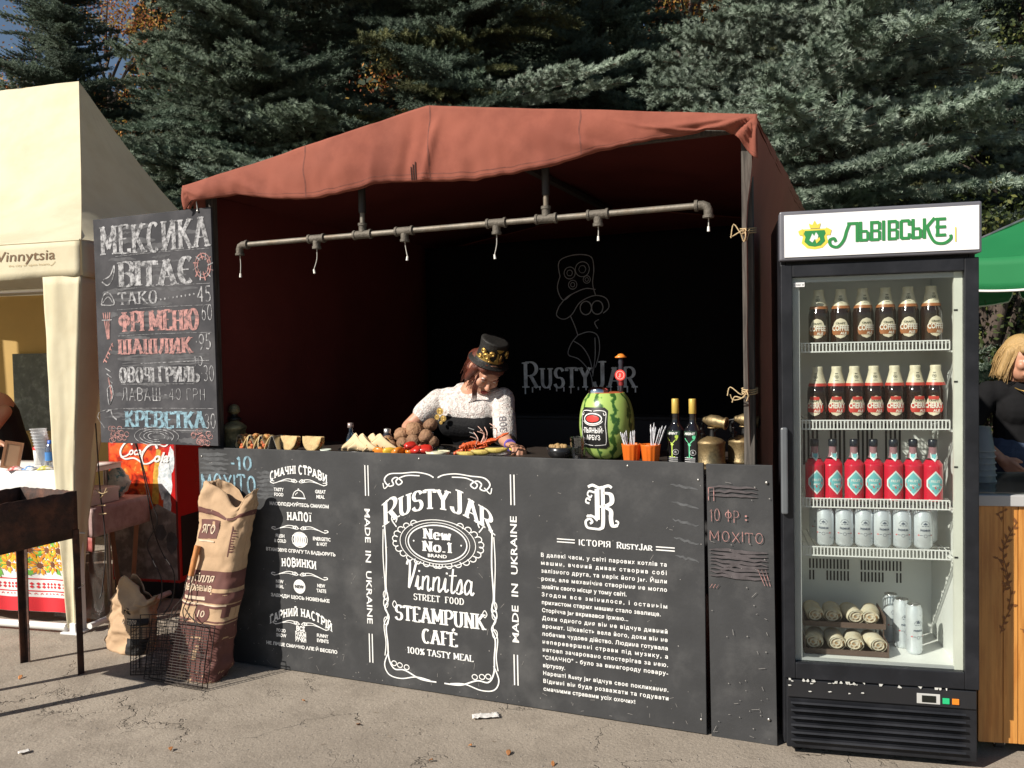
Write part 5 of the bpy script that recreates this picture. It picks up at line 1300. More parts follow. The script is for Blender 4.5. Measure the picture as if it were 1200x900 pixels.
for c, r in (((-1.395, -.118, 1.222), .020), ((-1.415, -.112, 1.192), .015), ((-1.375, -.121, 1.186), .017), ((-1.39, -.119, 1.165), .010)):
    g = MB(); gear(g, c, r); obj('gear_badge', g, gold, cook)
mb = MB()
for k in range(6): mb.tube([(-1.245 + .004 * k, -.110 + .004 * k, 1.14 - .022 * k), (-1.215 + .004 * k, -.106 + .004 * k, 1.13 - .022 * k)], .0025, 5)
obj('corset_laces', mb, M('grey_lace', (.2, .2, .2), .6), cook)
# sleeve lettering
# hat
hb = tiltm @ Matrix.Rotation(R(-16), 3, 'X')
def hh(x, y, z): return hp(0, .004, .046) + hb @ Vector((x, y, z)) * .80
def hat_lathe(pf, n=36): 
    m = MB(); m.lathe(pf, n); m.v = [tuple(hh(*v)) for v in m.v]; return m
hat = obj('top_hat', hat_lathe([(.088, .012), (.125, .006), (.132, .008), (.130, .012), (.094, .020), (.086, .045), (.084, .10), (.092, .152), (.092, .156), (.07, .158), (0, .156)]), M('hat_leather', (.008, .007, .006), .65, var=.3, scale=30, bump=.35, bscale=90), cook)
obj('hat_band', hat_lathe([(.0895, .024), (.0885, .048)]), M('gold_brass', (.62, .42, .13)), hat)
def onhat(a, z, w, h, kind, name='hat_badge', m=None):
    g = MB(); r = .092
    if kind == 'gear':
        pts = [((w * (1 if i % 2 else .8)) * math.cos(math.pi * i / 10), (w * (1 if i % 2 else .8)) * math.sin(math.pi * i / 10)) for i in range(20)]
        g.add([tuple(hh((r + .006) * math.sin(a + p[0] / r), -(r + .006) * math.cos(a + p[0] / r), z + p[1])) for p in pts], [tuple(range(20))])
        g.tube([hh((r + .009) * math.sin(a + w * .55 * math.cos(t) / r), -(r + .009) * math.cos(a + w * .55 * math.cos(t) / r), z + w * .55 * math.sin(t)) for t in [i * .63 for i in range(10)]], w * .14, 6, closed=True)
    else:
        pts = kind
        g.add([tuple(hh((r + .005) * math.sin(a + p[0] * w / r), -(r + .005) * math.cos(a + p[0] * w / r), z + p[1] * h)) for p in pts], [tuple(range(len(pts)))])
    return obj(name, g, m or gold, hat, solid=.002)
onhat(R(-42), .072, .026, 0, 'gear'); onhat(R(-58), .10, .018, 0, 'gear'); onhat(R(-24), .098, .019, 0, 'gear'); onhat(R(-66), .060, .016, 0, 'gear'); onhat(R(-30), .052, .014, 0, 'gear')
onhat(R(2), .122, .045, .024, [(-.5, .4), (.6, .5), (.35, -.1), (.0, -.5), (-.2, -.1)]); onhat(R(-2), .070, .03, .062, [(-.6, -.5), (.6, -.5), (.25, .5), (.0, .6), (-.1, .0)])
onhat(R(40), .11, .02, .02, 'gear'); onhat(R(58), .08, .016, .02, 'gear')
onhat(R(14), .076, .014, .05, [(-.5, -.5), (.6, -.4), (.7, .3), (-.2, .5)], m=M('aged_gold', (.35, .2, .06), .5, metal=.6))
# hair
hair = M('auburn_hair', (.10, .022, .010), .45, var=.35, scale=8, stretch=(60, 60, 4), bump=.4, bscale=30)
fuse('hair', [caps(hp(-.070, -.030, .035), hp(-.070, .0, -.065), .024, .018), caps(hp(.068, -.025, .035), hp(.066, .0, -.05), .022, .016), caps(hp(-.04, -.060, .055), hp(.04, -.060, .055), .026, .026), ell(hp(0, .028, .025), (.082, .082, .088), tiltm.copy()), caps(hp(-.06, .02, -.01), hp(-.055, .035, -.075), .030, .016), caps(hp(.06, .03, -.01), hp(.055, .04, -.07), .026, .016),
              caps(hp(-.02, .085, .0), hp(-.02, .09, -.09), .05, .03)], .005, hair, cook, 2)
mb = MB()
for k in range(5): mb.tube(smoothpts([hp(-.058 + .006 * k, -.055, .02), hp(-.066 + .005 * k, -.082 - .003 * k, -.05), hp(-.05 + .006 * k, -.10, -.11), hp(-.056 + .01 * k, -.098, -.155)], 6), [.004 - .00015 * i for i in range(19)], 5)
obj('hair_strand', mb, hair, cook)
def strands(hpf, n, seed, mat, parent, y0, L, rad=.090):
    rn = random.Random(seed); mb = MB()
    for k in range(n):
        a = R(rn.uniform(-60, 240)); x, y = rad * math.cos(a) * .92, rad * math.sin(a) * 1.0 + .02
        if y < -.045: continue
        q = rn.uniform(.95, 1.08); l = L * rn.uniform(.6, 1.15); w = rn.uniform(-.012, .012)
        P = smoothpts([hpf(x * q * .8, y * q * .8, y0 + .03), hpf(x * q, y * q, y0 - .02), hpf(x * q * 1.02 + w, y * q * 1.02, y0 - l * .6), hpf(x * q * .94 + w * 2, y * q * .96, y0 - l)], 3)
        mb.tube(P, [.0022 * (1 - i / (len(P) + 2)) + .0005 for i in range(len(P))], 4, caps=False)
    return obj('loose_hair', mb, mat, parent, kind='stuff')
strands(hp, 150, 3, hair, cook, .03, .13, .082)
for s in (-1, 1):
    mb = MB(); mb.ball(hp(s * .031, -.0795, .006), .0125, 12); e_ = obj('eye', mb, M('eye_white', (.6, .58, .55), .3), cook)
    mb = MB(); mb.grid(lambda u, v: hp(s * .031 + (u - .5) * .034, -.0795 - .0135 * math.cos((u - .5) * 2.2) * math.cos(v - .2), .006 + .0135 * math.sin(v * .9 + .05)), 8, 5); obj('eyelid', mb, M('eyelid_shadow', (.30, .13, .09), .5), e_, solid=.0012)
mb = MB(); mb.tube([hp(-.022, -.094, -.062), hp(-.008, -.099, -.060), hp(0, -.0985, -.062), hp(.008, -.099, -.060), hp(.022, -.094, -.062)], [.002, .0055, .0055, .0055, .002], 8); mb.tube([hp(-.018, -.093, -.070), hp(0, -.0975, -.072), hp(.018, -.093, -.070)], [.002, .006, .002], 8)
obj('lips', mb, M('lip_red', (.38, .06, .05), .4), cook)
mb = MB(); mb.tube([wr_r + (el_r - wr_r).normalized() * .012 - Vector((0, 0, 0)), wr_r + (wr_r - el_r).normalized() * .016], .0275, 16); obj('wrist_band', mb, M('violet_band', (.12, .08, .42), .5), cook)
mb = MB(); ds = (el_r - sh_r).normalized()
ink = Ink(); ink.text('ЗОВ', 0, 0, .028, width=.085, wv=.16, wh=.12, serif=0)
for q, lay in ink.polys:
    def f(p):
        c = sh_r.lerp(el_r, .95) - ds * (p[0]); a = (p[1] - .014) / .052 + R(-20)
        side = Vector((0, -1, 0)) - ds * Vector((0, -1, 0)).dot(ds); side.normalize(); o2 = ds.cross(side)
        return c + (side * math.cos(a) + o2 * math.sin(a)) * (.059 + lay * .0002)
    mb.add([f(p) for p in q], [tuple(range(len(q)))])
# (cuff of the right sleeve, a tube with the grey letters)
cf = MB(); cf.tube([sh_r.lerp(el_r, k) for k in (.35, .6, .85, 1.02)], [.056, .0565, .0565, .055], 20, caps=False)
cuff = obj('sleeve', cf, lace, cook, solid=.002)
obj('sleeve_lettering', mb, M('grey_print', (.16, .15, .16), .7), cuff)
yc = onctr('yellow_sponge', 'small yellow cloth held by the cook at the counter edge', 'cloth', -.935, .30, z=1.042)
mb = MB(); mb.ball((.0, .03, .02), (.022, .016, .014), 10); mb.v = [tuple(Vector(v) + Vector((.004 * nz(v[0] * 90, v[1] * 90), 0, .004 * nz(v[1] * 80, v[2] * 70)))) for v in mb.v]
obj('cloth', mb, M('yellow_cloth', (.6, .5, .08), .8), yc)
# ------------------------------------------------------------------ drinks fridge
fr = thing('drinks_fridge', 'tall black glass door drinks fridge with a white sign on top', 'fridge', FT(.012, -.004), ANG_F)
fblk = M('fridge_black', (.011, .012, .015), .45, var=.25, scale=9, bump=.03, bscale=90, col2=(.018, .019, .023), mixscale=5, spec=.3)
liner = M('fridge_liner', (.78, .79, .76), .45, var=.06, scale=4)
W_, D_ = .652, .545
mb = MB()
mb.box(0, .022, .045, D_, .03, 1.985); mb.box(W_ - .022, W_, .045, D_, .03, 1.985); mb.box(.022, W_ - .022, D_ - .022, D_, .03, 1.985)
mb.box(.022, W_ - .022, .045, D_ - .022, 1.80, 1.985)
obj('cabinet', mb, fblk, fr, bevel=.004)
IX0, IX1, IZ0, IZ1, IY = .050, .602, .345, 1.770, .46
mb = MB()
mb.box(.0225, IX0, .05, IY + .02, IZ0 - .03, IZ1 + .029); mb.box(IX1, W_ - .0225, .05, IY + .02, IZ0 - .03, IZ1 + .029)
mb.box(IX0, IX1, IY, IY + .02, IZ0 - .03, IZ1 + .029); mb.box(IX0, IX1, .05, IY, IZ1, IZ1 + .029); mb.box(IX0, IX1, .05, IY, IZ0 - .03, IZ0)
obj('liner', mb, liner, fr)
mb = MB()                                                       # slots of the air duct on the back wall
for g, (x0, n) in enumerate(((.135, 12), (.335, 12))):
    for row, zz in ((0, .590), (1, .542)):
        for k in range(n):
            if row and k in (2, 3, 4) and g == 0 or row and k in (7, 8, 9) and g == 1: continue
            mb.box(x0 + k * .0135, x0 + k * .0135 + .006, IY - .002, IY - .0005, zz, zz + .040)
for g in range(4):
    for k in range(4): mb.box(.115 + g * .105 + k * .017, .115 + g * .105 + k * .017 + .008, IY - .002, IY - .0005, 1.02, 1.19)
obj('air_slots', mb, M('slot_dark', (.02, .02, .02), .8), fr, kind='stuff')
# door
mb = MB(); DX0, DX1, DZ0, DZ1 = .000, W_, .292, 1.802
mb.box(DX0, .040, 0, .042, DZ0, DZ1); mb.box(.606, DX1, 0, .042, DZ0, DZ1); mb.box(.040, .606, 0, .042, 1.757, DZ1); mb.box(.040, .606, 0, .042, DZ0, .352)
door = obj('door', mb, fblk, fr, bevel=.003)
mb = MB(); mb.box(.041, .605, .018, .022, .353, 1.756); obj('glass_pane', mb, glass_mat('fridge_glass', (.93, .95, .94), .6, 0.0, .025), door)
gk = M('gasket_grey', (.42, .43, .43), .5, var=.1)
mb = MB(); mb.box(.0405, .066, .026, .040, .353, 1.756); mb.box(.066, .600, .026, .040, 1.738, 1.7555); mb.box(.066, .600, .026, .040, .3535, .362)
obj('inner_trim', mb, gk, door)
mb = MB(); mb.box(.578, .6055, .024, .041, .353, 1.756); obj('light_strip', mb, M('strip_cream', (.72, .72, .64), .4), door)
mb = MB(); 
for z in (.75, 1.07, 1.37, 1.62): mb.box(.578, .590, .0225, .0245, z, z + .006)
obj('strip_clips', mb, M('slot_dark', (.02, .02, .02)), door)
mb = MB()                                                       # handle grip on the left
mb.box(-.006, .018, -.022, -.0005, .90, 1.215); obj('handle', mb, M('handle_grey', (.11, .12, .13), .35), door, bevel=.006)
mb = MB(); mb.box(.006, .026, -.0235, -.0215, .915, 1.20)
mb = MB(); mb.box(.045, .083, .0145, .0175, 1.722, 1.738); st = obj('sticker', mb, M('sticker_white', (.7, .7, .7), .5), door)
tb = MB(); put_text(tb, 'II 0421 III', .064, 1.7265, .0065, width=.032, align='CENTER', y=.0140); obj('sticker_print', tb, M('slot_dark', (.02, .02, .02)), st)
# header sign
mb = MB(); mb.box(-.004, W_ + .004, -.020, .04, 1.815, 1.990); hd = obj('sign_box', mb, M('header_grey', (.13, .13, .15), .4), fr, bevel=.006)
mb = MB(); mb.grid(lambda u, v: (lerp(.012, W_ - .006, u), -.0225, lerp(1.826, 1.976, v)), 4, 10, smooth=False)
face = obj('sign_face', mb, M('sign_white', (.82, .82, .82), .8, var=.02, spec=.05), hd, solid=.002)
grn = M('sign_green', (.03, .22, .06), .4, var=.05); gy = M('sign_yellow', (.75, .60, .08), .4)
tb = MB(); yy = -.0240
word = [('Л', .205, .056), ('Ь', .262, .034), ('В', .298, .036), ('І', .337, .014), ('В', .355, .036), ('С', .394, .036), ('Ь', .432, .034), ('К', .468, .038), ('Е', .508, .034)]
ink = Ink()
def bar(x0, z0, x1, z1, w, lay=0): ink.ribbon([(x0, z0), (x1, z1)], w, w, layer=lay)
ZB, H_ = 1.870, .070; v = .0105; q = .010
for ch_, x, w in word:
    L_, R_ = x + v / 2, x + w - v / 2; lo = ZB; hi = ZB + H_
    if ch_ == 'Л':
        bar(R_, lo, R_, hi, v); bar(x + .018, hi - q / 2, x + w, hi - q / 2, q, 1)
        P = smoothpts([(x + .026, hi - .004, 0), (x + .016, hi - .03, 0), (x + .006, lo + .008, 0), (x - .014, lo - .014, 0), (x - .036, lo - .008, 0), (x - .040, lo + .010, 0), (x - .026, lo + .016, 0), (x - .020, lo + .004, 0)], 6)
        ink.ribbon([(p[0], p[1]) for p in P], .0105, .0095, layer=2)
    elif ch_ in 'ЬВ':
        bar(L_, lo, L_, hi, v); bar(x, lo + q / 2, x + w - .006, lo + q / 2, q, 1); bar(x, lo + .036, x + w - .006, lo + .036, q * .9, 2)
        bar(R_, lo + .004, R_, lo + .034, v, 3)
        if ch_ == 'В': bar(x, hi - q / 2, x + w - .006, hi - q / 2, q, 4); bar(R_, lo + .040, R_, hi - .004, v, 5)
    elif ch_ == 'І': bar(L_, lo, L_, hi, v)
    elif ch_ == 'С': bar(L_, lo + .004, L_, hi - .004, v); bar(x + .004, hi - q / 2, x + w - .004, hi - q / 2, q, 1); bar(x + .004, lo + q / 2, x + w - .004, lo + q / 2, q, 2); bar(R_, hi - .004, R_, hi - .022, v, 3); bar(R_, lo + .004, R_, lo + .022, v, 4)
    elif ch_ == 'К':
        bar(L_, lo, L_, hi, v); bar(x + .010, lo + .036, x + w, hi, v, 1)
        P = smoothpts([(x + .014, lo + .040, 0), (x + .024, lo + .010, 0), (x + .040, lo - .014, 0), (x + .068, lo - .018, 0), (x + .088, lo - .004, 0), (x + .088, lo + .010, 0)], 6)
        ink.ribbon([(p[0], p[1]) for p in P], .0105, .0095, layer=2)
    else:
        bar(L_ + .002, lo + .006, L_ + .002, hi, v); 
        for k, z_ in enumerate((hi - q / 2, lo + .038, lo + .010)): bar(x, z_, x + w, z_, q, k + 1)
sgn = lambda x, z, l: (x, yy - l, z + .014 * (x - .3) * 0)
obj('sign_word', ink.mesh(fn=sgn), grn, face)
ink = Ink(); ink.ribbon([(.572, 1.855), (.572, 1.905)], .004); obj('sign_small_print', ink.mesh(fn=sgn), gy, face)
def embl(nm, polys, mat, off):
    ink = Ink()
    for p in polys: ink.poly(p)
    return obj(nm, ink.mesh(fn=sgn, off=off), mat, face)
cx, cz = .115, 1.895
sh = [(-.036, .024), (.036, .024), (.040, .012), (.034, .0), (.038, -.018), (.022, -.034), (0, -.038), (-.022, -.034), (-.038, -.018), (-.034, .0), (-.040, .012)]
embl('crest_rim', [[(cx + a * 1.18, cz + b * 1.16) for a, b in sh]], gy, .0005)
embl('crest_shield', [[(cx + a * .92, cz + b * .92) for a, b in sh]], grn, .0012)
embl('crest_crown', [[(cx - .016, cz + .03), (cx + .016, cz + .03), (cx + .020, cz + .048), (cx + .008, cz + .042), (cx, cz + .058), (cx - .008, cz + .042), (cx - .020, cz + .048)], [(cx - .056, cz + .022), (cx - .040, cz + .03), (cx - .038, cz + .005), (cx - .052, cz + .008)], [(cx + .056, cz + .022), (cx + .038, cz + .032), (cx + .038, cz + .005), (cx + .052, cz + .004)]], gy, .0016)
embl('crest_lion', [[(cx - .018, cz - .012), (cx - .008, cz + .012), (cx - .002, cz + .002), (cx + .004, cz + .016), (cx + .012, cz + .004), (cx + .008, cz - .016), (cx, cz - .008), (cx - .008, cz - .020)]], M('sticker_white', (.7, .7, .7)), .0020)
embl('crest_lion_mark', [[(cx + .006, cz - .024), (cx + .018, cz - .012), (cx + .016, cz - .002), (cx + .002, cz - .012)]], gy, .0022)
# grille
mb = MB(); mb.box(.008, W_ - .004, .012, .045, .030, .288); gb_ = obj('grille_panel', mb, fblk, fr, bevel=.004)
for k in range(6):
    z = .052 + k * .0275
    mb = MB(); mb.add([(.030, .010, z), (W_ - .055, .010, z), (W_ - .055, .010, z + .006), (.030, .010, z + .006), (.022, -.008, z + .012), (W_ - .045, -.008, z + .012), (W_ - .045, -.004, z + .018), (.022, -.004, z + .018)],
        [(0, 1, 5, 4), (4, 5, 6, 7), (7, 6, 2, 3), (0, 4, 7, 3), (1, 2, 6, 5), (0, 3, 2, 1)])
    obj('slat', mb, fblk, gb_)
mb = MB(); mb.box(.012, W_ - .008, .004, .012, .222, .286); obj('control_strip', mb, M('fridge_black2', (.016, .017, .02), .35), fr, bevel=.002)
mb = MB(); mb.box(.450, .526, .0005, .004, .232, .268); ctl = obj('control_unit', mb, M('control_grey', (.5, .5, .48), .4), fr, bevel=.001)
mb = MB(); mb.box(.466, .512, -.001, .0003, .238, .262); obj('display', mb, M('display', (.01, .012, .01), .2), ctl)
for x, c in ((.545, 'green'), (.576, 'orange')):
    mb = MB(); mb.box(x - .011, x + .011, -.001, .004, .236, .256); obj('button', mb, M('button_' + c, {'green': (.02, .45, .18), 'orange': (.75, .22, .02)}[c], .35), fr, bevel=.001)
mb = MB()
for x in (.05, .58):
    for y in (.08, .48): mb.lathe([(0, 0), (.018, 0), (.018, .028), (.010, .032)], 12, c=(x, y, 0))
obj('feet', mb, M('slot_dark', (.02, .02, .02)), fr)
rr = random.Random(5); ink = Ink()                               # chipped paint along the ledge
for k in range(46):
    x = rr.uniform(.0, .30) if k < 34 else rr.uniform(.3, .6); z = .288 + rr.uniform(-.004, .003) - (.05 * rr.random() if rr.random() < .12 else 0)
    ink.poly([(x + rr.uniform(.002, .010) * math.cos(a), z + rr.uniform(.001, .0035) * math.sin(a)) for a in [i * 1.05 for i in range(6)]])
obj('paint_chips', ink.mesh(fn=lambda x, z, l: (x, -l, max(z, .293) if z > .286 else z), off=.0008), M('chip_white', (.55, .55, .52), .8), fr, kind='stuff')
# shelves
wht = M('shelf_white', (.78, .78, .76), .35, var=.05)
SZ = [1.512, 1.228, .940, .760]
for k, z in enumerate(SZ):
    mb = MB()
    for zz in (z - .028, z + .004): mb.box(.072, .576, .068, .071, zz, zz + .0042)
    for i in range(42):
        x = .075 + i * .01215; mb.box(x, x + .0042, .0685, .0705, z - .025, z + .004)
    rail = None
    for i in range(24):
        x = .078 + i * .0215; mb.tube([(x, .071, z), (x, IY - .02, z)], .0016, 5)
    for y in (.16, .30, .42): mb.tube([(.058, y, z - .0025), (.594, y, z - .0025)], .0022, 6)
    obj('shelf', mb, wht, fr, kind='stuff' if False else None)
    mb = MB(); mb.box(.0505, .071, .07, .45, z - .036, z - .030); mb.box(.581, .6015, .07, .45, z - .036, z - .030); obj('shelf_bracket', mb, wht, fr)
# --- bottles (things that stand on the shelves)
def on_fridge(name, label, cat, x, y, z, rz=0, group=None): return thing(name, label, cat, FT(.012 + x, -.004 + y, z), ANG_F + rz, group)
amber = M('brown_glass', (.018, .006, .004), .10, var=0, coat=.4)
foil = M('cream_foil', (.66, .60, .44), .4, var=.15, scale=60)
capm = M('dark_cap', (.10, .03, .03), .4, metal=.5)
bpf2 = [(0, 0), (.030, 0), (.0318, .004), (.0318, .100), (.0305, .114), (.0265, .130), (.0195, .156), (.0135, .182), (.0145, .184), (.0145, .196), (.012, .198), (0, .198)]
bsm = prof_smooth(bpf2[:8], 3) + bpf2[8:]
def beer(kind, word, colr, lx):
    t = on_fridge('beer_bottle', 'x', 'bottle', 0, 0, 0)
    mb = MB(); mb.lathe(bsm, 24); obj('glass', mb, amber, t)
    f = wrapfn(bsm)
    mb = MB(); mb.lathe([(.0278, .128), (.0208, .154), (.0150, .182), (.0155, .196), (.0145, .1985), (0, .199)], 24); fo = obj('neck_foil', mb, foil, t)
    mb = MB(); mb.lathe([(.0288, .1265), (.0262, .137)], 24); obj('foil_band', mb, M('band_' + kind, colr, .4), fo)
    ink = Ink(); fz = wrapfn([(.0280, .128), (.0210, .154), (.0152, .182), (.0155, .2)])
    ink.ribbon(arc(0, .160, .005, .006, 0, 360, 10), .0015); ink.ribbon([(-.006, .147), (0, .1475), (.006, .147)], .0016, .0016); ink.ribbon([(-.004, .172), (.004, .172)], .003, .003); ink.disc(0, .160, .0025)
    obj('foil_print', ink.mesh(fn=fz, off=.0005), M('foil_ink', (.08, .08, .05), .5), fo)
    lb = patch(f, .046, .074, .054, .0008, M('label_cream', (.70, .62, .46), .5, var=.12, scale=60), 'label', t, 'oval', 12, 14)
    bnd = patch(f, .052, .034, .047, .0016, M('label_' + kind, colr, .5, var=.1, scale=60), 'label_band', t, 'rect', 12, 4)
    if kind == 'cherry': patch(f, .030, .012, .082, .0014, M('label_cherry', colr), 'label_top', lb, 'rect', 8, 3)
    tb = MB(); put_text(tb, word, 0, .046, .019, bold=.035, width=.049, align='CENTER', fn=f, y=-.0024)
    put_text(tb, 'ALE', .008, .032, .009, bold=.03, width=.018, align='CENTER', fn=f, y=-.0024); obj('lettering', tb, M('label_letter', (.80, .76, .66), .5), bnd)
    tb = MB(); put_text(tb, 'CRAFT', 0, .069, .0065, bold=.04, width=.028, align='CENTER', fn=f, y=-.0014)
    for zz in (.030, .026): tb.add([f(a, b, .0014) for a, b in ((-.012, zz), (.012, zz), (.012, zz + .0015), (-.012, zz + .0015))], [(0, 1, 2, 3)])
    obj('small_lettering', tb, M('foil_ink', (.08, .08, .05)), lb)
    return t
def rowlab(kind, k, n, shelf):
    ordn = ['leftmost', 'second from the left', 'third from the left', 'fourth from the left', 'fifth from the left', 'sixth from the left', 'rightmost']
    o = 'rightmost' if k == n - 1 else ordn[k]
    return '%s, %s on the %s fridge shelf' % (kind, o, shelf)
SY = .113
prot = beer('coffee', 'COFFEE', (.33, .115, .035), 0)
for k in range(6):
    x = .142 + k * .0765; o = prot if k == 0 else dup(prot)
    o.location = FT(.012 + x, -.004 + SY, SZ[0] + .0045); o.rotation_euler = (0, 0, ANG_F + R((-18, -11, 9, 4, -9, 13)[k] + 2)); o['label'] = rowlab('brown coffee ale bottle', k, 6, 'top'); o['group'] = 'coffee ale bottles on the top shelf'; o.scale = (1.17, 1.17, 1.0)
prot = beer('cherry', 'CHERRY', (.52, .045, .03), 0)
for k, px in enumerate((957, 980, 1001, 1024, 1048, 1072, 1095)):
    x = .148 + (px - 957) * .00292 - .012; o = prot if k == 0 else dup(prot)
    o.location = FT(.012 + x, -.004 + SY + .004 * (k % 2), SZ[1] + .0045); o.rotation_euler = (0, 0, ANG_F + R((-24, -8, 8, 3, -4, 12, -22)[k])); o['label'] = rowlab('brown cherry ale bottle', k, 7, 'second'); o['group'] = 'cherry ale bottles on the second shelf'; o.scale = (1.17, 1.17, 1.0)
# red drinks with paddle labels
redl = bpy.data.materials.new('red_drink'); redl.use_nodes = True
_b = redl.node_tree.nodes['Principled BSDF']; _b.inputs['Base Color'].default_value = (.58, .014, .04, 1); _b.inputs['Roughness'].default_value = .08; _b.inputs['Coat Weight'].default_value = .6
rpf = [(0, 0), (.030, 0), (.0325, .005), (.0325, .118), (.030, .130), (.018, .150), (.0135, .165), (.0125, .196), (.014, .198), (.014, .214), (0, .216)]
rs_ = prof_smooth(rpf[:8], 3) + rpf[8:]
prot = on_fridge('red_drink_bottle', 'x', 'bottle', 0, 0, 0)
mb = MB(); mb.lathe([p for p in rs_ if p[1] <= .150], 24); obj('body', mb, redl, prot)
mb = MB(); mb.lathe([p for p in rs_ if p[1] >= .147], 24); obj('neck', mb, M('clear_neck', (.30, .16, .18), .08, var=0, coat=.5), prot)
mb = MB(); mb.lathe([(.0135, .190), (.0148, .191), (.0148, .214), (.012, .217), (0, .217)], 18); obj('cap', mb, M('black_cap', (.015, .02, .03), .3), prot)
f = wrapfn(rs_)
teal = M('label_teal', (.16, .48, .50), .45, var=.15, scale=60); pale = M('label_pale', (.72, .78, .76), .45)
l = patch(f, .058, .092, .060, .0008, pale, 'label', prot, 'diamond', 10, 16); patch(f, .048, .078, .060, .0014, teal, 'label_field', l, 'diamond', 10, 14)
ink = Ink(); ink.poly([(-.022, .048), (.0, .040), (.020, .052), (.018, .060), (-.004, .054), (-.022, .060)], 0); ink.ribbon([(-.010, .034), (.012, .040)], .004, .004, layer=2)
obj('label_stripe', ink.mesh(fn=f, off=.0020), M('stripe_red', (.62, .05, .05), .5), l)
tb = MB(); put_text(tb, 'FRUIT', 0, .064, .009, bold=.03, width=.030, align='CENTER', fn=f, y=-.0022); put_text(tb, 'MIX', 0, .049, .007, bold=.03, width=.02, align='CENTER', fn=f, y=-.0030)
obj('lettering', tb, pale, l)
ink = Ink(); ink.poly([(-.011, .168), (.011, .168), (.011, .150), (0, .138), (-.011, .150)]); obj('neck_label', ink.mesh(fn=f, off=.0012), pale, prot)
ink = Ink(); ink.poly([(-.007, .164), (.007, .164), (.006, .153), (0, .147), (-.006, .153)]); obj('neck_emblem', ink.mesh(fn=f, off=.0020), teal, prot)
for k, px in enumerate((952, 974, 999, 1022, 1045, 1068, 1090)):
    x = .135 + (px - 952) * .00294 - .012; o = prot if k == 0 else dup(prot)
    o.location = FT(.012 + x, -.004 + SY + .006 * ((k * 3) % 2), SZ[2] + .0045); o.rotation_euler = (0, 0, ANG_F + R((6, 18, 2, -6, 3, -10, 4)[k])); o['label'] = rowlab('red drink bottle', k, 7, 'third'); o['group'] = 'red drinks on the third shelf'; o.scale = (1.05, 1.05, 1.0)
# cans
alu = M('can_metal', (.70, .70, .70), .25, metal=.9, var=.05)
def can(lab_, x, y, z, rz, h=.140, r=.0325, grp='silver beer cans on the fourth shelf'):
    t = on_fridge('beer_can', lab_, 'can', x, y, z, rz, grp)
    pf = [(0, .002), (.022, .0), (.026, .004), (r, .013), (r, h - .016), (r - .006, h - .004), (r - .006, h)]
    mb = MB(); mb.lathe(pf, 26); obj('body', mb, M('can_white', (.66, .70, .73), .30, metal=.35, var=.06, scale=40), t)
    mb = MB(); mb.lathe([(r - .0055, h - .001), (r - .005, h + .001), (r - .008, h + .001), (r - .009, h - .003), (0, h - .003)], 26); mb.box(-.006, .006, -.012, .006, h - .0025, h - .001); obj('lid', mb, alu, t)
    ff = wrapfn(pf); ink = Ink(); s = h / .14
    ink.ribbon(arc(0, .050 * s, .0055, .0055, 0, 360, 12), .0014); ink.ribbon([(-.018, .052 * s), (-.009, .052 * s)], .002, .002); ink.ribbon([(.009, .052 * s), (.018, .052 * s)], .002, .002)
    ink.ribbon(arc(0, .082 * s, .016, .022, 25, 155, 12), .0012); ink.poly([(-.008, .092 * s), (0, .099 * s), (.008, .092 * s), (.004, .090 * s), (-.004, .090 * s)])
    for q in range(3): ink.ribbon([(-.012 + q * .009, .086 * s), (-.006 + q * .009, .086 * s)], .0022, .0022)
    mb = ink.mesh(fn=ff, off=.0006); put_text(mb, 'PREMIUM', 0, .067 * s, .0075, bold=.03, width=.034, align='CENTER', fn=ff, y=-.0008)
    obj('lettering', mb, M('can_ink', (.10, .12, .16), .5), t)
    ink = Ink(); ink.ribbon([(-.026, .0525 * s), (-.020, .0525 * s)], .0035, .0035); ink.ribbon([(.020, .0525 * s), (.026, .0525 * s)], .0035, .0035); obj('red_marks', ink.mesh(fn=ff, off=.0008), M('stripe_red', (.62, .05, .05)), t)
    return t
c0 = can('x', 0, 0, 0, 0)
for k, px in enumerate((965, 988, 1011, 1032, 1055, 1079)):
    o = c0 if k == 0 else dup(c0); x = .168 + (px - 965) * .00296 - .012
    o.location = FT(.012 + x, -.004 + .105, SZ[3] + .005); o.rotation_euler = (0, 0, ANG_F + R(((-14, -3, 2, 8, -2, 4)[k]))); o['label'] = rowlab('front row silver can', k, 6, 'fourth')
for k, x in enumerate((.145, .225, .305, .385, .465, .535)):
    o = dup(c0, FT(.012 + x, -.004 + .215, SZ[3] + .005), ANG_F + R(40 * k)); o['group'] = 'second row of silver beer cans'
    o['label'] = 'pale silver beer can in the second row, ' + ['far left by the fridge wall', 'second from left', 'third from left', 'fourth from left', 'fifth from left', 'showing at the right end'][k]
for k, (x, y) in enumerate(((.425, .33), (.452, .265), (.482, .20))):
    can(['tall silver can at the back left of three on the fridge floor', 'tall silver can in the middle of three on the fridge floor', 'tall silver can nearest the door on the fridge floor'][k], x, y, IZ0 + .001, R(20), .185, .029, 'tall cans on the fridge floor')
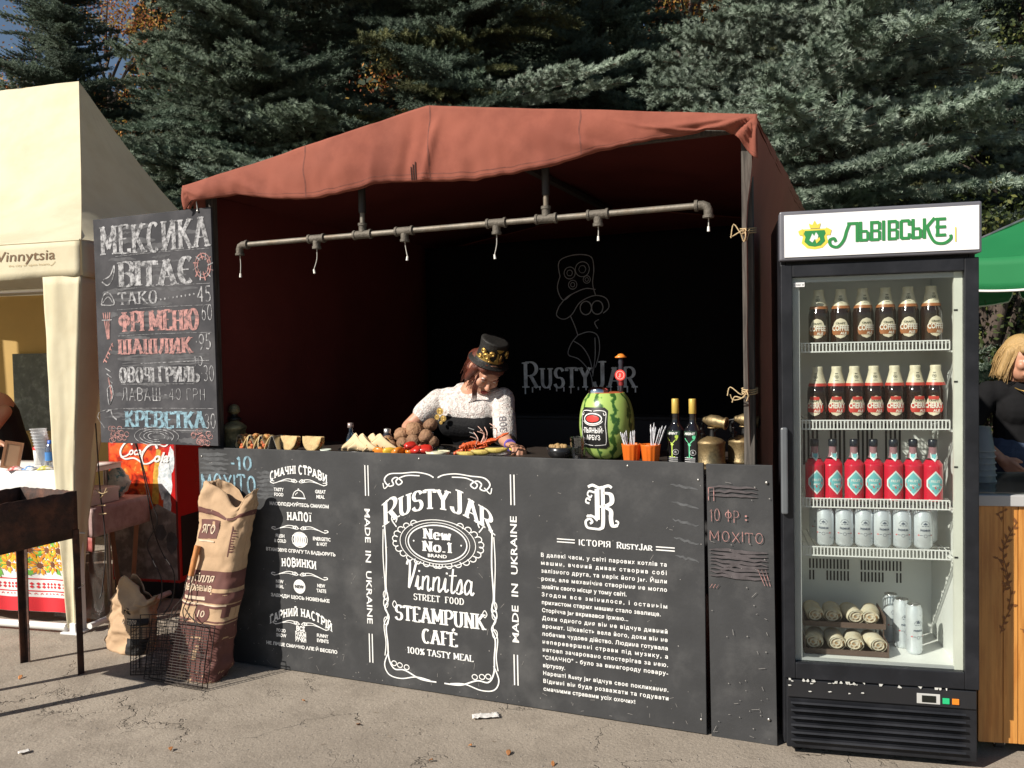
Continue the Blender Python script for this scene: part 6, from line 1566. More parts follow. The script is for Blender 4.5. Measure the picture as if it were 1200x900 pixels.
# trays of rolled wraps
roll_m = M('rolled_wrap', (.66, .60, .46), .75, var=.15, scale=30, col2=(.56, .46, .30), mixscale=24); rfill = M('wrap_filling', (.30, .17, .07), .8, var=.5, scale=90, col2=(.55, .50, .40), mixscale=60)
for row in range(2):
    z = IZ0 + (.012 if row == 0 else .098); y0 = .14 if row == 0 else .20
    t = on_fridge('wire_tray', ['brown tray holding the lower row of rolled wraps on the fridge floor', 'brown tray holding the upper row of rolled wraps'][row], 'tray', .232, y0, z - .010, 0, 'wrap trays')
    mb = MB(); mb.box(-.145, .145, -.015, .16, 0, .006); mb.box(-.145, .145, -.018, -.014, 0, .020); mb.box(-.149, -.145, -.018, .16, 0, .05); mb.box(.145, .149, -.018, .16, 0, .05)
    if row:
        for xx in (-.143, .140):
            for yy_ in (-.014, .15): mb.box(xx, xx + .003, yy_, yy_ + .003, -.088, 0)
    obj('tray', mb, M('tray_brown', (.10, .065, .05), .6, var=.3), t)
    for k in range(4):
        o = on_fridge('rolled_wrap', 'rolled white tortilla wrap, %s in the %s tray' % (['leftmost', 'second from left', 'third from left', 'rightmost'][k], ['lower', 'upper'][row]), 'wrap', .127 + k * .070, y0 + .06, z + .029, R((-8, 4, -3, 10)[(k + row) % 4]), 'rolled wraps in the fridge')
        mb = MB(); rn = random.Random(k + 9 * row)
        P = []
        for i in range(13):
            v_ = i / 12; P.append((.032 * (1 - .10 * (v_ < .04) - .12 * (v_ > .9)) * (1 + .05 * math.sin(9 * v_ + k)), -.066 + .12 * v_))
        n = 22; vs = []; fs = []
        for (r_, y_) in P:
            for j in range(n):
                a = 6.2832 * j / n; q_ = r_ * (1 + .06 * nz(math.cos(a) * 2 + k * 3, math.sin(a) * 2, y_ * 20))
                vs.append((q_ * math.cos(a) * 1.03, y_, q_ * math.sin(a) * .86))
        for i in range(12):
            for j in range(n): fs.append((i * n + j, (i + 1) * n + j, (i + 1) * n + (j + 1) % n, i * n + (j + 1) % n))
        fs.append(tuple(n * 12 + j for j in range(n)))
        mb.add(vs, fs, True)
        Q_ = [(.030 * (1 - i / 34) * math.cos(i * .45), -.064, .025 * (1 - i / 34) * math.sin(i * .45)) for i in range(28)]
        mb.tube(Q_, .0022, 5)
        obj('tortilla', mb, roll_m, o)
        mb = MB(); mb.ball((0, -.058, 0), (.027, .006, .022), 14); obj('filling', mb, rfill, o)
# ------------------------------------------------------------------ brazier
rust_iron = M('burnt_iron', (.050, .030, .024), .75, metal=.3, var=.4, scale=14, bump=.5, bscale=60, col2=(.10, .045, .028), mixscale=7)
# frame: x along the box away from the viewer, y across it
BZ = math.atan2(-.91, -.42)
br = thing('brazier', 'long rusty iron charcoal brazier on four flat legs at the left edge', 'brazier', (-2.105, 4.085, 0), BZ)
mb = MB(); BL, BWd = .74, .405
# local x runs toward the viewer, local y toward the right of it => box lies on the left
def bwall(P0, P1, z0, z1, seed):
    n = 24
    def f(u, v):
        x = lerp(P0[0], P1[0], u); y = lerp(P0[1], P1[1], u); zt = z1 + .006 * nz(u * 14, seed) + .004 * nz(u * 40, seed)
        d = .004 * nz(u * 5, v * 3, seed) 
        return (x + d * (P1[1] != P0[1]), y + d * (P1[0] != P0[0]), lerp(z0, zt, v))
    return f
for P0, P1, sd in (((0, 0), (BL, 0), 1), ((0, -BWd), (BL, -BWd), 2), ((0, 0), (0, -BWd), 3), ((BL, 0), (BL, -BWd), 4)):
    m = MB(); m.grid(bwall(P0, P1, .665, .885, sd), 30, 4); obj('side_plate', m, rust_iron, br, solid=.004)
m = MB(); m.box(0, BL, -BWd, 0, .660, .665); obj('bottom_plate', m, rust_iron, br)
m = MB(); m.grid(lambda u, v: (lerp(.02, BL - .02, u), lerp(-.02, -BWd + .02, v), .77 + .03 * nz(u * 12, v * 8) + .02 * nz(u * 30, v * 22)), 40, 24)
obj('ash_and_coals', m, M('ash', (.09, .085, .08), .95, var=.6, scale=30, bump=.6), br, kind='stuff')
for x in (.0, BL - .11):
    for y, s in ((.006, 1), (-BWd - .006, -1)):
        m = MB()
        m.box(x + .0, x + .032, y - .003, y + .003, 0, .70); m.box(x + .0, x + .004, y - .003, y - s * .030, 0, .70) if False else None
        m.add([(x, y, 0), (x + .004, y, 0), (x + .004, y - s * .03, 0), (x, y - s * .03, 0), (x, y, .70), (x + .004, y, .70), (x + .004, y - s * .045, .70), (x, y - s * .045, .70)], [(0, 3, 2, 1), (4, 5, 6, 7), (0, 1, 5, 4), (1, 2, 6, 5), (2, 3, 7, 6), (3, 0, 4, 7)])
        lg = obj('leg', m, rust_iron, br)
m = MB(); m.tube([(-.01, .0, .68), (-.03, .01, .675)], .004, 6); m.tube(smoothpts([(.02, .012, .42), (-.005, .016, .425), (-.02, .0, .43), (-.01, -.012, .42), (.02, -.01, .425)], 4), .0022, 5)
obj('wire_twist', m, steel, br)

# ------------------------------------------------------------------ paper sacks
kraft = M('kraft_paper', (.44, .30, .185), .85, var=.12, scale=9, bump=.25, bscale=40, spec=.2)
kraft_in = M('kraft_brown_print', (.115, .042, .034), .8, var=.15, scale=20)
kpale = M('kraft_pale_print', (.58, .46, .34), .8)
sack = thing('charcoal_sack', 'tall tan paper charcoal sack with brown bands leaning on the counter, its top torn open', 'sack', ST(-2.375, -.20), ANG_S)
SH, SW, SDp = .91, .315, .15
def sk(a, t, lift=0.0):
    """a: angle round the sack, t: height 0..1 ; squarish section, leaning back and right, crumpled"""
    ca, sa = math.cos(a), math.sin(a)
    e = .5
    w = SW / 2 * (1 - .10 * t + .02 * math.sin(t * 9)); d = SDp / 2 * (1 - .25 * t ** 2)
    x = w * math.copysign(abs(ca) ** e, ca); y = d * math.copysign(abs(sa) ** .8, sa)
    cr = .014 * nz(x * 9, y * 9 + 3, t * 7) + .008 * nz(x * 25, y * 20, t * 20) + .004 * abs(nz(x * 50, y * 50, t * 45))
    cr *= (1 + 1.2 * max(0, t - .75) * 4 + (.8 if t < .22 else 0))
    n = Vector((ca, sa, 0)); 
    zc = SH * t
    if t > .80:
        k = (t - .80) / .2
        dip = .115 * math.exp(-((x - .055) / .055) ** 2) + .02 * abs(nz(x * 18, 2.0))
        zc -= dip * k; zc += .012 * k * math.sin(x * 40)
        y *= (1 - .25 * k)
    p = Vector((x, y, zc)) + n * (cr + lift)
    p.x += .135 * t + .012 * math.sin(t * 3); p.y += .128 * t
    if t < .05: p.x *= .985
    return p
mb = MB(); mb.grid(lambda u, v: sk(2 * math.pi * u, v), 96, 80); skb = obj('paper_body', mb, kraft, sack, solid=.0015)
mb = MB()
def clamp_band(t0, t1, a0=0, a1=360, lift=.0022, n=72, m=6): 
    mb.grid(lambda u, v: sk(R(lerp(a0, a1, u)), lerp(t0, t1, v), lift), n, m)
clamp_band(.845, .875); clamp_band(.475, .560, m=8); clamp_band(.400, .455, m=5); clamp_band(.375, .392, m=2, lift=.0024); clamp_band(.005, .295, m=22, lift=.0022); clamp_band(.302, .310, m=1)
obj('printed_bands', mb, kraft_in, skb)
def on_sack(x, z, l):
    t = min(.99, max(.01, z / SH)); w = SW / 2 * (1 - .10 * t + .02 * math.sin(t * 9))
    c = max(-.999, min(.999, x / w)); ca = math.copysign(abs(c) ** 2, c); a = -math.acos(max(-1, min(1, ca)))
    return tuple(sk(a, t, l))
def grid_patch(x0, x1, z0, z1, off, n=14, m=8, skew=0):
    g = MB(); g.grid(lambda u, v: on_sack(lerp(x0, x1, u), lerp(z0, z1, v) + skew * (u - .5), off), n, m); return g
lb = obj('printed_badge', grid_patch(-.105, .022, .655, .745, .0024, skew=.01), kraft_in, skb)
tb = MB(); put_text(tb, 'ЯГО', -.042, .680, .040, bold=.02, width=.085, align='CENTER', fn=on_sack, y=-.0048); 
put_text(tb, 'Вугілля', -.035, .458, .040, bold=.012, width=.165, align='CENTER', fn=on_sack, y=-.0050)
put_text(tb, 'деревне', -.040, .415, .038, bold=.012, width=.175, align='CENTER', fn=on_sack, y=-.0050)
tb.grid(lambda u, v: on_sack(lerp(-.135, .13, u), lerp(.352, .359, v), .0045), 18, 1)
tb.grid(lambda u, v: on_sack(lerp(-.105, .02, u), lerp(.374, .390, v), .0045), 10, 1)
tb.grid(lambda u, v: on_sack(lerp(-.085, .012, u), lerp(.642, .649, v), .0045), 10, 1)
obj('printed_words', tb, kpale, skb)
mb = MB(); mb.grid(lambda u, v: on_sack(.018 + .044 * v * math.cos(6.2832 * u), .315 + .044 * v * math.sin(6.2832 * u), .0030), 24, 4)
dsc = obj('printed_disc', mb, kraft_in, skb)
tb = MB(); put_text(tb, '10', .014, .297, .032, bold=.01, width=.040, align='CENTER', fn=on_sack, y=-.0050); obj('printed_number', tb, kpale, skb)
tb = MB(); rr = random.Random(1)
for k in range(9): tb.grid(lambda u, v, k=k: on_sack(lerp(.098, .106 + .02 * rr.random(), u), lerp(.60 + .012 * k, .606 + .012 * k, v), .003), 3, 1)
tb.grid(lambda u, v: on_sack(lerp(.094, .098, u), lerp(.58, .72, v), .003), 1, 6); tb.grid(lambda u, v: on_sack(lerp(.118, .145, u), lerp(.30, .345, v), .003), 3, 2)
obj('small_print', tb, kraft_in, skb)
mb = MB(); rr = random.Random(7)
for k in range(30):
    a, q_ = rr.uniform(0, 6.28), rr.uniform(0, 1)
    mb.ball((.07 + .10 * q_ * math.cos(a), .11 + .035 * q_ * math.sin(a), .70 + rr.uniform(-.01, .02)), (rr.uniform(.015, .025), rr.uniform(.012, .02), rr.uniform(.012, .02)), 6)
obj('charcoal', mb, M('charcoal', (.015, .014, .013), .7, var=.4, bump=.6), sack, kind='stuff')

s2 = thing('small_sack', 'small crumpled tan paper sack with black printed label standing under the left tent', 'sack', ST(-2.985, -.035), ANG_S + R(-8))
def sk2(a, t, lift=0.0):
    ca, sa = math.cos(a), math.sin(a)
    w = .150 * (1 + .03 * math.sin(t * 5)); d = .075
    x = w * math.copysign(abs(ca) ** .55, ca); y = d * math.copysign(abs(sa) ** .8, sa)
    cr = .020 * nz(x * 8 + 9, y * 8 + 3, t * 4) + .012 * nz(x * 22, y * 20 + 5, t * 11) + .005 * abs(nz(x * 50, y * 50, t * 30))
    cr *= 1 + .8 * t
    z = .33 * t
    if t > .7:
        k = (t - .7) / .3
        y *= 1 - .7 * k; z += k * (.05 * math.exp(-((x + .04) / .05) ** 2) - .05 * math.exp(-((x - .12) / .05) ** 2) - .03 * math.exp(-((x + .15) / .04) ** 2)) + .02 * k * nz(x * 25, 3)
    p = Vector((x, y, z)) + Vector((ca, sa, 0)) * (cr + lift)
    p.x += .03 * t; p.y += .04 * t
    return p
mb = MB(); mb.grid(lambda u, v: sk2(6.2832 * u, v), 80, 40); sb2 = obj('paper_body', mb, kraft, s2, solid=.0015)
mb = MB(); mb.grid(lambda u, v: sk2(R(lerp(285, 352, u)), lerp(.01, .27, v) + .10 * u * 0, .003), 24, 12); mb.grid(lambda u, v: sk2(R(lerp(280, 345, u)), lerp(.47, .57, v), .003), 20, 5)
obj('printed_label', mb, M('ink_black', (.015, .013, .012), .7), sb2)
def on_s2(x, z, l):
    t = min(.99, z / .33); c = max(-.99, min(.99, x / .150)); ca = math.copysign(abs(c) ** (1 / .55), c); return tuple(sk2(-math.acos(ca), t, l))
tb = MB(); put_text(tb, 'НЕ', .02, .205, .035, bold=.02, width=.05, fn=on_s2, y=-.003)
obj('printed_word', tb, M('ink_black', (.015, .013, .012)), sb2)
tb = MB(); put_text(tb, 'ВУГІЛЛЯ', .028, .160, .022, bold=.02, width=.085, fn=on_s2, y=-.006); obj('label_word', tb, kpale, sb2)
# ------------------------------------------------------------------ barbecue grates
wire = M('sooty_wire', (.028, .022, .020), .55, metal=.6, var=.4, scale=40)
bg = thing('grill_basket', 'black wire grill basket with long wooden handle leaning on the big paper sack', 'grill basket', ST(-2.335, -.325), ANG_S)
TL = Matrix.Rotation(R(-13), 3, 'X')
def gp(x, z, y=0.0): v = TL @ Vector((x, y, z)); return (v.x, v.y, v.z)
def mesh_panel(mb, x0, x1, z0, z1, y, nx, nz_, r=.0016, bulge=0.0, fr_=.003):
    for i in range(nx + 1):
        x = lerp(x0, x1, i / nx); mb.tube([gp(x, z0, y), gp(x, (z0 + z1) / 2, y - bulge), gp(x, z1, y)], r, 5)
    for j in range(nz_ + 1):
        z = lerp(z0, z1, j / nz_); b = bulge * math.sin(math.pi * j / nz_); mb.tube([gp(x0, z, y - b), gp(x1, z, y - b)], r, 5)
    mb.tube([gp(x0, z0, y), gp(x1, z0, y), gp(x1, z1, y), gp(x0, z1, y)], fr_, 6, closed=True)
mb = MB(); mesh_panel(mb, -.185, .165, .012, .285, -.016, 13, 22, .0013, .004); obj('front_grate', mb, wire, bg)
mb = MB(); mesh_panel(mb, -.185, .165, .012, .285, .018, 6, 4); obj('back_grate', mb, wire, bg)
mb = MB()
for s in (-1, 1):
    mb.tube(smoothpts([gp(-.04 + s * .045, .285, 0), gp(-.05 + s * .03, .34, 0), gp(-.015 + s * .016, .40, 0), gp(-.01 + s * .014, .47, 0), gp(.0 + s * .010, .52, 0)], 6), .0028, 6)
    mb.tube(smoothpts([gp(.10 * s - .01, .285, 0), gp(.05 * s - .02, .315, 0), gp(-.03 + s * .02, .35, 0)], 5), .0028, 6)
mb.tube([gp(-.06, .30, 0), gp(.02, .30, 0)], .003, 6)
obj('handle_wires', mb, wire, bg)
mb = MB(); mb.tube([gp(.000, .50, 0), gp(.018, .64, 0)], [.013, .0145], 12); obj('wooden_handle', mb, M('orange_wood', (.50, .20, .06), .5, var=.25, scale=10, stretch=(20, 20, 2)), bg)
bg.location = ST(-2.36, -.345)
b3 = thing('wire_cage', 'loose open wire mesh cage standing left of the big paper sack', 'wire cage', ST(-2.60, -.235), ANG_S + R(24))
mb = MB(); TL = Matrix.Rotation(R(-6), 3, 'X'); mesh_panel(mb, -.09, .13, .004, .225, -.07, 9, 14, .0013)
obj('front_mesh', mb, wire, b3)
mb = MB(); mesh_panel(mb, -.10, .12, .004, .26, .06, 5, 6, .0013); obj('back_mesh', mb, wire, b3)
mb = MB()
for i in range(5): y = lerp(-.07, .06, i / 4); mb.tube([gp(-.09, .004, y), gp(-.092, .24, y)], .0013, 5); mb.tube([gp(-.09, .006, y), gp(.13, .006, y)], .0013, 5)
for j in range(9): z = lerp(.01, .23, j / 8); mb.tube([gp(-.09, z, -.07), gp(-.10, z, .06)], .0013, 5)
obj('side_mesh', mb, wire, b3)

# ------------------------------------------------------------------ cream tent
CREAM = M('cream_polyester', (.74, .68, .49), .7, var=.05, scale=3, bump=.5, bscale=7, col2=(.69, .62, .43), mixscale=2, spec=.3, trans=.22)
ctn = thing('cream_tent', 'large cream peaked canopy tent at the left edge with printed valance', 'tent', CT(0, 0), ANG_C)
LX, LD, LZ, PK = -6.0, 3.0, 2.165, 3.60
IN = 1.34                                                       # inset of the ridge ends
def hip_right(u, v):                                            # u: from front corner to back corner, v: eave -> ridge end
    y = lerp(0, LD, u); e = Vector((.098, y, LZ)); t = Vector((-1.189, 1.5, PK))
    s = v; p = e.lerp(t, s)
    p.z -= (.26 + .20 * u) * math.sin(math.pi * s) ; p.x -= .0
    p += Vector((.2, 0, .85)).normalized() * (.012 * nz(u * 6 * (1 - v), v * 6, 2) + .005 * nz(u * 20, v * 18, 5))
    return tuple(p)
def front_slope(u, v):
    xa = lerp(LX, .098, u); xb = lerp(LX + IN, -1.189, u)
    e = Vector((xa, -.004, LZ)); t = Vector((xb, 1.5, PK)); p = e.lerp(t, v)
    p.z -= .26 * math.sin(math.pi * v) * (1 - .0 * u)
    k = max(0, (u - .955) / .045)
    p += Vector((0, -.6, .8)) * (.016 * nz(xa * 2, v * 4) * math.sin(math.pi * min(1, u * 30) * .5) + .004 * nz(xa * 9, v * 14)) * (1 - k)
    return tuple(p)
mb = MB(); mb.grid(front_slope, 120, 30); obj('front_slope', mb, CREAM, ctn)
mb = MB(); mb.grid(hip_right, 40, 30); obj('right_slope', mb, CREAM, ctn)
mb = MB(); mb.grid(lambda u, v: (lambda p: (p[0], 3.0 - p[1], p[2] - .20 * math.sin(math.pi * v)))(front_slope(1 - u, v)), 40, 14); obj('back_slope', mb, CREAM, ctn)
mb = MB(); mb.grid(lambda u, v: (lambda p: (LX - p[0], p[1], p[2]))(hip_right(1 - u, v)), 20, 14); obj('left_slope', mb, CREAM, ctn)
def vfn(P0, P1, u, v): return (lerp(P0[0], P1[0], u) + (.006 * math.sin(u * 60) * v if P0[0] == P1[0] else 0), lerp(P0[1], P1[1], u) - (.008 * nz(u * 30, v) + .006 * math.sin(u * 90)) * v * (P0[1] == P1[1]) - (.004 * (P0[1] == P1[1])), LZ + .006 - .200 * v - .004 * math.sin(u * 50) * v)
mb = MB()
for (P0, P1, n) in (((LX, -.01), (.10, -.01), 160), ((.104, -.006), (.104, LD), 60)): mb.grid(lambda u, v: vfn(P0, P1, u, v), n, 5)
def onval(x, z, l):
    p = vfn((LX, -.01), (.10, -.01), (x - LX) / (.10 - LX), min(1, max(0, (LZ + .006 - z) / .2)))
    return (x, p[1] - l, z)
val = obj('valance', mb, CREAM, ctn, solid=.002)
mb = MB(); mb.tube([(LX, -.012, LZ), (.10, -.012, LZ + .002)], .006, 8); mb.tube([(.10, -.012, LZ + .002), (.104, LD, LZ)], .006, 8); obj('seam_piping', mb, CREAM, ctn)
tb = MB(); put_text(tb, 'Vinnytsia', -.455, 2.070, .058, bold=.004, shear=.12, width=.39, fn=onval, y=-.0035)
obj('printed_word', tb, M('brown_print', (.16, .09, .04), .7), val)
tb = MB(); put_text(tb, 'the city of open hearts', -.375, 2.040, .0135, width=.27, fn=onval, y=-.0035)
ink = Ink(); ink.ribbon([(p[0], p[1]) for p in smoothpts([(-.10, 2.036, 0), (-.08, 2.044, 0), (-.065, 2.058, 0)], 4)], .003); ink.mesh(tb, fn=onval, off=.0035)
obj('printed_line', tb, M('tan_print', (.45, .34, .18), .7), val)
# curtain tied in at the front right leg: front half and side half
mb = MB()
def cf_(u, v):
    z = lerp(1.975, .03, v); xl = interp([(0, -.150), (.45, -.125), (.75, -.098), (1, -.066)], v); xr = interp([(0, .094), (.5, .012), (.8, -.014), (1, -.022)], v)
    return (lerp(xl, xr, u), -.016 - .010 * math.sin(u * 5 + v * 2) * (1 - u) + .006 * nz(u * 4, v * 9), z)
mb.grid(cf_, 14, 40); mb.grid(lambda u, v: (lambda c: (lerp(c[0], c[0] + .004, u) + .006 * math.sin(u * 6), lerp(-.016, interp([(0, .28), (.35, .24), (.7, .09), (1, .03)], v), u), c[2]))(cf_(1, v)), 14, 40)
obj('corner_curtain', mb, CREAM, ctn, solid=.002)
wp_ = M('white_pole', (.72, .72, .70), .35, var=.06)
for x, y in ((.0, .02), (.0, LD - .03), (-3.0, .02), (-5.97, .02), (-5.97, LD - .03)):
    mb = MB(); mb.box(x - .05, x - .012, y, y + .038, .0, LZ - .01); obj('pole', mb, wp_, ctn, bevel=.003)
mb = MB(); mb.tube([(-.075, -.02, .035), (-3.0, -.02, .033)], .021, 12); obj('ground_pole', mb, wp_, ctn)
mb = MB(); mb.tube([(.04, .02, .035), (.075, 2.9, .033)], .017, 12); obj('ground_pole', mb, wp_, ctn)
mb = MB(); mb.box(-.10, .02, -.045, .045, .0, .012); mb.box(-.05, -.01, -.03, .03, .012, .06); obj('foot', mb, wp_, ctn, bevel=.003)
mb = MB(); mb.grid(lambda u, v: (lerp(LX, -.1, u), LD - .05 + .02 * math.sin(u * 40), lerp(.02, LZ, v)), 60, 8)
obj('back_curtain', mb, M('ochre_curtain', (.60, .40, .14), .8, var=.1, scale=3, trans=.25), ctn)
mb = MB(); mb.tube([(LX, 1.4, 2.05), (.05, 1.4, 2.05)], .012, 8); obj('roof_bar', mb, wp_, ctn)
# clear window with trees seen through, in the back curtain
mb = MB(); mb.box(-3.3, -2.55, LD - .10, LD - .085, .85, 1.60)
obj('dark_window', mb, M('dim_window', (.055, .065, .05), .35, var=.6, scale=14, col2=(.14, .16, .15), mixscale=16, mixlo=.5, mixhi=.7), ctn)
# table with sunflower cloth
tbl = thing('vendor_table', 'folding table under the cream tent covered by a sunflower cloth', 'table', CT(-.03, .10), ANG_C)
mb = MB(); mb.box(-2.2, -.10, .0, .42, .855, .88); obj('table_top', mb, white_paint, tbl)
for x in (-2.1, -.18):
    for y in (.08, .38): mb = MB(); mb.tube([(x, y, 0), (x, y, .855)], .014, 8); obj('leg', mb, steel, tbl)
cl = thing('sunflower_cloth', 'white tablecloth with sunflowers and red embroidery bands on the left table', 'tablecloth', CT(-.03, .10), ANG_C)
def cloth(u, v, l=0): 
    x = lerp(-1.9, -.060, u); z = lerp(.886, .075, v)
    return (x, -.02 - l - (.014 * math.sin(x * 26) + .010 * math.sin(x * 11 + 1)) * min(1, v * 2.5), z + .006 * math.sin(x * 26) * v)
mb = MB(); mb.grid(cloth, 160, 14); mb.grid(lambda u, v: (lerp(-1.9, -.09, u), lerp(-.02, .43, v), .886), 20, 4)
clo = obj('cloth', mb, M('cloth_white', (.74, .74, .72), .85, var=.05), cl, solid=.002)
def onc(x, z, l): return tuple(Vector(cloth((x + 1.9) / 1.84, (.886 - z) / (.886 - .075), l)))
def cband(z0, z1, l=.003, x0=-1.89, x1=-.062):
    m = MB(); m.grid(lambda u, v: onc(lerp(x0, x1, u), lerp(z0, z1, v), l), 160, 1); return m
redc = M('cloth_red', (.62, .02, .03), .8, var=.1)
mb = MB()
for z0, z1 in ((.078, .160), (.192, .198), (.262, .268), (.492, .498), (.555, .565), (.600, .606), (.66, .664)): m = cband(z0, z1); mb.add(m.v, m.f)
ink = Ink()
for k in range(56):
    x = -1.88 + k * .0322
    for zc, sc in ((.228, 1), (.527, 1.1)):
        for s in (-1, 1): ink.poly([(x, zc), (x + s * .012 * sc, zc + .009 * sc), (x, zc + .018 * sc)], k % 2); ink.poly([(x, zc), (x + s * .012 * sc, zc - .009 * sc), (x, zc - .018 * sc)], k % 2)
    ink.ribbon([(x + .010, .176), (x + .018, .184), (x + .026, .176)], .004, .004); ink.ribbon([(x + .010, .582), (x + .018, .592), (x + .026, .582)], .004, .004)
ink.mesh(mb, fn=onc, off=.003)
obj('red_bands', mb, redc, clo, kind='stuff')
yel = M('sunflower_yellow', (.82, .42, .02), .8, var=.25, scale=30); orn = M('sunflower_orange', (.70, .22, .015), .8, var=.2); brn = M('sunflower_core', (.16, .055, .02), .9, var=.3); lea = M('leaf_green', (.16, .42, .06), .8, var=.3)
YI, OI, BI, GI = Ink(), Ink(), Ink(), Ink(); rr = random.Random(3)
for k in range(36):
    x = -1.85 + k * .051; z = .385 + (.050 if k % 2 else -.040) + rr.uniform(-.008, .008)
    if x > -.11: continue
    for j in range(5): a = rr.uniform(0, 6.28); GI.poly([(x + .045 * math.cos(a + d) * q, z + .055 * math.sin(a + d) * q) for d, q in ((0, .6), (.25, 1.2), (0, 1.75), (-.25, 1.2))], j)
    for j in range(14):
        a = 6.2832 * j / 14 + rr.uniform(-.1, .1); r_ = rr.uniform(.050, .064)
        (YI if j % 3 else OI).poly([(x + .016 * math.cos(a), z + .016 * math.sin(a)), (x + r_ * .7 * math.cos(a - .22), z + r_ * .7 * math.sin(a - .22)), (x + r_ * math.cos(a), z + r_ * math.sin(a)), (x + r_ * .7 * math.cos(a + .22), z + r_ * .7 * math.sin(a + .22))], j % 7)
    BI.disc(x, z, .017, n=12)
for nm, I_, m_, o_ in (('leaf_print', GI, lea, .003), ('petal_print', YI, yel, .0042), ('petal_print_orange', OI, orn, .0054), ('flower_cores', BI, brn, .0066)):
    obj(nm, I_.mesh(fn=onc, off=o_, step=.0001), m_, clo, kind='stuff')
# things on that table
def CTt(name, label, cat, x, y, z=.889, rz=0, group=None): return thing(name, label, cat, CT(x, y, z), ANG_C + rz, group)
tt = CTt('cup_stack', 'stack of clear plastic cups with flared rims on the left table', 'cups', -.45, .28)
mb = MB()
for k in range(7): mb.lathe([(.030, k * .018), (.043, .11 + k * .018), (.047, .112 + k * .018), (.047, .115 + k * .018), (.042, .113 + k * .018)], 22)
mb.v = [(v[0] - .25 * v[2], v[1], v[2]) for v in mb.v]
obj('nested_cups', mb, frosted('cup_plastic', (.72, .74, .76), .5), tt, kind='stuff')
tt = CTt('water_bottle', 'small clear bottle with blue cap beside the cup stack', 'bottle', -.385, .24)
mb = MB(); mb.lathe([(0, 0), (.028, 0), (.03, .01), (.03, .11), (.012, .14)], 18); obj('body', mb, glass_mat('bottle_plastic', (.75, .82, .88), .8, .05, .3), tt)
mb = MB(); mb.lathe([(.0305, .04), (.0305, .09)], 18); obj('label', mb, M('blue_label', (.05, .20, .50), .5), tt)
mb = MB(); mb.lathe([(.014, .138), (.014, .158), (0, .159)], 14); obj('cap', mb, M('blue_cap', (.03, .12, .5), .4), tt)
tt = CTt('picture_stand', 'small brown wooden framed board leaning at the left edge of the table', 'frame', -.585, .14, rz=R(30))
mb = MB(); rot = Matrix.Rotation(R(12), 3, 'Y')
for a in ((-.05, -.035, 0, .16), (.035, .05, 0, .16), (-.035, .035, 0, .015), (-.035, .035, .145, .16)): mb.box(a[0], a[1], -.006, .006, a[2], a[3], rot=rot, c=(0, 0, 0))
obj('frame', mb, M('brown_wood', (.28, .13, .06), .6, var=.2, scale=8, stretch=(10, 10, 1)), tt)
mb = MB(); mb.box(-.035, .035, -.003, .003, .015, .145, rot=rot, c=(0, 0, 0)); obj('board', mb, M('brown_board', (.34, .20, .11), .7), tt)
tt = CTt('red_tub', 'small tub with bright red lid beside the picture frame', 'tub', -.56, .34)
mb = MB(); mb.lathe([(0, 0), (.03, 0), (.034, .09)], 18); obj('tub', mb, white_paint, tt)
mb = MB(); mb.lathe([(.036, .09), (.036, .105), (.02, .115), (0, .116)], 18); obj('lid', mb, M('bright_red', (.65, .02, .02), .4), tt)
for k, (x, y, c) in enumerate(((-.42, .12, (.10, .25, .55)), (-.50, .10, (.55, .12, .10)), (-.33, .14, (.60, .55, .10)))):
    t = CTt('snack_packet', ['blue crumpled packet in front of the cups', 'red crumpled packet at the table edge', 'yellow crumpled packet by the tent leg'][k], 'packet', x, y, rz=R(20 * k), group='packets on the left table')
    mb = MB(); mb.grid(lambda u, v, k=k: ((u - .5) * .09, (v - .5) * .06, .001 + .022 * math.sin(math.pi * u) * math.sin(math.pi * v) + .003 * nz(u * 9, v * 9, k)), 14, 10); obj('packet', mb, M('packet_%d' % k, c, .35, var=.4, scale=60, col2=(.7, .7, .68), mixscale=40), t, solid=.001)
# vendor in the cream tent
vd = thing('person', 'dark clothed vendor in a black cap bending over behind the left table', 'person', CT(-1.42, 1.12), ANG_C)
vh = Vector((-.055, -.32, 1.345)); vt = Matrix.Rotation(R(36), 3, 'Z') @ Matrix.Rotation(R(28), 3, 'X')
def vp(x, y, z): return vh + vt @ Vector((x, y, z))
vs_ = Vector((.02, -.20, 1.17)); ve = Vector((.05, -.42, .98)); vw = Vector((.30, -.52, .985))
vparts = [ell(vp(0, 0, .01), (.074, .09, .10), vt.copy()), ell(vp(0, -.035, -.045), (.054, .056, .062), vt.copy()), caps(vp(0, -.09, 0), vp(0, -.108, -.025), .009, .013), caps(vp(-.014, -.09, -.06), vp(.014, -.09, -.06), .007, .007),
          caps(vp(0, .03, -.06), (-.12, -.12, 1.20), .048, .062), caps((-.12, -.12, 1.18), (-.18, .02, .95), .13, .13, .8, axis=(0, 1, 0)), caps(vs_, ve, .048, .038), caps(ve, vw, .038, .024), caps((-.28, -.05, 1.17), (-.30, -.28, .98), .048, .038), caps((-.30, -.28, .98), (-.10, -.45, .96), .038, .024)]
vparts += hand(vw, (1, -.2, -.1), (0, .2, 1), .6) + hand(Vector((-.10, -.45, .96)), (1, -.3, -.1), (0, .2, 1), .6)
fuse('body', vparts, .006, skin, vd, 3)
fuse('dress', [caps((-.13, -.10, 1.14), (-.20, .04, .90), .145, .15, .8, axis=(0, 1, 0)), caps((-.02, -.14, 1.17), (-.26, -.03, 1.16), .045, .045), caps((-.20, .04, .90), (-.20, .06, .45), .16, .20, .8, axis=(0, 1, 0))], .010, M('black_cotton', (.012, .012, .013)), vd, 2)
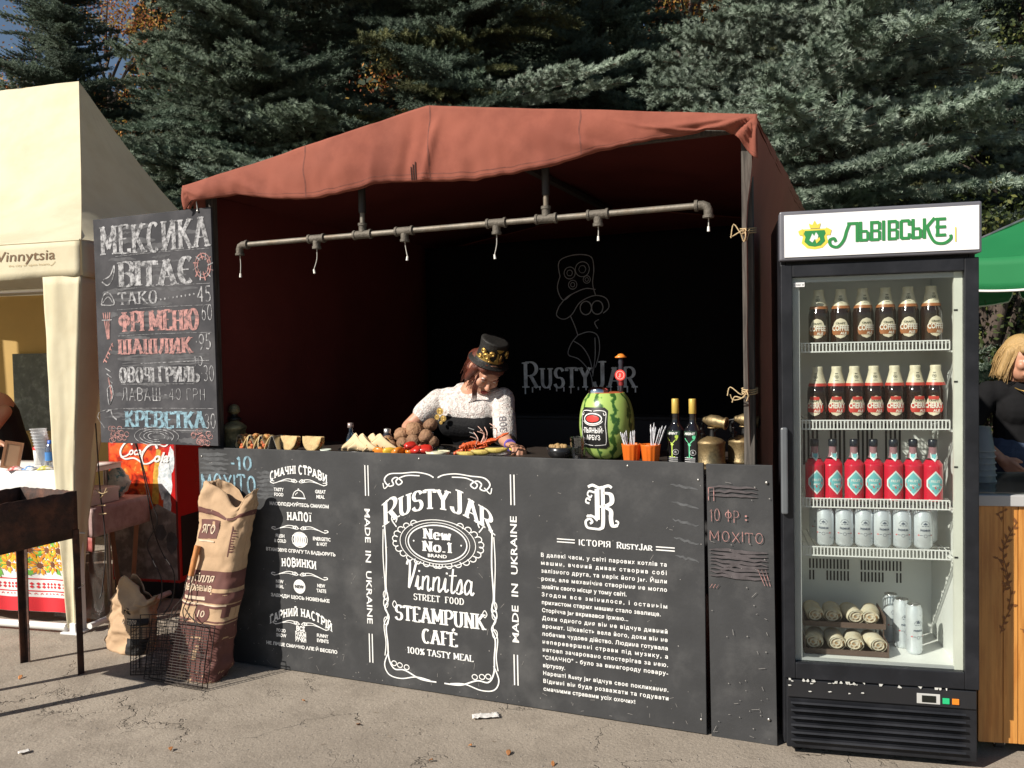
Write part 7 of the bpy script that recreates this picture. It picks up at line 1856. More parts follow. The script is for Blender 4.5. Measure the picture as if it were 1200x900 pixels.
fuse('legs', [caps((-.28, .05, .5), (-.28, .05, .1), .06, .045), caps((-.12, .05, .5), (-.12, .05, .1), .06, .045), caps((-.28, .08, .045), (-.28, -.06, .03), .04, .034), caps((-.12, .08, .045), (-.12, -.06, .03), .04, .034)], .012, M('black_cotton', (.012, .012, .013)), vd, 2)
fuse('cap', [ell(vp(0, .01, .055), (.085, .10, .062), vt.copy()), caps(vp(-.035, -.11, .035), vp(.035, -.11, .035), .022, .022, .4, axis=vt @ Vector((0, 0, 1))), caps(vp(-.03, .06, .02), vp(0, .09, -.02), .05, .03)], .006, M('black_cotton', (.012, .012, .013)), vd, 2)

# ------------------------------------------------------------------ red cooler with drink picture
ck = thing('red_cooler', 'tall red drinks cooler with a cola bottle picture between the two tents', 'cooler', CT(.0, 0), ANG_C)
# local frame of the cream tent; poster side faces the viewer
KX0, KX1, KY0, KY1 = -.335, .165, .69, 1.28
ck.location = CT(-.03, .0)
redm = M('cooler_red', (.50, .012, .012), .3, var=.08, scale=3)
mb = MB(); mb.box(KX0, KX1, KY0, KY1, .10, 1.86); obj('cabinet', mb, redm, ck, bevel=.008)
mb = MB(); mb.box(KX0 + .01, KX1 - .01, KY0 + .01, KY1 - .01, 0.0, .10); obj('plinth', mb, fblk, ck)
po = bpy.data.materials.new('poster_print'); po.use_nodes = True
def _po():
    nt = po.node_tree; N = nt.nodes; L = nt.links; b = N['Principled BSDF']; b.inputs['Roughness'].default_value = .35
    tc = N.new('ShaderNodeTexCoord'); n = N.new('ShaderNodeTexNoise'); n.inputs['Scale'].default_value = 13; n.inputs['Detail'].default_value = 6; n.inputs['Distortion'].default_value = .8; L.new(tc.outputs['Object'], n.inputs['Vector'])
    r = N.new('ShaderNodeValToRGB'); L.new(n.outputs[0], r.inputs[0]); e = r.color_ramp.elements
    e[0].position = .34; e[0].color = (.14, .02, .01, 1); e[1].position = .70; e[1].color = (.85, .42, .10, 1)
    for p, c in ((.44, (.55, .03, .01, 1)), (.52, (.75, .10, .02, 1)), (.60, (.60, .12, .02, 1))): r.color_ramp.elements.new(p).color = c
    L.new(r.outputs[0], b.inputs['Base Color'])
_po()
yk = KY0 - .001
mb = MB(); mb.grid(lambda u, v: (lerp(KX0 + .012, KX1 - .010, u), yk - .001, lerp(.12, 1.84, v)), 2, 2); ps = obj('poster', mb, po, ck)
def kposter(name, polys, mat, off, par=None):
    ink = Ink()
    for p in polys: ink.poly(p)
    return obj(name, ink.mesh(fn=lambda x, z, l: (x, yk - .001 - l, z), off=off), mat, par or ps)
rr = random.Random(2)
def blob(cx, cz, rx, rz, n=26, j=.12, sd=1):
    rn = random.Random(sd); return [(cx + rx * math.cos(6.2832 * i / n) * (1 + rn.uniform(-j, j)), cz + rz * math.sin(6.2832 * i / n) * (1 + rn.uniform(-j, j))) for i in range(n)]
icem = M('ice_white', (.78, .82, .84), .4, var=.25, scale=30, col2=(.45, .52, .56), mixscale=26)
kposter('picture_red', [[(.06, .50), (.155, .50), (.155, 1.02), (.09, 1.02)]], redm, .0006)
kposter('picture_ice', [blob(.085, .76, .050, .15, sd=3), blob(.135, .88, .022, .08, sd=4), blob(.095, .60, .03, .09, sd=9)], icem, .0012)
kposter('picture_edge', [[(-.02, .60), (.03, .60), (.06, .94), (.03, .95), (.0, .80)]], M('gold_edge', (.60, .36, .06), .4, var=.4, scale=30), .0009)
kposter('picture_foot_shade', [[(-.32, .12), (.155, .12), (.155, .54), (.02, .60), (-.10, .50), (-.32, .46)]], M('picture_shade_grey', (.15, .12, .11), .5, var=.5, scale=9, col2=(.30, .26, .24), mixscale=14), .0018)  # shaded lower part of the poster, painted as a grey field
kposter('picture_stones', [blob(.12, .36, .04, .07, sd=5), blob(.04, .42, .04, .05, sd=6)], M('picture_dark', (.07, .065, .07), .5, var=.5, scale=20), .0026)
ink = Ink()
def cs(pts, w=.010, wh=.004): ink.ribbon([(p[0], p[1]) for p in smoothpts([(a, b, 0) for a, b in pts], 6)], w, wh, layer=len(ink.polys) % 7)
z0 = .888; S_ = .21
def cl2(x, z, pts, k=1.0, w=.012, wh=.005): cs([(x + (a + .18 * b) * k, z + b * k) for a, b in pts], w, wh)
Cc_ = [(.095, .075), (.075, .098), (.03, .085), (.0, .035), (.012, -.008), (.05, -.010), (.085, .012)]
o_l = [(.022, .045), (.0, .03), (.002, .004), (.022, .0), (.036, .02), (.03, .042), (.022, .045)]
c_l = [(.034, .040), (.012, .042), (.0, .018), (.010, .0), (.034, .006)]
a_l = [(.032, .040), (.010, .042), (.0, .015), (.012, .0), (.030, .018), (.036, .044), (.034, .008), (.046, .004)]
l_l = [(.0, .006), (.012, .05), (.026, .10), (.022, .112), (.012, .09), (.006, .03), (.014, .0), (.026, .006)]
cl2(-.240, z0 + .022, Cc_, .86, .014, .007); cl2(-.085, z0 - .020, Cc_, 1.12, .017, .008)
ct = MB(); fk = lambda x, z, l: (x, yk - .0065, z)
put_text(ct, 'oca', -.172, z0 + .022, .052, bold=.03, shear=.35, width=.092, fn=fk); put_text(ct, '-', -.078, z0 + .022, .06, bold=.03, width=.012, fn=fk); put_text(ct, 'ola', .010, z0 - .020, .062, bold=.035, shear=.35, width=.110, fn=fk)
obj('cola_letters', ct, print_white, ps)
cs([(-.235, z0 + .012), (-.20, z0 - .004), (-.14, z0 + .002), (-.10, z0 - .014), (-.075, z0 - .034)], .012, .010); cs([(-.03, z0 + .085), (.03, z0 + .095), (.09, z0 + .078), (.125, z0 + .10)], .008, .008)
obj('cola_script', ink.mesh(fn=lambda x, z, l: (x, yk - .001 - l, z), off=.004), print_white, ps)
mb = MB(); mb.box(KX1 - .012, KX1 + .002, KY0 - .002, KY0 + .001, .12, 1.84); obj('corner_trim', mb, M('trim_dark_red', (.12, .01, .01), .4), ck)
mb = MB(); mb.box(KX1 + .001, KX1 + .004, KY0 + .03, KY1 - .03, .14, .52); obj('side_panel', mb, M('panel_black', (.012, .010, .012), .5), ck)
# low table with dusty pink sheet
st_ = thing('low_table', 'low table with brown wooden trestle leg beside the cream tent curtain', 'table', CT(0, 0), ANG_C)
mb = MB(); mb.box(-.30, -.03, .16, .60, .645, .662); obj('table_top', mb, weathered_wood, st_)
bw_ = M('brown_wood', (.28, .13, .06))
for y in (.19, .56):
    mb = MB(); mb.tube([(-.05, y, .645), (-.12, y, .0)], .018, 4); obj('leg', mb, bw_, st_); mb = MB(); mb.tube([(-.27, y, .645), (-.20, y, .0)], .018, 4); obj('leg', mb, bw_, st_)
sh2 = thing('plastic_sheet', 'dusty pink checked plastic sheet hanging over the low table', 'sheet', CT(0, 0), ANG_C)
pk = M('dusty_pink', (.40, .29, .27), .6, var=.12, scale=12, col2=(.33, .22, .21), mixscale=20)
mb = MB(); mb.grid(lambda u, v: (lerp(-.315, -.015, u), .135 - .006 * math.sin(u * 20) * v, lerp(.668, .505, v)), 30, 6); mb.grid(lambda u, v: (lerp(-.315, -.015, u), lerp(.135, .62, v), .668), 6, 6); mb.grid(lambda u, v: (-.013 + .004 * math.sin(u * 18) * v, lerp(.135, .62, u), lerp(.668, .505, v)), 14, 6)
pb = obj('sheet', mb, pk, sh2, solid=.0015)
mb = MB(); mb.grid(lambda u, v: (lerp(-.318, -.012, u), .128 - .006 * math.sin(u * 20), lerp(.505, .425, v)), 30, 3); obj('red_border', mb, M('faded_red', (.36, .09, .08), .6, var=.25, scale=20), sh2, solid=.0015)
mb = MB(); mb.grid(lambda u, v: (lerp(-.32, .03, u), .150 + .012 * nz(u * 5, v * 4), lerp(.425, .03, v)), 30, 12)
obj('clear_skirt', mb, glass_mat('smoky_plastic', (.42, .34, .32), .7, .25, .16), sh2)
bx = CTt('carton', 'low white carton on the pink covered table', 'box', -.15, .28, .671)
mb = MB(); mb.box(-.16, .08, -.11, .14, 0, .085); obj('box', mb, M('carton_white', (.62, .60, .56), .7), bx, bevel=.003)
mb = MB(); mb.box(-.165, .085, -.115, .145, .066, .0865); obj('lid', mb, M('carton_white2', (.66, .64, .60), .7), bx, bevel=.003)
bx = CTt('crumpled_bag', 'crumpled white and green plastic bag behind the carton', 'bag', -.16, .52, .671, 0)
mb = MB(); mb.ball((0, 0, .09), (.075, .05, .09), 24); mb.v = [tuple(Vector(v) + Vector((nz(v[0] * 30, v[1] * 30, v[2] * 30), nz(v[1] * 30, v[2] * 30), nz(v[2] * 30, 4)))* .018) for v in mb.v]
obj('bag', mb, M('bag_print', (.60, .68, .62), .4, var=.3, scale=20, col2=(.10, .30, .34), mixscale=16, mixlo=.5, mixhi=.56), bx)
# cables
cab = M('black_cable', (.015, .012, .012), .5)
for nm, lab_, pts in (('cable', 'black cable hanging from the menu board down behind the small sack', [(.06, .10, 1.16), (.05, .12, .95), (.075, .10, .75), (.10, .09, .6), (.125, .06, .42), (.13, .02, .24), (.128, .0, .2)]),
                      ('cable', 'looping black cable hanging in front of the red cooler', [(.04, .4, 1.1), (.10, .42, .9), (.17, .40, .68), (.21, .40, .55), (.15, .38, .42), (.20, .36, .33), (.27, .34, .22), (.26, .33, .08), (.22, .3, .012)]),
                      ('cable', 'second looping black cable beside the first one near the cooler', [(.04, .43, 1.1), (.09, .45, .8), (.15, .44, .5), (.22, .42, .36), (.31, .40, .25), (.31, .38, .10), (.27, .34, .012)])):
    mb = MB(); mb.tube(smoothpts(pts, 8), .0035, 6); o = obj(nm, mb, cab, loc=CT(0, 0), rotz=ANG_C, label=lab_, cat='cable', group='cables between the tents')
mb = MB(); mb.tube(smoothpts([(.07, .095, .74), (.11, .08, .76), (.13, .085, .80)], 4), .003, 6); mb.tube(smoothpts([(.08, .095, .77), (.06, .08, .79), (.11, .07, .77), (.14, .08, .78)], 4), .003, 6)
mb.tube([(.06, .095, .70), (.115, .09, .70)], .004, 6); mb.tube([(.065, .095, .65), (.12, .09, .655)], .004, 6)
obj('tied_twine', mb, rope_m, loc=CT(0, 0), rotz=ANG_C, label='pale twine knotted round the hanging black cable', cat='twine')

# ------------------------------------------------------------------ right side: wooden counter, cups, woman, green umbrella
oak = M('varnished_pine', (.56, .255, .060), .35, var=.22, scale=2.2, stretch=(16, 16, 1.1), bump=.05, bscale=20, col2=(.44, .175, .035), mixscale=3.2, coat=.3)
wc = thing('wooden_counter', 'orange varnished pine serving counter with grey top and floral burning on wheels', 'counter', FT(.700, .15), ANG_F + R(2))
pw = [.085, .05, .085, .11, .10, .11, .10, .11, .10]
x = 0
for k, w in enumerate(pw):
    mb = MB(); mb.box(x + .0012, x + w - .0012, .0 + .0015 * (k % 2), .018, .045, .915); o_ = obj('plank', mb, oak, wc, bevel=.0015); x += w
TWd = x
mb = MB(); mb.box(0, .018, .020, .56, .045, .915); mb.box(TWd - .018, TWd, .020, .56, .045, .915); obj('side_board', mb, oak, wc)
mb = MB(); mb.box(-.012, TWd + .012, -.014, .60, .917, .957); obj('counter_top', mb, M('grey_laminate', (.40, .40, .40), .4, var=.08), wc, bevel=.003)
mb = MB(); mb.box(.01, TWd - .01, .01, .56, .9575, .964); obj('glass_sheet', mb, glass_mat('top_glass', (.82, .86, .84), .9, .02, .12), wc)
brn2 = M('burnt_line', (.20, .075, .02), .6, var=.2)
ink = Ink(); rr = random.Random(6)
def leafy(P, n, ls):
    S = smoothpts([(a, b, 0) for a, b in P], 10); ink.ribbon([(p[0], p[1]) for p in S], .0028, .0028)
    for k in range(n):
        i = 2 + int((len(S) - 5) * k / max(1, n - 1)); p = S[i]; t = S[i + 1] - S[i - 1]; t.normalize(); s = 1 if k % 2 else -1
        nx_, nz2 = -t.y * s, t.x * s; L_ = ls * rr.uniform(.7, 1.1); a = (p[0] + (nx_ * .7 + t.x * .8) * L_, p[1] + (nz2 * .7 + t.y * .8) * L_)
        m_ = ((p[0] + a[0]) / 2, (p[1] + a[1]) / 2); ink.poly([(p[0], p[1]), (m_[0] + t.x * .004 - nx_ * .003, m_[1] + t.y * .004 - nz2 * .003), a, (m_[0] - t.x * .004 + nx_ * .002, m_[1] - t.y * .004 + nz2 * .002)], k % 7)
leafy([(.085, .60), (.10, .66), (.085, .74), (.10, .80), (.13, .86)], 18, .026); leafy([(.10, .54), (.11, .60), (.09, .68), (.065, .73)], 8, .02); leafy([(.08, .86), (.07, .89), (.095, .90)], 4, .014); leafy([(.075, .45), (.09, .50), (.12, .56)], 7, .02)
for cx_, cz_ in ((.215, .66), (.20, .52), (.30, .60)):
    for j in range(7):
        a = 6.2832 * j / 7; ink.poly([(cx_, cz_), (cx_ + .020 * math.cos(a - .3), cz_ + .020 * math.sin(a - .3)), (cx_ + .036 * math.cos(a), cz_ + .036 * math.sin(a)), (cx_ + .020 * math.cos(a + .3), cz_ + .020 * math.sin(a + .3))], j)
leafy([(.14, .47), (.20, .46), (.28, .48)], 8, .02); ink.ribbon(arc(.235, .585, .016, .022, 0, 300, 10), .003); ink.ribbon(arc(.215, .44, .018, .012, 0, 360, 10), .003)
obj('burnt_pattern', ink.mesh(off=.0008), brn2, wc)
for x in (.09, TWd - .09):
    for y in (.07, .48):
        mb = MB(); mb.tube([(x - .014, y, .024), (x + .014, y, .024)], .024, 16); wh = obj('caster', mb, M('caster_rubber', (.05, .05, .05), .6), wc)
        mb = MB(); mb.box(x - .019, x - .016, y - .018, y + .018, .018, .048); mb.box(x + .016, x + .019, y - .018, y + .018, .018, .048); mb.tube([(x - .020, y, .024), (x + .020, y, .024)], .008, 10); obj('caster_fork', mb, steel, wh)
mb = MB()
tt = thing('cup_stack', 'upside down stack of smoky plastic cups on the grey counter top beside the fridge', 'cups', FT(.790, .44, .965), ANG_F)
for k in range(6): mb.lathe([(.056 - .0008 * k, k * .024), (.056 - .0008 * k, .004 + k * .024), (.052 - .0008 * k, .006 + k * .024), (.034, .125 + k * .018), (0, .127 + k * .018)], 26)
obj('nested_cups', mb, frosted('smoky_cup', (.36, .37, .35), .55), tt, kind='stuff')
w2 = thing('person', 'blonde woman in a black lettered T-shirt and jeans standing behind the wooden counter', 'person', (2.62, 4.35, 0), R(-8))
wh_ = Vector((-.030, -.02, 1.425)); wt = Matrix.Rotation(R(8), 3, 'Y') @ Matrix.Rotation(R(14), 3, 'Z') @ Matrix.Rotation(R(14), 3, 'X')
def wpt(x, y, z): return wh_ + wt @ Vector((x, y, z))
a_sh, a_el, a_wr = Vector((-.165, .03, 1.255)), Vector((-.265, .03, 1.055)), Vector((-.165, -.12, .930))
b_sh, b_el, b_wr = Vector((.175, .03, 1.25)), Vector((.25, .0, 1.02)), Vector((.16, -.16, 1.00))
wparts = [ell(wpt(0, 0, .01), (.072, .088, .098), wt.copy()), ell(wpt(0, -.033, -.045), (.053, .056, .062), wt.copy()), caps(wpt(0, -.088, 0), wpt(0, -.104, -.026), .009, .013), caps(wpt(-.016, -.087, -.06), wpt(.016, -.087, -.06), .0075, .0075),
          caps(wpt(-.035, -.066, -.02), wpt(-.03, -.06, -.035), .024, .02), caps(wpt(.035, -.066, -.02), wpt(.03, -.06, -.035), .024, .02), caps(wpt(-.03, -.08, .028), wpt(.03, -.08, .028), .011, .011),
          caps(wpt(0, .02, -.06), (0, .03, 1.27), .047, .060), caps((0, .03, 1.22), (0, .03, .95), .11, .11, .75, axis=(0, 1, 0)), caps(a_sh, a_el, .044, .036), caps(a_el, a_wr, .036, .024), caps(b_sh, b_el, .044, .036), caps(b_el, b_wr, .036, .024)]
wparts += hand(a_wr, (.55, -.3, -.6), (-.6, -.4, .1), .6) + hand(b_wr, (-.9, -.4, .1), (0, .1, 1), .5)
fuse('body', wparts, .005, skin, w2, 3)
tee = fuse('shirt', [caps((-.12, .03, 1.25), (.12, .03, 1.25), .068, .068), caps((0, .03, 1.20), (0, .03, .92), .142, .138, .72, axis=(0, 1, 0)), caps((-.05, -.015, 1.165), (.05, -.015, 1.165), .088, .088), caps(a_sh, a_sh.lerp(a_el, .85), .060, .052), caps(b_sh, b_sh.lerp(b_el, .85), .060, .052)], .008, M('black_tshirt', (.009, .009, .010), .95, var=.2, scale=12, bump=.5, bscale=14, spec=.15), w2, 3)
fuse('jeans', [caps((-.03, .03, .92), (.03, .03, .90), .15, .15, .8, axis=(0, 1, 0)), caps((-.08, .03, .85), (-.09, .04, .08), .10, .055), caps((.08, .03, .85), (.09, .04, .08), .10, .055)], .010, M('blue_denim', (.035, .055, .10), .85, var=.2, scale=30, bump=.3, bscale=90), w2, 2)
fuse('shoes', [caps((-.09, .06, .045), (-.09, -.10, .03), .045, .036), caps((.09, .06, .045), (.09, -.10, .03), .045, .036)], .01, white_paint, w2, 2)
fuse('hair', [ell(wpt(0, .022, .03), (.086, .090, .095), wt.copy()), caps(wpt(-.072, -.01, .03), wpt(-.078, .0, -.085), .030, .024), caps(wpt(.072, -.01, .03), wpt(.078, .0, -.085), .030, .024), caps(wpt(-.05, -.072, .062), wpt(.05, -.068, .058), .024, .024), caps(wpt(0, .07, 0), wpt(0, .07, -.09), .06, .05)], .0055, M('blonde_hair', (.42, .27, .11), .45, var=.35, scale=9, stretch=(40, 40, 3), bump=.4, bscale=30), w2, 2)
strands(wpt, 260, 5, M('blonde_hair', (.42, .27, .11)), w2, .04, .15, .092)
for s in (-1, 1):
    mb = MB(); mb.ball(wpt(s * .030, -.0765, .004), .0115, 12); e_ = obj('eye', mb, M('eye_white', (.6, .58, .55)), w2); mb = MB(); mb.ball(wpt(s * .030, -.0845, .003), .005, 8); obj('iris', mb, M('slot_dark', (.02, .02, .02)), e_)
mb = MB(); mb.tube([wpt(-.022, -.092, -.061), wpt(0, -.0975, -.060), wpt(.022, -.092, -.061)], [.002, .006, .002], 8); obj('lips', mb, M('lip_red', (.38, .06, .05)), w2)
mb = MB(); mb.tube([(.065 * math.cos(a), -.02 + .075 * math.sin(a) - .02, 1.278 - .020 * max(0, -math.sin(a))) for a in [i * .3927 for i in range(16)]], .003, 6, closed=True); obj('necklace', mb, gold, w2)
tb = MB()
put_text(tb, 'for', -.035, 1.155, .045, bold=.01, width=.085, y=0); put_text(tb, 'girl', -.035, 1.005, .055, bold=.01, width=.11, y=0)
tb.v = [(v[0], -.128 if v[2] > 1.12 else -.106, v[2]) for v in tb.v]
obj('lettering', tb, print_white, tee)

um = thing('green_umbrella', 'large green market umbrella with white piping behind the fridge on the right', 'umbrella', (3.72, 4.75, 0), R(12))
UG = M('green_polyester', (.014, .20, .065), .6, var=.06, scale=4, trans=.25); rad_, ez, az = 1.42, 1.985, 2.62; NS = 8
ver = [Vector((rad_ * math.cos(2 * math.pi * k / NS + R(183 - 12)), rad_ * math.sin(2 * math.pi * k / NS + R(183 - 12)), ez)) for k in range(NS)]
mb = MB()
for k in range(NS):
    A_, B_ = ver[k], ver[(k + 1) % NS]
    mb.grid(lambda u, v: tuple((lambda p: p + Vector((0, 0, -.05 * math.sin(math.pi * v) - .05 * math.sin(math.pi * u) * v)))(Vector((0, 0, az)).lerp(A_.lerp(B_, u), v))), 8, 10)
obj('canopy', mb, UG, um)
mb = MB(); pm = MB()
for k in range(NS):
    A_, B_ = ver[k], ver[(k + 1) % NS]
    def fl(u, v):
        p = A_.lerp(B_, u); p = p + Vector((0, 0, -.05 * math.sin(math.pi * u))); e = min(1, min(u, 1 - u) / .05); dep = .17 * v * (e ** .5 if e < 1 else 1)
        return tuple(p * (1 + .01 * v) + Vector((0, 0, -dep + p.z * 0 - .01 * v * p.z)))
    mb.grid(fl, 30, 4); pm.tube([fl(i / 30, 1) for i in range(31)], .0065, 6)
obj('valance', mb, UG, um, solid=.002); obj('white_piping', pm, white_paint, um)
mb = MB(); mb.tube([(0, 0, 0.05), (0, 0, az + .05)], .022, 12); obj('pole', mb, wp_, um)
mb = MB(); mb.lathe([(0, 0), (.28, 0), (.28, .04), (.05, .07), (.03, .2), (0, .2)], 24); obj('base', mb, M('slot_dark', (.02, .02, .02)), um)
for k in range(NS): mb = MB(); mb.tube([(0, 0, az - .06), tuple(ver[k] - Vector((0, 0, .02)))], .008, 6); obj('rib', mb, steel, um)

# ------------------------------------------------------------------ litter
lf = M('dry_leaf', (.42, .17, .05), .7, var=.3, scale=30, rnd=.35)
spots = [(505, 893, 'small orange leaf at the bottom edge left of centre'), (568, 840, None), (478, 840, None), (551, 876, 'reddish leaf on the asphalt at the bottom centre'), (596, 884, 'tiny yellowish leaf near the bottom centre'), (648, 897, 'brown leaf at the very bottom of the view'), (356, 823, 'orange leaf below the label of the counter'), (24, 795, 'small leaf by the brazier leg'), (420, 850, 'dark curled leaf in the middle of the asphalt'), (200, 880, 'dry leaf near the lower left')]
_C = Vector((0, 0, 1.5))
def gpx(px, py):
    d = _F + _Rt * ((px - 600) / 1000) + _Up * ((450 - py) / 1000); return _C + d * (-1.5 / d.z)
rr = random.Random(4)
for px, py, lab_ in spots:
    if lab_ is None: continue
    mb = MB(); sz = rr.uniform(.008, .014); k0 = rr.random() * 9
    mb.grid(lambda u, v: ((u - .5) * 2 * sz, (v - .5) * 2 * sz * .7 * math.sin(math.pi * (u * .9 + .05)), .006 + .006 * math.sin(3 * u + k0) + .004 * nz(u * 5, v * 5, k0)), 8, 6)
    p = gpx(px, py); o = obj('fallen_leaf', mb, lf, loc=(p.x, p.y, .001), rotz=rr.uniform(0, 6), label=lab_, cat='leaf', group='fallen leaves on the asphalt', solid=.0008)
p = gpx(569, 841); mb = MB(); mb.grid(lambda u, v: ((u - .5) * .11, (v - .5) * .045, .006 + .010 * abs(nz(u * 5, v * 4)) + .004 * nz(u * 14, v * 9)), 16, 8)
obj('paper_scrap', mb, M('scrap_white', (.62, .60, .57), .7), loc=(p.x, p.y, .002), rotz=.1, label='crumpled white paper scrap on the asphalt in front of the counter', cat='paper', solid=.0008)
p = gpx(28, 883); mb = MB(); mb.grid(lambda u, v: ((u - .5) * .04, (v - .5) * .025, .006 + .006 * abs(nz(u * 5, v * 4))), 8, 6)
obj('paper_scrap', mb, M('scrap_white', (.62, .60, .57)), loc=(p.x, p.y, .002), rotz=.6, label='tiny white scrap on the asphalt in the lower left corner', cat='paper', solid=.0008)
mb = MB(); rr = random.Random(12)
for k in range(420):
    p = gpx(rr.uniform(0, 900), rr.uniform(800, 900)); s_ = rr.uniform(.0012, .0035); mb.ball((p.x, p.y, s_ * .5), (s_, s_ * .8, s_ * .6), 5)
obj('grit', mb, M('grit_grey', (.22, .20, .18), .9, var=.4), kind='stuff')
mb = MB()
for k in range(26):
    p = gpx(rr.uniform(0, 900), rr.uniform(800, 900)); a = rr.uniform(0, 3.14); l = rr.uniform(.008, .03)
    mb.tube([(p.x, p.y, .003), (p.x + l * math.cos(a), p.y + l * math.sin(a), .004)], .0009, 4)
obj('dry_stalks', mb, M('stalk_brown', (.16, .12, .08), .9), kind='stuff')
# ------------------------------------------------------------------ spruces and other trees
def leafmat(name, c1, c2, rnd=.25, spec=.25, trans=.12, dead=None):
    m = M(name, c1, .7, var=.35, scale=2.2, col2=c2, mixscale=3.4, mixlo=.40, mixhi=.62, spec=spec, rnd=rnd, trans=trans); return m
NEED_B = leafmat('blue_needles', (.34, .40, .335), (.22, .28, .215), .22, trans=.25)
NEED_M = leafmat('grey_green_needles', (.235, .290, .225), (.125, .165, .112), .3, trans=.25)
NEED_D = leafmat('dark_needles', (.13, .175, .13), (.075, .11, .072), .35)  # older foliage, with the shade of neighbouring trees put into the colour
NEED_O = leafmat('olive_needles', (.13, .135, .055), (.07, .085, .042), .35)
bark = M('spruce_bark', (.085, .062, .048), .95, var=.4, scale=9, stretch=(6, 6, 1), bump=.9, bscale=12, col2=(.045, .034, .028), mixscale=9)
twig = M('twig_brown', (.075, .050, .034), .9, var=.4, scale=12)
def np_mesh(name, V_, F_, nv=3):
    me = bpy.data.meshes.new(name); n = len(F_)
    me.vertices.add(len(V_)); me.vertices.foreach_set('co', np.asarray(V_, dtype=np.float32).ravel())
    me.loops.add(n * nv); me.loops.foreach_set('vertex_index', np.asarray(F_, dtype=np.int32).ravel())
    me.polygons.add(n); me.polygons.foreach_set('loop_start', np.arange(0, n * nv, nv, dtype=np.int32)); me.polygons.foreach_set('loop_total', np.full(n, nv, dtype=np.int32))
    me.update(calc_edges=True); return me
def unit(a): return a / np.maximum(1e-9, np.linalg.norm(a, axis=-1, keepdims=True))
def needles(P, D, L, rng, per=22, nl=.030, nw=.0065, up=None):
    """bottle-brush shoots: P start, D direction, L length, all (n,..) arrays -> triangles"""
    n = len(P)
    ref = np.tile(np.array([0, 0, 1.]), (n, 1)); A = unit(np.cross(D, ref) + 1e-6); B = np.cross(D, A)
    t = (np.arange(per)[None, :] + rng.random((n, per))) / per; th = rng.random((n, per)) * 6.283
    rad = A[:, None, :] * np.cos(th)[..., None] + B[:, None, :] * np.sin(th)[..., None]
    rad[..., 2] += .25; rad = unit(rad)
    base = P[:, None, :] + D[:, None, :] * (t * L[:, None])[..., None]
    fw = .45 + .9 * t ** 2
    nd = unit(rad + D[:, None, :] * fw[..., None]); ln = nl * (.75 + .5 * rng.random((n, per))) * (1 - .35 * t ** 3)
    tip = base + nd * ln[..., None]; side = unit(np.cross(nd, D[:, None, :] + .3 * rng.standard_normal((n, per, 3)))) * nw * .5
    V_ = np.stack([base - side, base + side, tip], axis=2).reshape(-1, 3)
    return V_, np.arange(len(V_)).reshape(-1, 3)
def spruce_branch(seed, L=1.6, dens=1.0, fat=1.0, droop=.12, width=.42, per=22, nl=.030, nw=.0065, hang=0.0):
    rng = np.random.default_rng(seed); P = []; D = []; Ls = []; sticks = []
    def axis(x): return np.array([x, .05 * math.sin(x * 2 + seed), -droop * x * x + .16 * max(0, x - .45 * L) ** 1.5])
    x = .10 * L; k = 0; pts = [axis(L * i / 8) for i in range(9)]; sticks.append((pts, .016))
    while x < L * .985:
        s = 1 if k % 2 else -1; k += 1
        f = x / L; ll = L * width * (1 - f ** 1.6) * (.55 + .6 * rng.random()) * (min(1, f / .18)) + .06
        a0 = axis(x); ang = R(38 + 22 * rng.random()); d = np.array([math.cos(ang), s * math.sin(ang), .06 - .30 * rng.random() - hang]); d /= np.linalg.norm(d)
        m = max(2, int(ll / (.05 * fat))); lat = []
        for i in range(m + 1):
            q = ll * i / m; p = a0 + d * q + np.array([q * q * .25, 0, -.10 * q * q + .10 * max(0, q - .6 * ll)]); lat.append(p)
        sticks.append((lat, .005))
        for i in range(1, m + 1):
            if i < m * .12: continue
            for ss in (-1, 1):
                if rng.random() > .92 * dens: continue
                dd = unit(lat[i] - lat[i - 1]); perp = np.array([-dd[1], dd[0], 0]) * ss
                e = unit(dd * (.75 + .3 * rng.random()) + perp * (.75) + np.array([0, 0, .55 * rng.random() - .15]))
                P.append(lat[i - 1]); D.append(e); Ls.append((.055 + .06 * rng.random()) * (1 - .25 * i / m) * fat ** .6)
            P.append(lat[i - 1]); D.append(unit(lat[i] - lat[i - 1])); Ls.append(.07)
        P.append(lat[-1]); D.append(unit(lat[-1] - lat[-2] + np.array([0, 0, .01]))); Ls.append(.09)
        x += (.050 + .02 * rng.random()) * (L / 1.6) ** .3 * fat ** .5
    for i in range(14): q = L * (.5 + .5 * i / 13); P.append(axis(q)); D.append(unit(np.array([1, rng.uniform(-.5, .5), rng.uniform(-.1, .5)]))); Ls.append(.09)
    P, D, Ls = np.array(P), np.array(D), np.array(Ls); V_, F_ = needles(P, D, Ls, rng, per, nl, nw)
    nn = len(F_)
    o = len(V_); SV = []; SF = []
    for pts, r in sticks:
        for i in range(len(pts) - 1):
            a, b = pts[i], pts[i + 1]; r0 = r * (1 - .75 * i / len(pts)); r1 = r * (1 - .75 * (i + 1) / len(pts)); bb = o + len(SV)
            for p, rr_ in ((a, r0), (b, r1)):
                for th in (0, 2.09, 4.19): SV.append(p + np.array([0, math.cos(th), math.sin(th)]) * rr_)
            for j in range(3): j2 = (j + 1) % 3; SF += [(bb + j, bb + j2, bb + 3 + j2), (bb + j, bb + 3 + j2, bb + 3 + j)]
    V_ = np.vstack([V_, np.array(SV)]); F_ = np.vstack([F_, np.array(SF)])
    me = np_mesh('spruce_branch', V_, F_)
    mi = np.zeros(len(F_), dtype=np.int32); mi[nn:] = 1; me.polygons.foreach_set('material_index', mi)
    return me
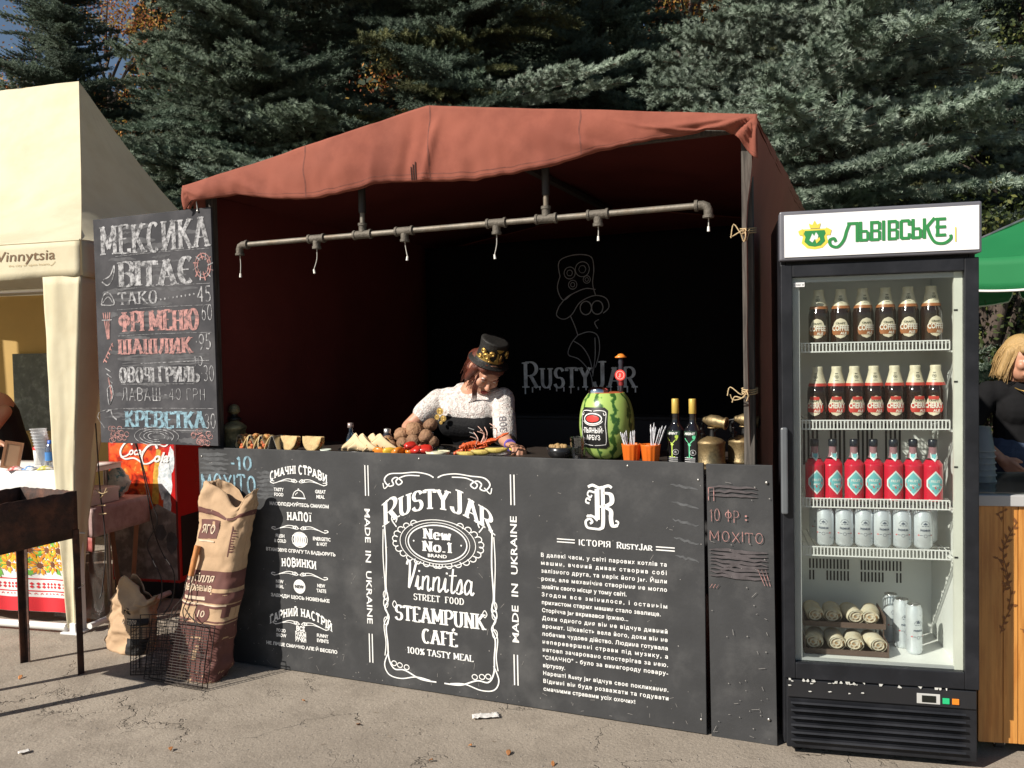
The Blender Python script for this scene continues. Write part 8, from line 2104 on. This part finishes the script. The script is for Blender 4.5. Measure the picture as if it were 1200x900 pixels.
def branch_set(needle, seeds, **kw):
    out = []
    for s in seeds:
        me = spruce_branch(s, **kw); me.materials.append(needle); me.materials.append(twig); out.append(me)
    return out
SB = branch_set(NEED_B, (1, 2, 3, 4), per=74, nl=.050, nw=.0115, fat=3.0)
SM = branch_set(NEED_M, (14, 15, 16), per=62, nl=.050, nw=.0115, fat=2.6, droop=.16, hang=.05)
SD = branch_set(NEED_D, (5, 6, 7), per=34, nl=.044, nw=.011, fat=1.6, droop=.20, hang=.12)
SO = branch_set(NEED_O, (8, 9), per=34, nl=.044, nw=.011, fat=1.6, droop=.24, hang=.25)
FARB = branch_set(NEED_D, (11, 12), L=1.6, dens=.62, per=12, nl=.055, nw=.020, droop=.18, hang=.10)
def spruce(x, y, H, Rm, lab_, meshes, seed, n, z0=.35, zmax=None, bias=None, group='spruces behind the stalls', mix=None, cap=1.0):
    rr = random.Random(seed); zmax = zmax or H
    t = thing('spruce_tree', lab_, 'tree', (x, y, 0), 0, group)
    mb = MB(); mb.tube([(.04 * math.sin(i * 1.3 + seed), .04 * math.cos(i * 1.7), H * i / 10) for i in range(11)], [(.17 * (1 - .93 * i / 10) + .012) * H / 9 for i in range(11)], 12)
    obj('trunk', mb, bark, t)
    for k in range(n):
        f = ((k + rr.random()) / n) ** .95; z = lerp(z0, H * .97 if zmax >= H else zmax, f)
        rad = Rm * (1 - z / H) ** .75 + .12
        az = k * 2.399963 + rr.uniform(-.4, .4)
        if bias is not None and rr.random() < .45: az = bias + rr.gauss(0, .75)
        ms = meshes if not mix or rr.random() > mix[1] else mix[0]
        o = bpy.data.objects.new('branch', rr.choice(ms)); COL.objects.link(o); o.parent = t
        L_ = rad * rr.uniform(.72, 1.16); sc = L_ / 1.6
        o.location = (0, 0, z); 
        wide = max(sc, .62) * rr.uniform(.85, 1.2)
        o.scale = (sc, wide if rad > .5 else sc, max(.55, min(1.1, sc)))
        o.rotation_euler = (rr.uniform(-.35, .35), R(lerp(8, -30, z / H)) + rr.uniform(-.15, .16), az)
    return t
D_ = R(-90)                                                      # toward the viewer
spruce(3.15, 8.35, 9.5, 2.35, 'big pale blue spruce rising behind the right end of the red tent, sunlit', SB, 21, 150, z0=1.2, zmax=6.6, bias=R(-120))
spruce(6.55, 9.0, 5.9, 2.6, 'lower blue spruce at the right edge behind the green umbrella', SB, 22, 190, z0=.5, zmax=5.9, bias=R(-150))
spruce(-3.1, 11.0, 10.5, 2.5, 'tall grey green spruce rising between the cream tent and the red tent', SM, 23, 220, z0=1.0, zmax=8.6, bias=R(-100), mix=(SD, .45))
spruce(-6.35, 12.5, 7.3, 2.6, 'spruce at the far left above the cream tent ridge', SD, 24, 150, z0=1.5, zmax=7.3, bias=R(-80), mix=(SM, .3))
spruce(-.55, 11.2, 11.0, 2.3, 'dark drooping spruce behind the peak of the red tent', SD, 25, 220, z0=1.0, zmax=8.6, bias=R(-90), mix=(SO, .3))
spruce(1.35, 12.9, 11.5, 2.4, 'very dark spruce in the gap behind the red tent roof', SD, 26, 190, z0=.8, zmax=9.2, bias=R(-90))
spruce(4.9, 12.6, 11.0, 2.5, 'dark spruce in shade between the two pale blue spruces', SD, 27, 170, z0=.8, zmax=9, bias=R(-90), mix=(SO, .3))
for k, (x, y, H) in enumerate(((-9.6, 15, 7.4), (-6.4, 16.5, 7.8), (-3.4, 15.2, 12.5), (-1.0, 16.5, 12.5), (2.9, 16.8, 12), (7.9, 13.2, 11), (9.8, 16, 12.5), (6.2, 17.5, 13), (0.9, 19, 13), (-5.0, 20, 10), (12.5, 14.5, 12))):
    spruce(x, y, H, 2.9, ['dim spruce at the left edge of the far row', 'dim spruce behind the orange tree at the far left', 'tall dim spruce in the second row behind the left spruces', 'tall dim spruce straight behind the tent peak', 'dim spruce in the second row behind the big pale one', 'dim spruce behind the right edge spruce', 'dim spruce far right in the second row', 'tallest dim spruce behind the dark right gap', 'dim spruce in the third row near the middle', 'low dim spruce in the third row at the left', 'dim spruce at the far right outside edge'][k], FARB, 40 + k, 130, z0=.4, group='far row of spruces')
# long arm of the middle spruce, its sunlight put in as paler blue needles
tm = [o for o in COL.objects if o.get('label', '').startswith('dark drooping spruce')][0]
for k, (z, az, L_, dx) in enumerate(((4.62, -48, 2.7, 0), (4.56, -40, 2.4, 0), (4.68, -56, 2.2, 0), (4.0, -100, 2.3, 0))):
    o = bpy.data.objects.new('branch', SB[k % 4]); COL.objects.link(o); o.parent = tm; o.location = (dx, 0, z); o.scale = (L_ / 1.6, .62, 1.0); o.rotation_euler = (.1, R(-3), R(az))
tb_ = [o for o in COL.objects if o.get('label', '').startswith('tall grey green')][0]
for k, (z, az, L_) in enumerate(((3.25, -62, 3.0), (2.95, -75, 3.1), (3.35, -50, 2.6), (3.0, -45, 3.2), (2.7, -58, 3.4), (3.5, -84, 3.0), (3.7, -70, 2.8), (2.75, -90, 3.1))):
    o = bpy.data.objects.new('branch', SB[k % 4]); COL.objects.link(o); o.parent = tb_; o.location = (0, 0, z); o.scale = (L_ / 1.6, 1.0, 1.1); o.rotation_euler = (.1 * (-1) ** k, R(1), R(az))
# autumn trees: trunk, limbs, crown of small leaves
def broad_tree(x, y, H, Rc, lab_, cols, seed, nleaf=9000, zc=.62, ls=1.0):
    rng = np.random.default_rng(seed); rr = random.Random(seed)
    t = thing('autumn_tree', lab_, 'tree', (x, y, 0), 0, 'autumn trees behind the spruces')
    mb = MB(); mb.tube([(.08 * math.sin(i), .06 * math.cos(i * 1.4), H * .8 * i / 8) for i in range(9)], [.15 * (1 - .8 * i / 8) for i in range(9)], 10); obj('trunk', mb, bark, t)
    C_ = []
    mb = MB()
    for k in range(26):
        a, z = rr.uniform(0, 6.28), H * rr.uniform(.3, .95); r_ = Rc * rr.uniform(.35, 1) * math.sin(math.pi * min(1, max(.12, (z / H - .2) / .85)))
        c = Vector((r_ * math.cos(a), r_ * math.sin(a), z)); C_.append(c)
        mb.tube(smoothpts([(0, 0, max(.8, z - .9 - r_ * .3)), (c.x * .5, c.y * .5, z - .35), tuple(c)], 3), [.035, .030, .026, .022, .018, .012, .008], 5)
    obj('limbs', mb, bark, t)
    V_ = []; 
    cc = np.array([tuple(c) for c in C_]); idx = rng.integers(0, len(cc), nleaf)
    P = cc[idx] + rng.standard_normal((nleaf, 3)) * np.array([.34, .34, .26]) * (Rc / 2) ** .5
    A = unit(rng.standard_normal((nleaf, 3))); B = unit(np.cross(A, rng.standard_normal((nleaf, 3)))); s = (.030 + .030 * rng.random((nleaf, 1))) * ls
    V_ = np.stack([P - A * s, P + B * s * .6, P + A * s, P - B * s * .6], axis=1).reshape(-1, 3)
    me = np_mesh('leaves', V_, np.arange(len(V_)).reshape(-1, 4), 4); mi = rng.integers(0, len(cols), nleaf).astype(np.int32); me.polygons.foreach_set('material_index', mi)
    for c in cols: me.materials.append(c)
    obj('crown', me, cols, t, kind='stuff')
AU = [M('leaf_orange', (.40, .17, .03), .7, var=.4, trans=.3), M('leaf_rust', (.28, .08, .03), .7, var=.4, trans=.3), M('leaf_ochre', (.42, .28, .06), .7, var=.4, trans=.3)]
GRN = [M('leaf_green_a', (.06, .085, .022), .7, var=.4, trans=.3), M('leaf_green_c', (.05, .07, .02), .7, var=.4, trans=.3), M('leaf_green_a', (.06, .085, .022)), M('leaf_green_b', (.14, .15, .035), .7, var=.4, trans=.3)]
broad_tree(-8.1, 17.5, 9.2, 2.4, 'orange autumn tree showing above the cream tent ridge', AU, 3, 9000, ls=.7)
broad_tree(-1.55, 13.4, 6.4, .95, 'orange leaved tree glowing through the gap above the red tent peak', AU, 4, 5000, ls=.7)
broad_tree(3.1, 14.6, 8.4, 1.3, 'rust leaved tree at the top edge left of the big spruce', AU, 5, 4000, ls=.7)
broad_tree(6.4, 10.6, 5.6, 1.5, 'green and ochre leaved bush tree in the dark gap on the right', GRN, 6, 9000, ls=.6)
broad_tree(3.9, 6.9, 2.7, .9, 'low green shrub behind the woman at the right', GRN, 8, 9000, ls=.5)
# far-off wood that closes the view
def wood():
    rng = np.random.default_rng(77); n = 110000
    a = rng.random(n); x = -34 + 68 * a; y = 25 + 3.5 * rng.random(n) + .012 * x * x * 0
    top = 13.0 + 1.2 * np.sin(x * .9) + .9 * np.sin(x * 2.3 + 1) + .5 * np.sin(x * 5.1); top = np.where((x < -11.0) & (x > -17.0), 9.6, top)
    z = top * rng.random(n) ** .8
    P = np.stack([x, y, z], 1); A = unit(rng.standard_normal((n, 3))); B = unit(np.cross(A, rng.standard_normal((n, 3)))); s = .16 + .14 * rng.random((n, 1))
    V_ = np.stack([P - A * s, P + B * s * .7, P + A * s, P - B * s * .7], axis=1).reshape(-1, 3)
    return np_mesh('far_wood', V_, np.arange(len(V_)).reshape(-1, 4), 4)
obj('far_wood', wood(), M('far_foliage', (.045, .060, .035), .8, var=.5, scale=1.2), kind='stuff')
